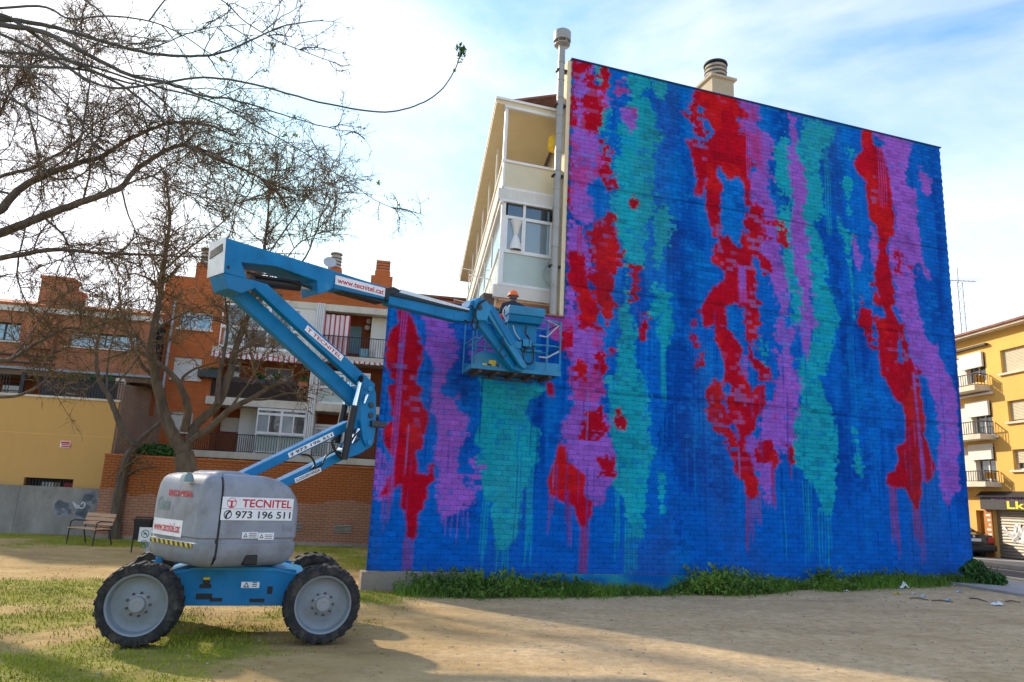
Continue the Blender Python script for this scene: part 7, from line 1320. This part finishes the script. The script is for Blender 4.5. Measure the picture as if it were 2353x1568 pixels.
# weeds along the foot of the wall
def weed_mesh(seed, h, sp, n, nleaf=10):
    rng = np.random.default_rng(seed); V = []; 
    st = np.zeros((n, 5, 3)); b = rng.normal(size=(n, 3))*sp*.4; b[:, 2] = 0; d = unit(np.c_[rng.normal(size=(n, 2))*.42, np.ones(n)]); q = b.copy(); st[:, 0] = q; ln = h*(.4+.7*rng.random(n))
    for k in range(1, 5): d = unit(d+np.c_[rng.normal(size=(n, 2))*.2, -.06*k*np.ones(n)]); q = q+d*(ln/4)[:, None]; st[:, k] = q
    V1, F1 = tubes_np(st, np.linspace(.006, .002, 5)[None]*np.ones((n, 1)), 3)
    m = n*nleaf; i = rng.integers(0, n, m); f = rng.random(m)**.7*3.99; j = f.astype(int); w = (f-j)[:, None]; p = st[i, j]*(1-w)+st[i, j+1]*w
    a = unit(rng.normal(size=(m, 3))+np.array([0, 0, .25])); c = unit(np.cross(a, rng.normal(size=(m, 3)))); s_ = (.03+.06*rng.random((m, 1))); V2 = np.stack([p, p+a*s_*.55+c*s_*.28, p+a*s_*1.2-np.array([0, 0, .012]), p+a*s_*.55-c*s_*.28], 1).reshape(-1, 3); F2 = np.arange(4*m).reshape(-1, 4)
    return np.vstack([V1, V2]), np.vstack([F1, F2+len(V1)])
protos = []
for k, (h, sp, nn_, nl) in enumerate(((.55, .34, 34, 13), (.40, .38, 34, 12), (.30, .42, 36, 9))):
    protos.append(weed_mesh(k+1, h, sp, nn_, nl))
rw = random.Random(9); cl_list = []
def wall_h(u):     # measured height of the weed strip along the wall
    return float(np.interp(u, [0, .7, 1.2, 2.0, 2.8, 3.5, 4.2, 4.8, 5.6, 6.4, 7.2, 7.8, 8.8, 9.6, 10.5, 11.5, 12.5, 13.2, 14, 14.6], [0, .2, .5, .62, .56, .48, .4, .1, .1, .14, .6, .7, .36, .16, .5, .26, .48, .2, .34, 0]))
u = .75
while u < 14.4:
    hgt_ = wall_h(u)
    for row in range(3 if hgt_ > .4 else 2):
        if rw.random() < .3+.25*math.sin(u*2.3): continue
        n_ = .18+.3*row+rw.uniform(-.1, .12); q = FW.pt(u+rw.uniform(-.12, .12), 0, n_); q[2] = gz1(q[0], q[1]); cl_list.append((q, max(.16, hgt_*(1.1-.22*row))*rw.uniform(.6, 1.3)))
    u += .3
VV, FF, off_ = [], [], 0
for q, h in cl_list:
    ki = 0 if h > .5 else 1 if h > .34 else 2; V, F = protos[ki]; sc = h/(.55, .40, .30)[ki]; sc2 = max(.8, sc); an = rw.uniform(0, 6.28); c_a, s_a = math.cos(an), math.sin(an)
    W3 = np.stack([(V[:, 0]*c_a-V[:, 1]*s_a)*sc2, (V[:, 0]*s_a+V[:, 1]*c_a)*sc2, V[:, 2]*sc], 1)+q-np.array([0, 0, .02]); VV.append(W3); FF.append(F+off_); off_ += len(W3)
tag(np_mesh('weed_strip', np.vstack(VV), np.vstack(FF), 'weed_leaf'), 'leafy green weeds growing thickly along the foot of the painted wall', 'weeds', kind='stuff')
n = 110000; uu = RNG.uniform(.5, 15, n); nn = .05+np.abs(RNG.normal(0, .38, n)); k = RNG.random(n) < np.clip(np.interp(uu, [0, 1, 4.3, 5, 6.5, 7, 14, 15], [.1, 1, .8, .25, .4, .9, .8, 0]), 0, 1)*np.exp(-nn*.7)*sstep((fbm(uu*1.3+4, nn*.9, 3)-.36)/.2); uu, nn = uu[k], nn[k]; q = WL[:2]+uu[:, None]*FW.e[:2]+nn[:, None]*FW.n[:2]; blades(len(q), q[:, 0], q[:, 1], .05, .30, .007, mat('grass_tall', (.06, .17, .012), .8, 0, .4, 1, col2=(.17, .30, .02)), 'tall_grass', 'taller grass among the weeds below the mural', .6)
# bush at the street corner
bb = gzs(2262, 1345); bush = thing('corner_bush', bb, 'dark green bush at the street corner of the painted wall', 'bush')
for dx, dy, dz, rx in ((0, 0, .2, .26), (-.24, .1, .3, .24), (.24, -.1, .13, .2), (-.12, .1, .44, .17)): leafball('foliage', bb+np.array([dx, dy, dz]), (rx, .3, rx*.8), 650, 'leaf_dark', bush, .045)
mb = MB()
for k in range(9): an = k*.7; mb.tube([bb-(0, 0, .05), bb+np.array([math.cos(an)*.2, math.sin(an)*.2, .25]), bb+np.array([math.cos(an)*.4, math.sin(an)*.2, .45])], [.015, .011, .006], 5)
obj('stems', mb, 'bark', bush)
# litter
def scrap(name, px, py, w, h, m, lab, cat, seed):
    p = gzs(px, py); rng = np.random.default_rng(seed); nu = 7; o = MB(); vs = []
    for i in range(nu):
        for j in range(nu): vs.append(p+np.array([(i/(nu-1)-.5)*w, (j/(nu-1)-.5)*w*.7, .008+h*rng.random()*(1-abs(i/(nu-1)-.5)*1.6)]))
    o.add(vs, [(i*nu+j, (i+1)*nu+j, (i+1)*nu+j+1, i*nu+j+1) for i in range(nu-1) for j in range(nu-1)]); ob = obj(name, o, m, None, True, at_=p); tag(ob, lab, cat); return ob
scrap('carton', 2293, 1392, .2, .08, 'bag_white', 'crumpled white and red drink carton lying alone on the dirt', 'carton', 1)
scrap('plastic_bag', 2078, 1353, .24, .16, 'bag_white', 'white plastic bag caught in the weeds below the mural', 'plastic bag', 2); scrap('wrapper', 2061, 1366, .16, .06, 'bag_yellow', 'yellow wrapper beside the weeds', 'wrapper', 3)
for i, (x, y, m, lb_) in enumerate(((2102, 1366, 'bag_white', 'crumpled tissue between the yellow wrapper and the blue scrap'), (2122, 1372, 'bag_blue', 'pale blue scrap of paper below the weeds'), (2180, 1381, 'bag_blue', 'blue scrap of paper near the dry sticks'), (2196, 1345, 'bag_white', 'white scrap close to the wall near the corner bush'), (2222, 1347, 'bag_blue', 'light blue scrap close to the corner bush'), (1553, 1362, 'bag_white', 'white scrap in the middle of the weed strip'), (2205, 1362, 'bag_blue', 'bluish scrap on gravel before the corner bush'), (1945, 1360, 'bag_white', 'white scrap half under the low grass'))): scrap('paper_scrap', x, y, .12, .04, m, lb_, 'paper', 10+i)
for i, (x0, y0, x1, y1, lb_) in enumerate(((2090, 1376, 2135, 1381, 'dry stick lying below the weeds'), (2140, 1382, 2190, 1386, 'longer dry stick beside the blue paper'), (2228, 1376, 2268, 1384, 'bent dry twig in front of the corner bush'), (2310, 1384, 2345, 1386, 'thin dry twig near the road side'))):
    a = gzs(x0, y0); b = gzs(x1, y1); m_ = (a+b)/2+(0, .05, .03); st = MB(); st.tube([a+(0, 0, .012), m_, b+(0, 0, .012)], [.012, .014, .008], 6); tag(obj('stick', st, 'bark', None, True, at_=a), lb_, 'stick')
# pebbles
n = 2600; px = RNG.uniform(-6, 12, n); py = RNG.uniform(7, 19, n); d = np.stack([px-WL[0], py-WL[1]], 1)@FW.n[:2]; k = (d > .2) & (RNG.random(n) < np.where(px > 6, 1, .35)); px, py = px[k], py[k]; n = len(px); s_ = .006+.02*RNG.random(n)**3; oc = np.array([[1, 0, 0], [0, 1, 0], [-1, 0, 0], [0, -1, 0], [0, 0, .7], [0, 0, -.7]]); fc = np.array([[0, 1, 4], [1, 2, 4], [2, 3, 4], [3, 0, 4], [1, 0, 5], [2, 1, 5], [3, 2, 5], [0, 3, 5]])
V = (np.stack([px, py, gz(px, py)+s_*.2], 1)[:, None]+oc[None]*s_[:, None, None]*(.7+.6*RNG.random((n, 6, 1)))).reshape(-1, 3); F = (fc[None]+(np.arange(n)*6)[:, None, None]).reshape(-1, 3); tag(np_mesh('gravel', V, F, mat('stone', (.36, .31, .25), .95, 0, .3, 3)), 'scattered small stones on the sandy ground', 'gravel', kind='stuff')

# fallen leaves and husks under the trees
n = 5200; px = np.concatenate([RNG.normal(-6, 4.5, n//2), RNG.uniform(-12, 8, n-n//2)]); py = np.concatenate([RNG.normal(13, 4, n//2), RNG.uniform(7, 20, n-n//2)]); d = np.stack([px-WL[0], py-WL[1]], 1)@FW.n[:2]; k = ((d > .15) | (px < WL[0]-.2)) & (py > 6); px, py = px[k], py[k]; n = len(px); p = np.stack([px, py, gz(px, py)+.006], 1); an = RNG.random(n)*6.28; a = np.stack([np.cos(an), np.sin(an), .25*RNG.normal(size=n)], 1); b = np.stack([-np.sin(an), np.cos(an), .2*RNG.normal(size=n)], 1); z = (.008+.02*RNG.random((n, 1))**2)
V = np.stack([p-a*z, p-b*z*.5+(0, 0, .004), p+a*z, p+b*z*.5+(0, 0, .004)], 1).reshape(-1, 3); tag(np_mesh('fallen_leaves', V, np.arange(4*n).reshape(-1, 4), mat('dead_leaf', (.24, .14, .06), .9, 0, .5, 2, col2=(.45, .32, .16))), 'small dead leaves and husks strewn over the ground', 'leaves', kind='stuff')
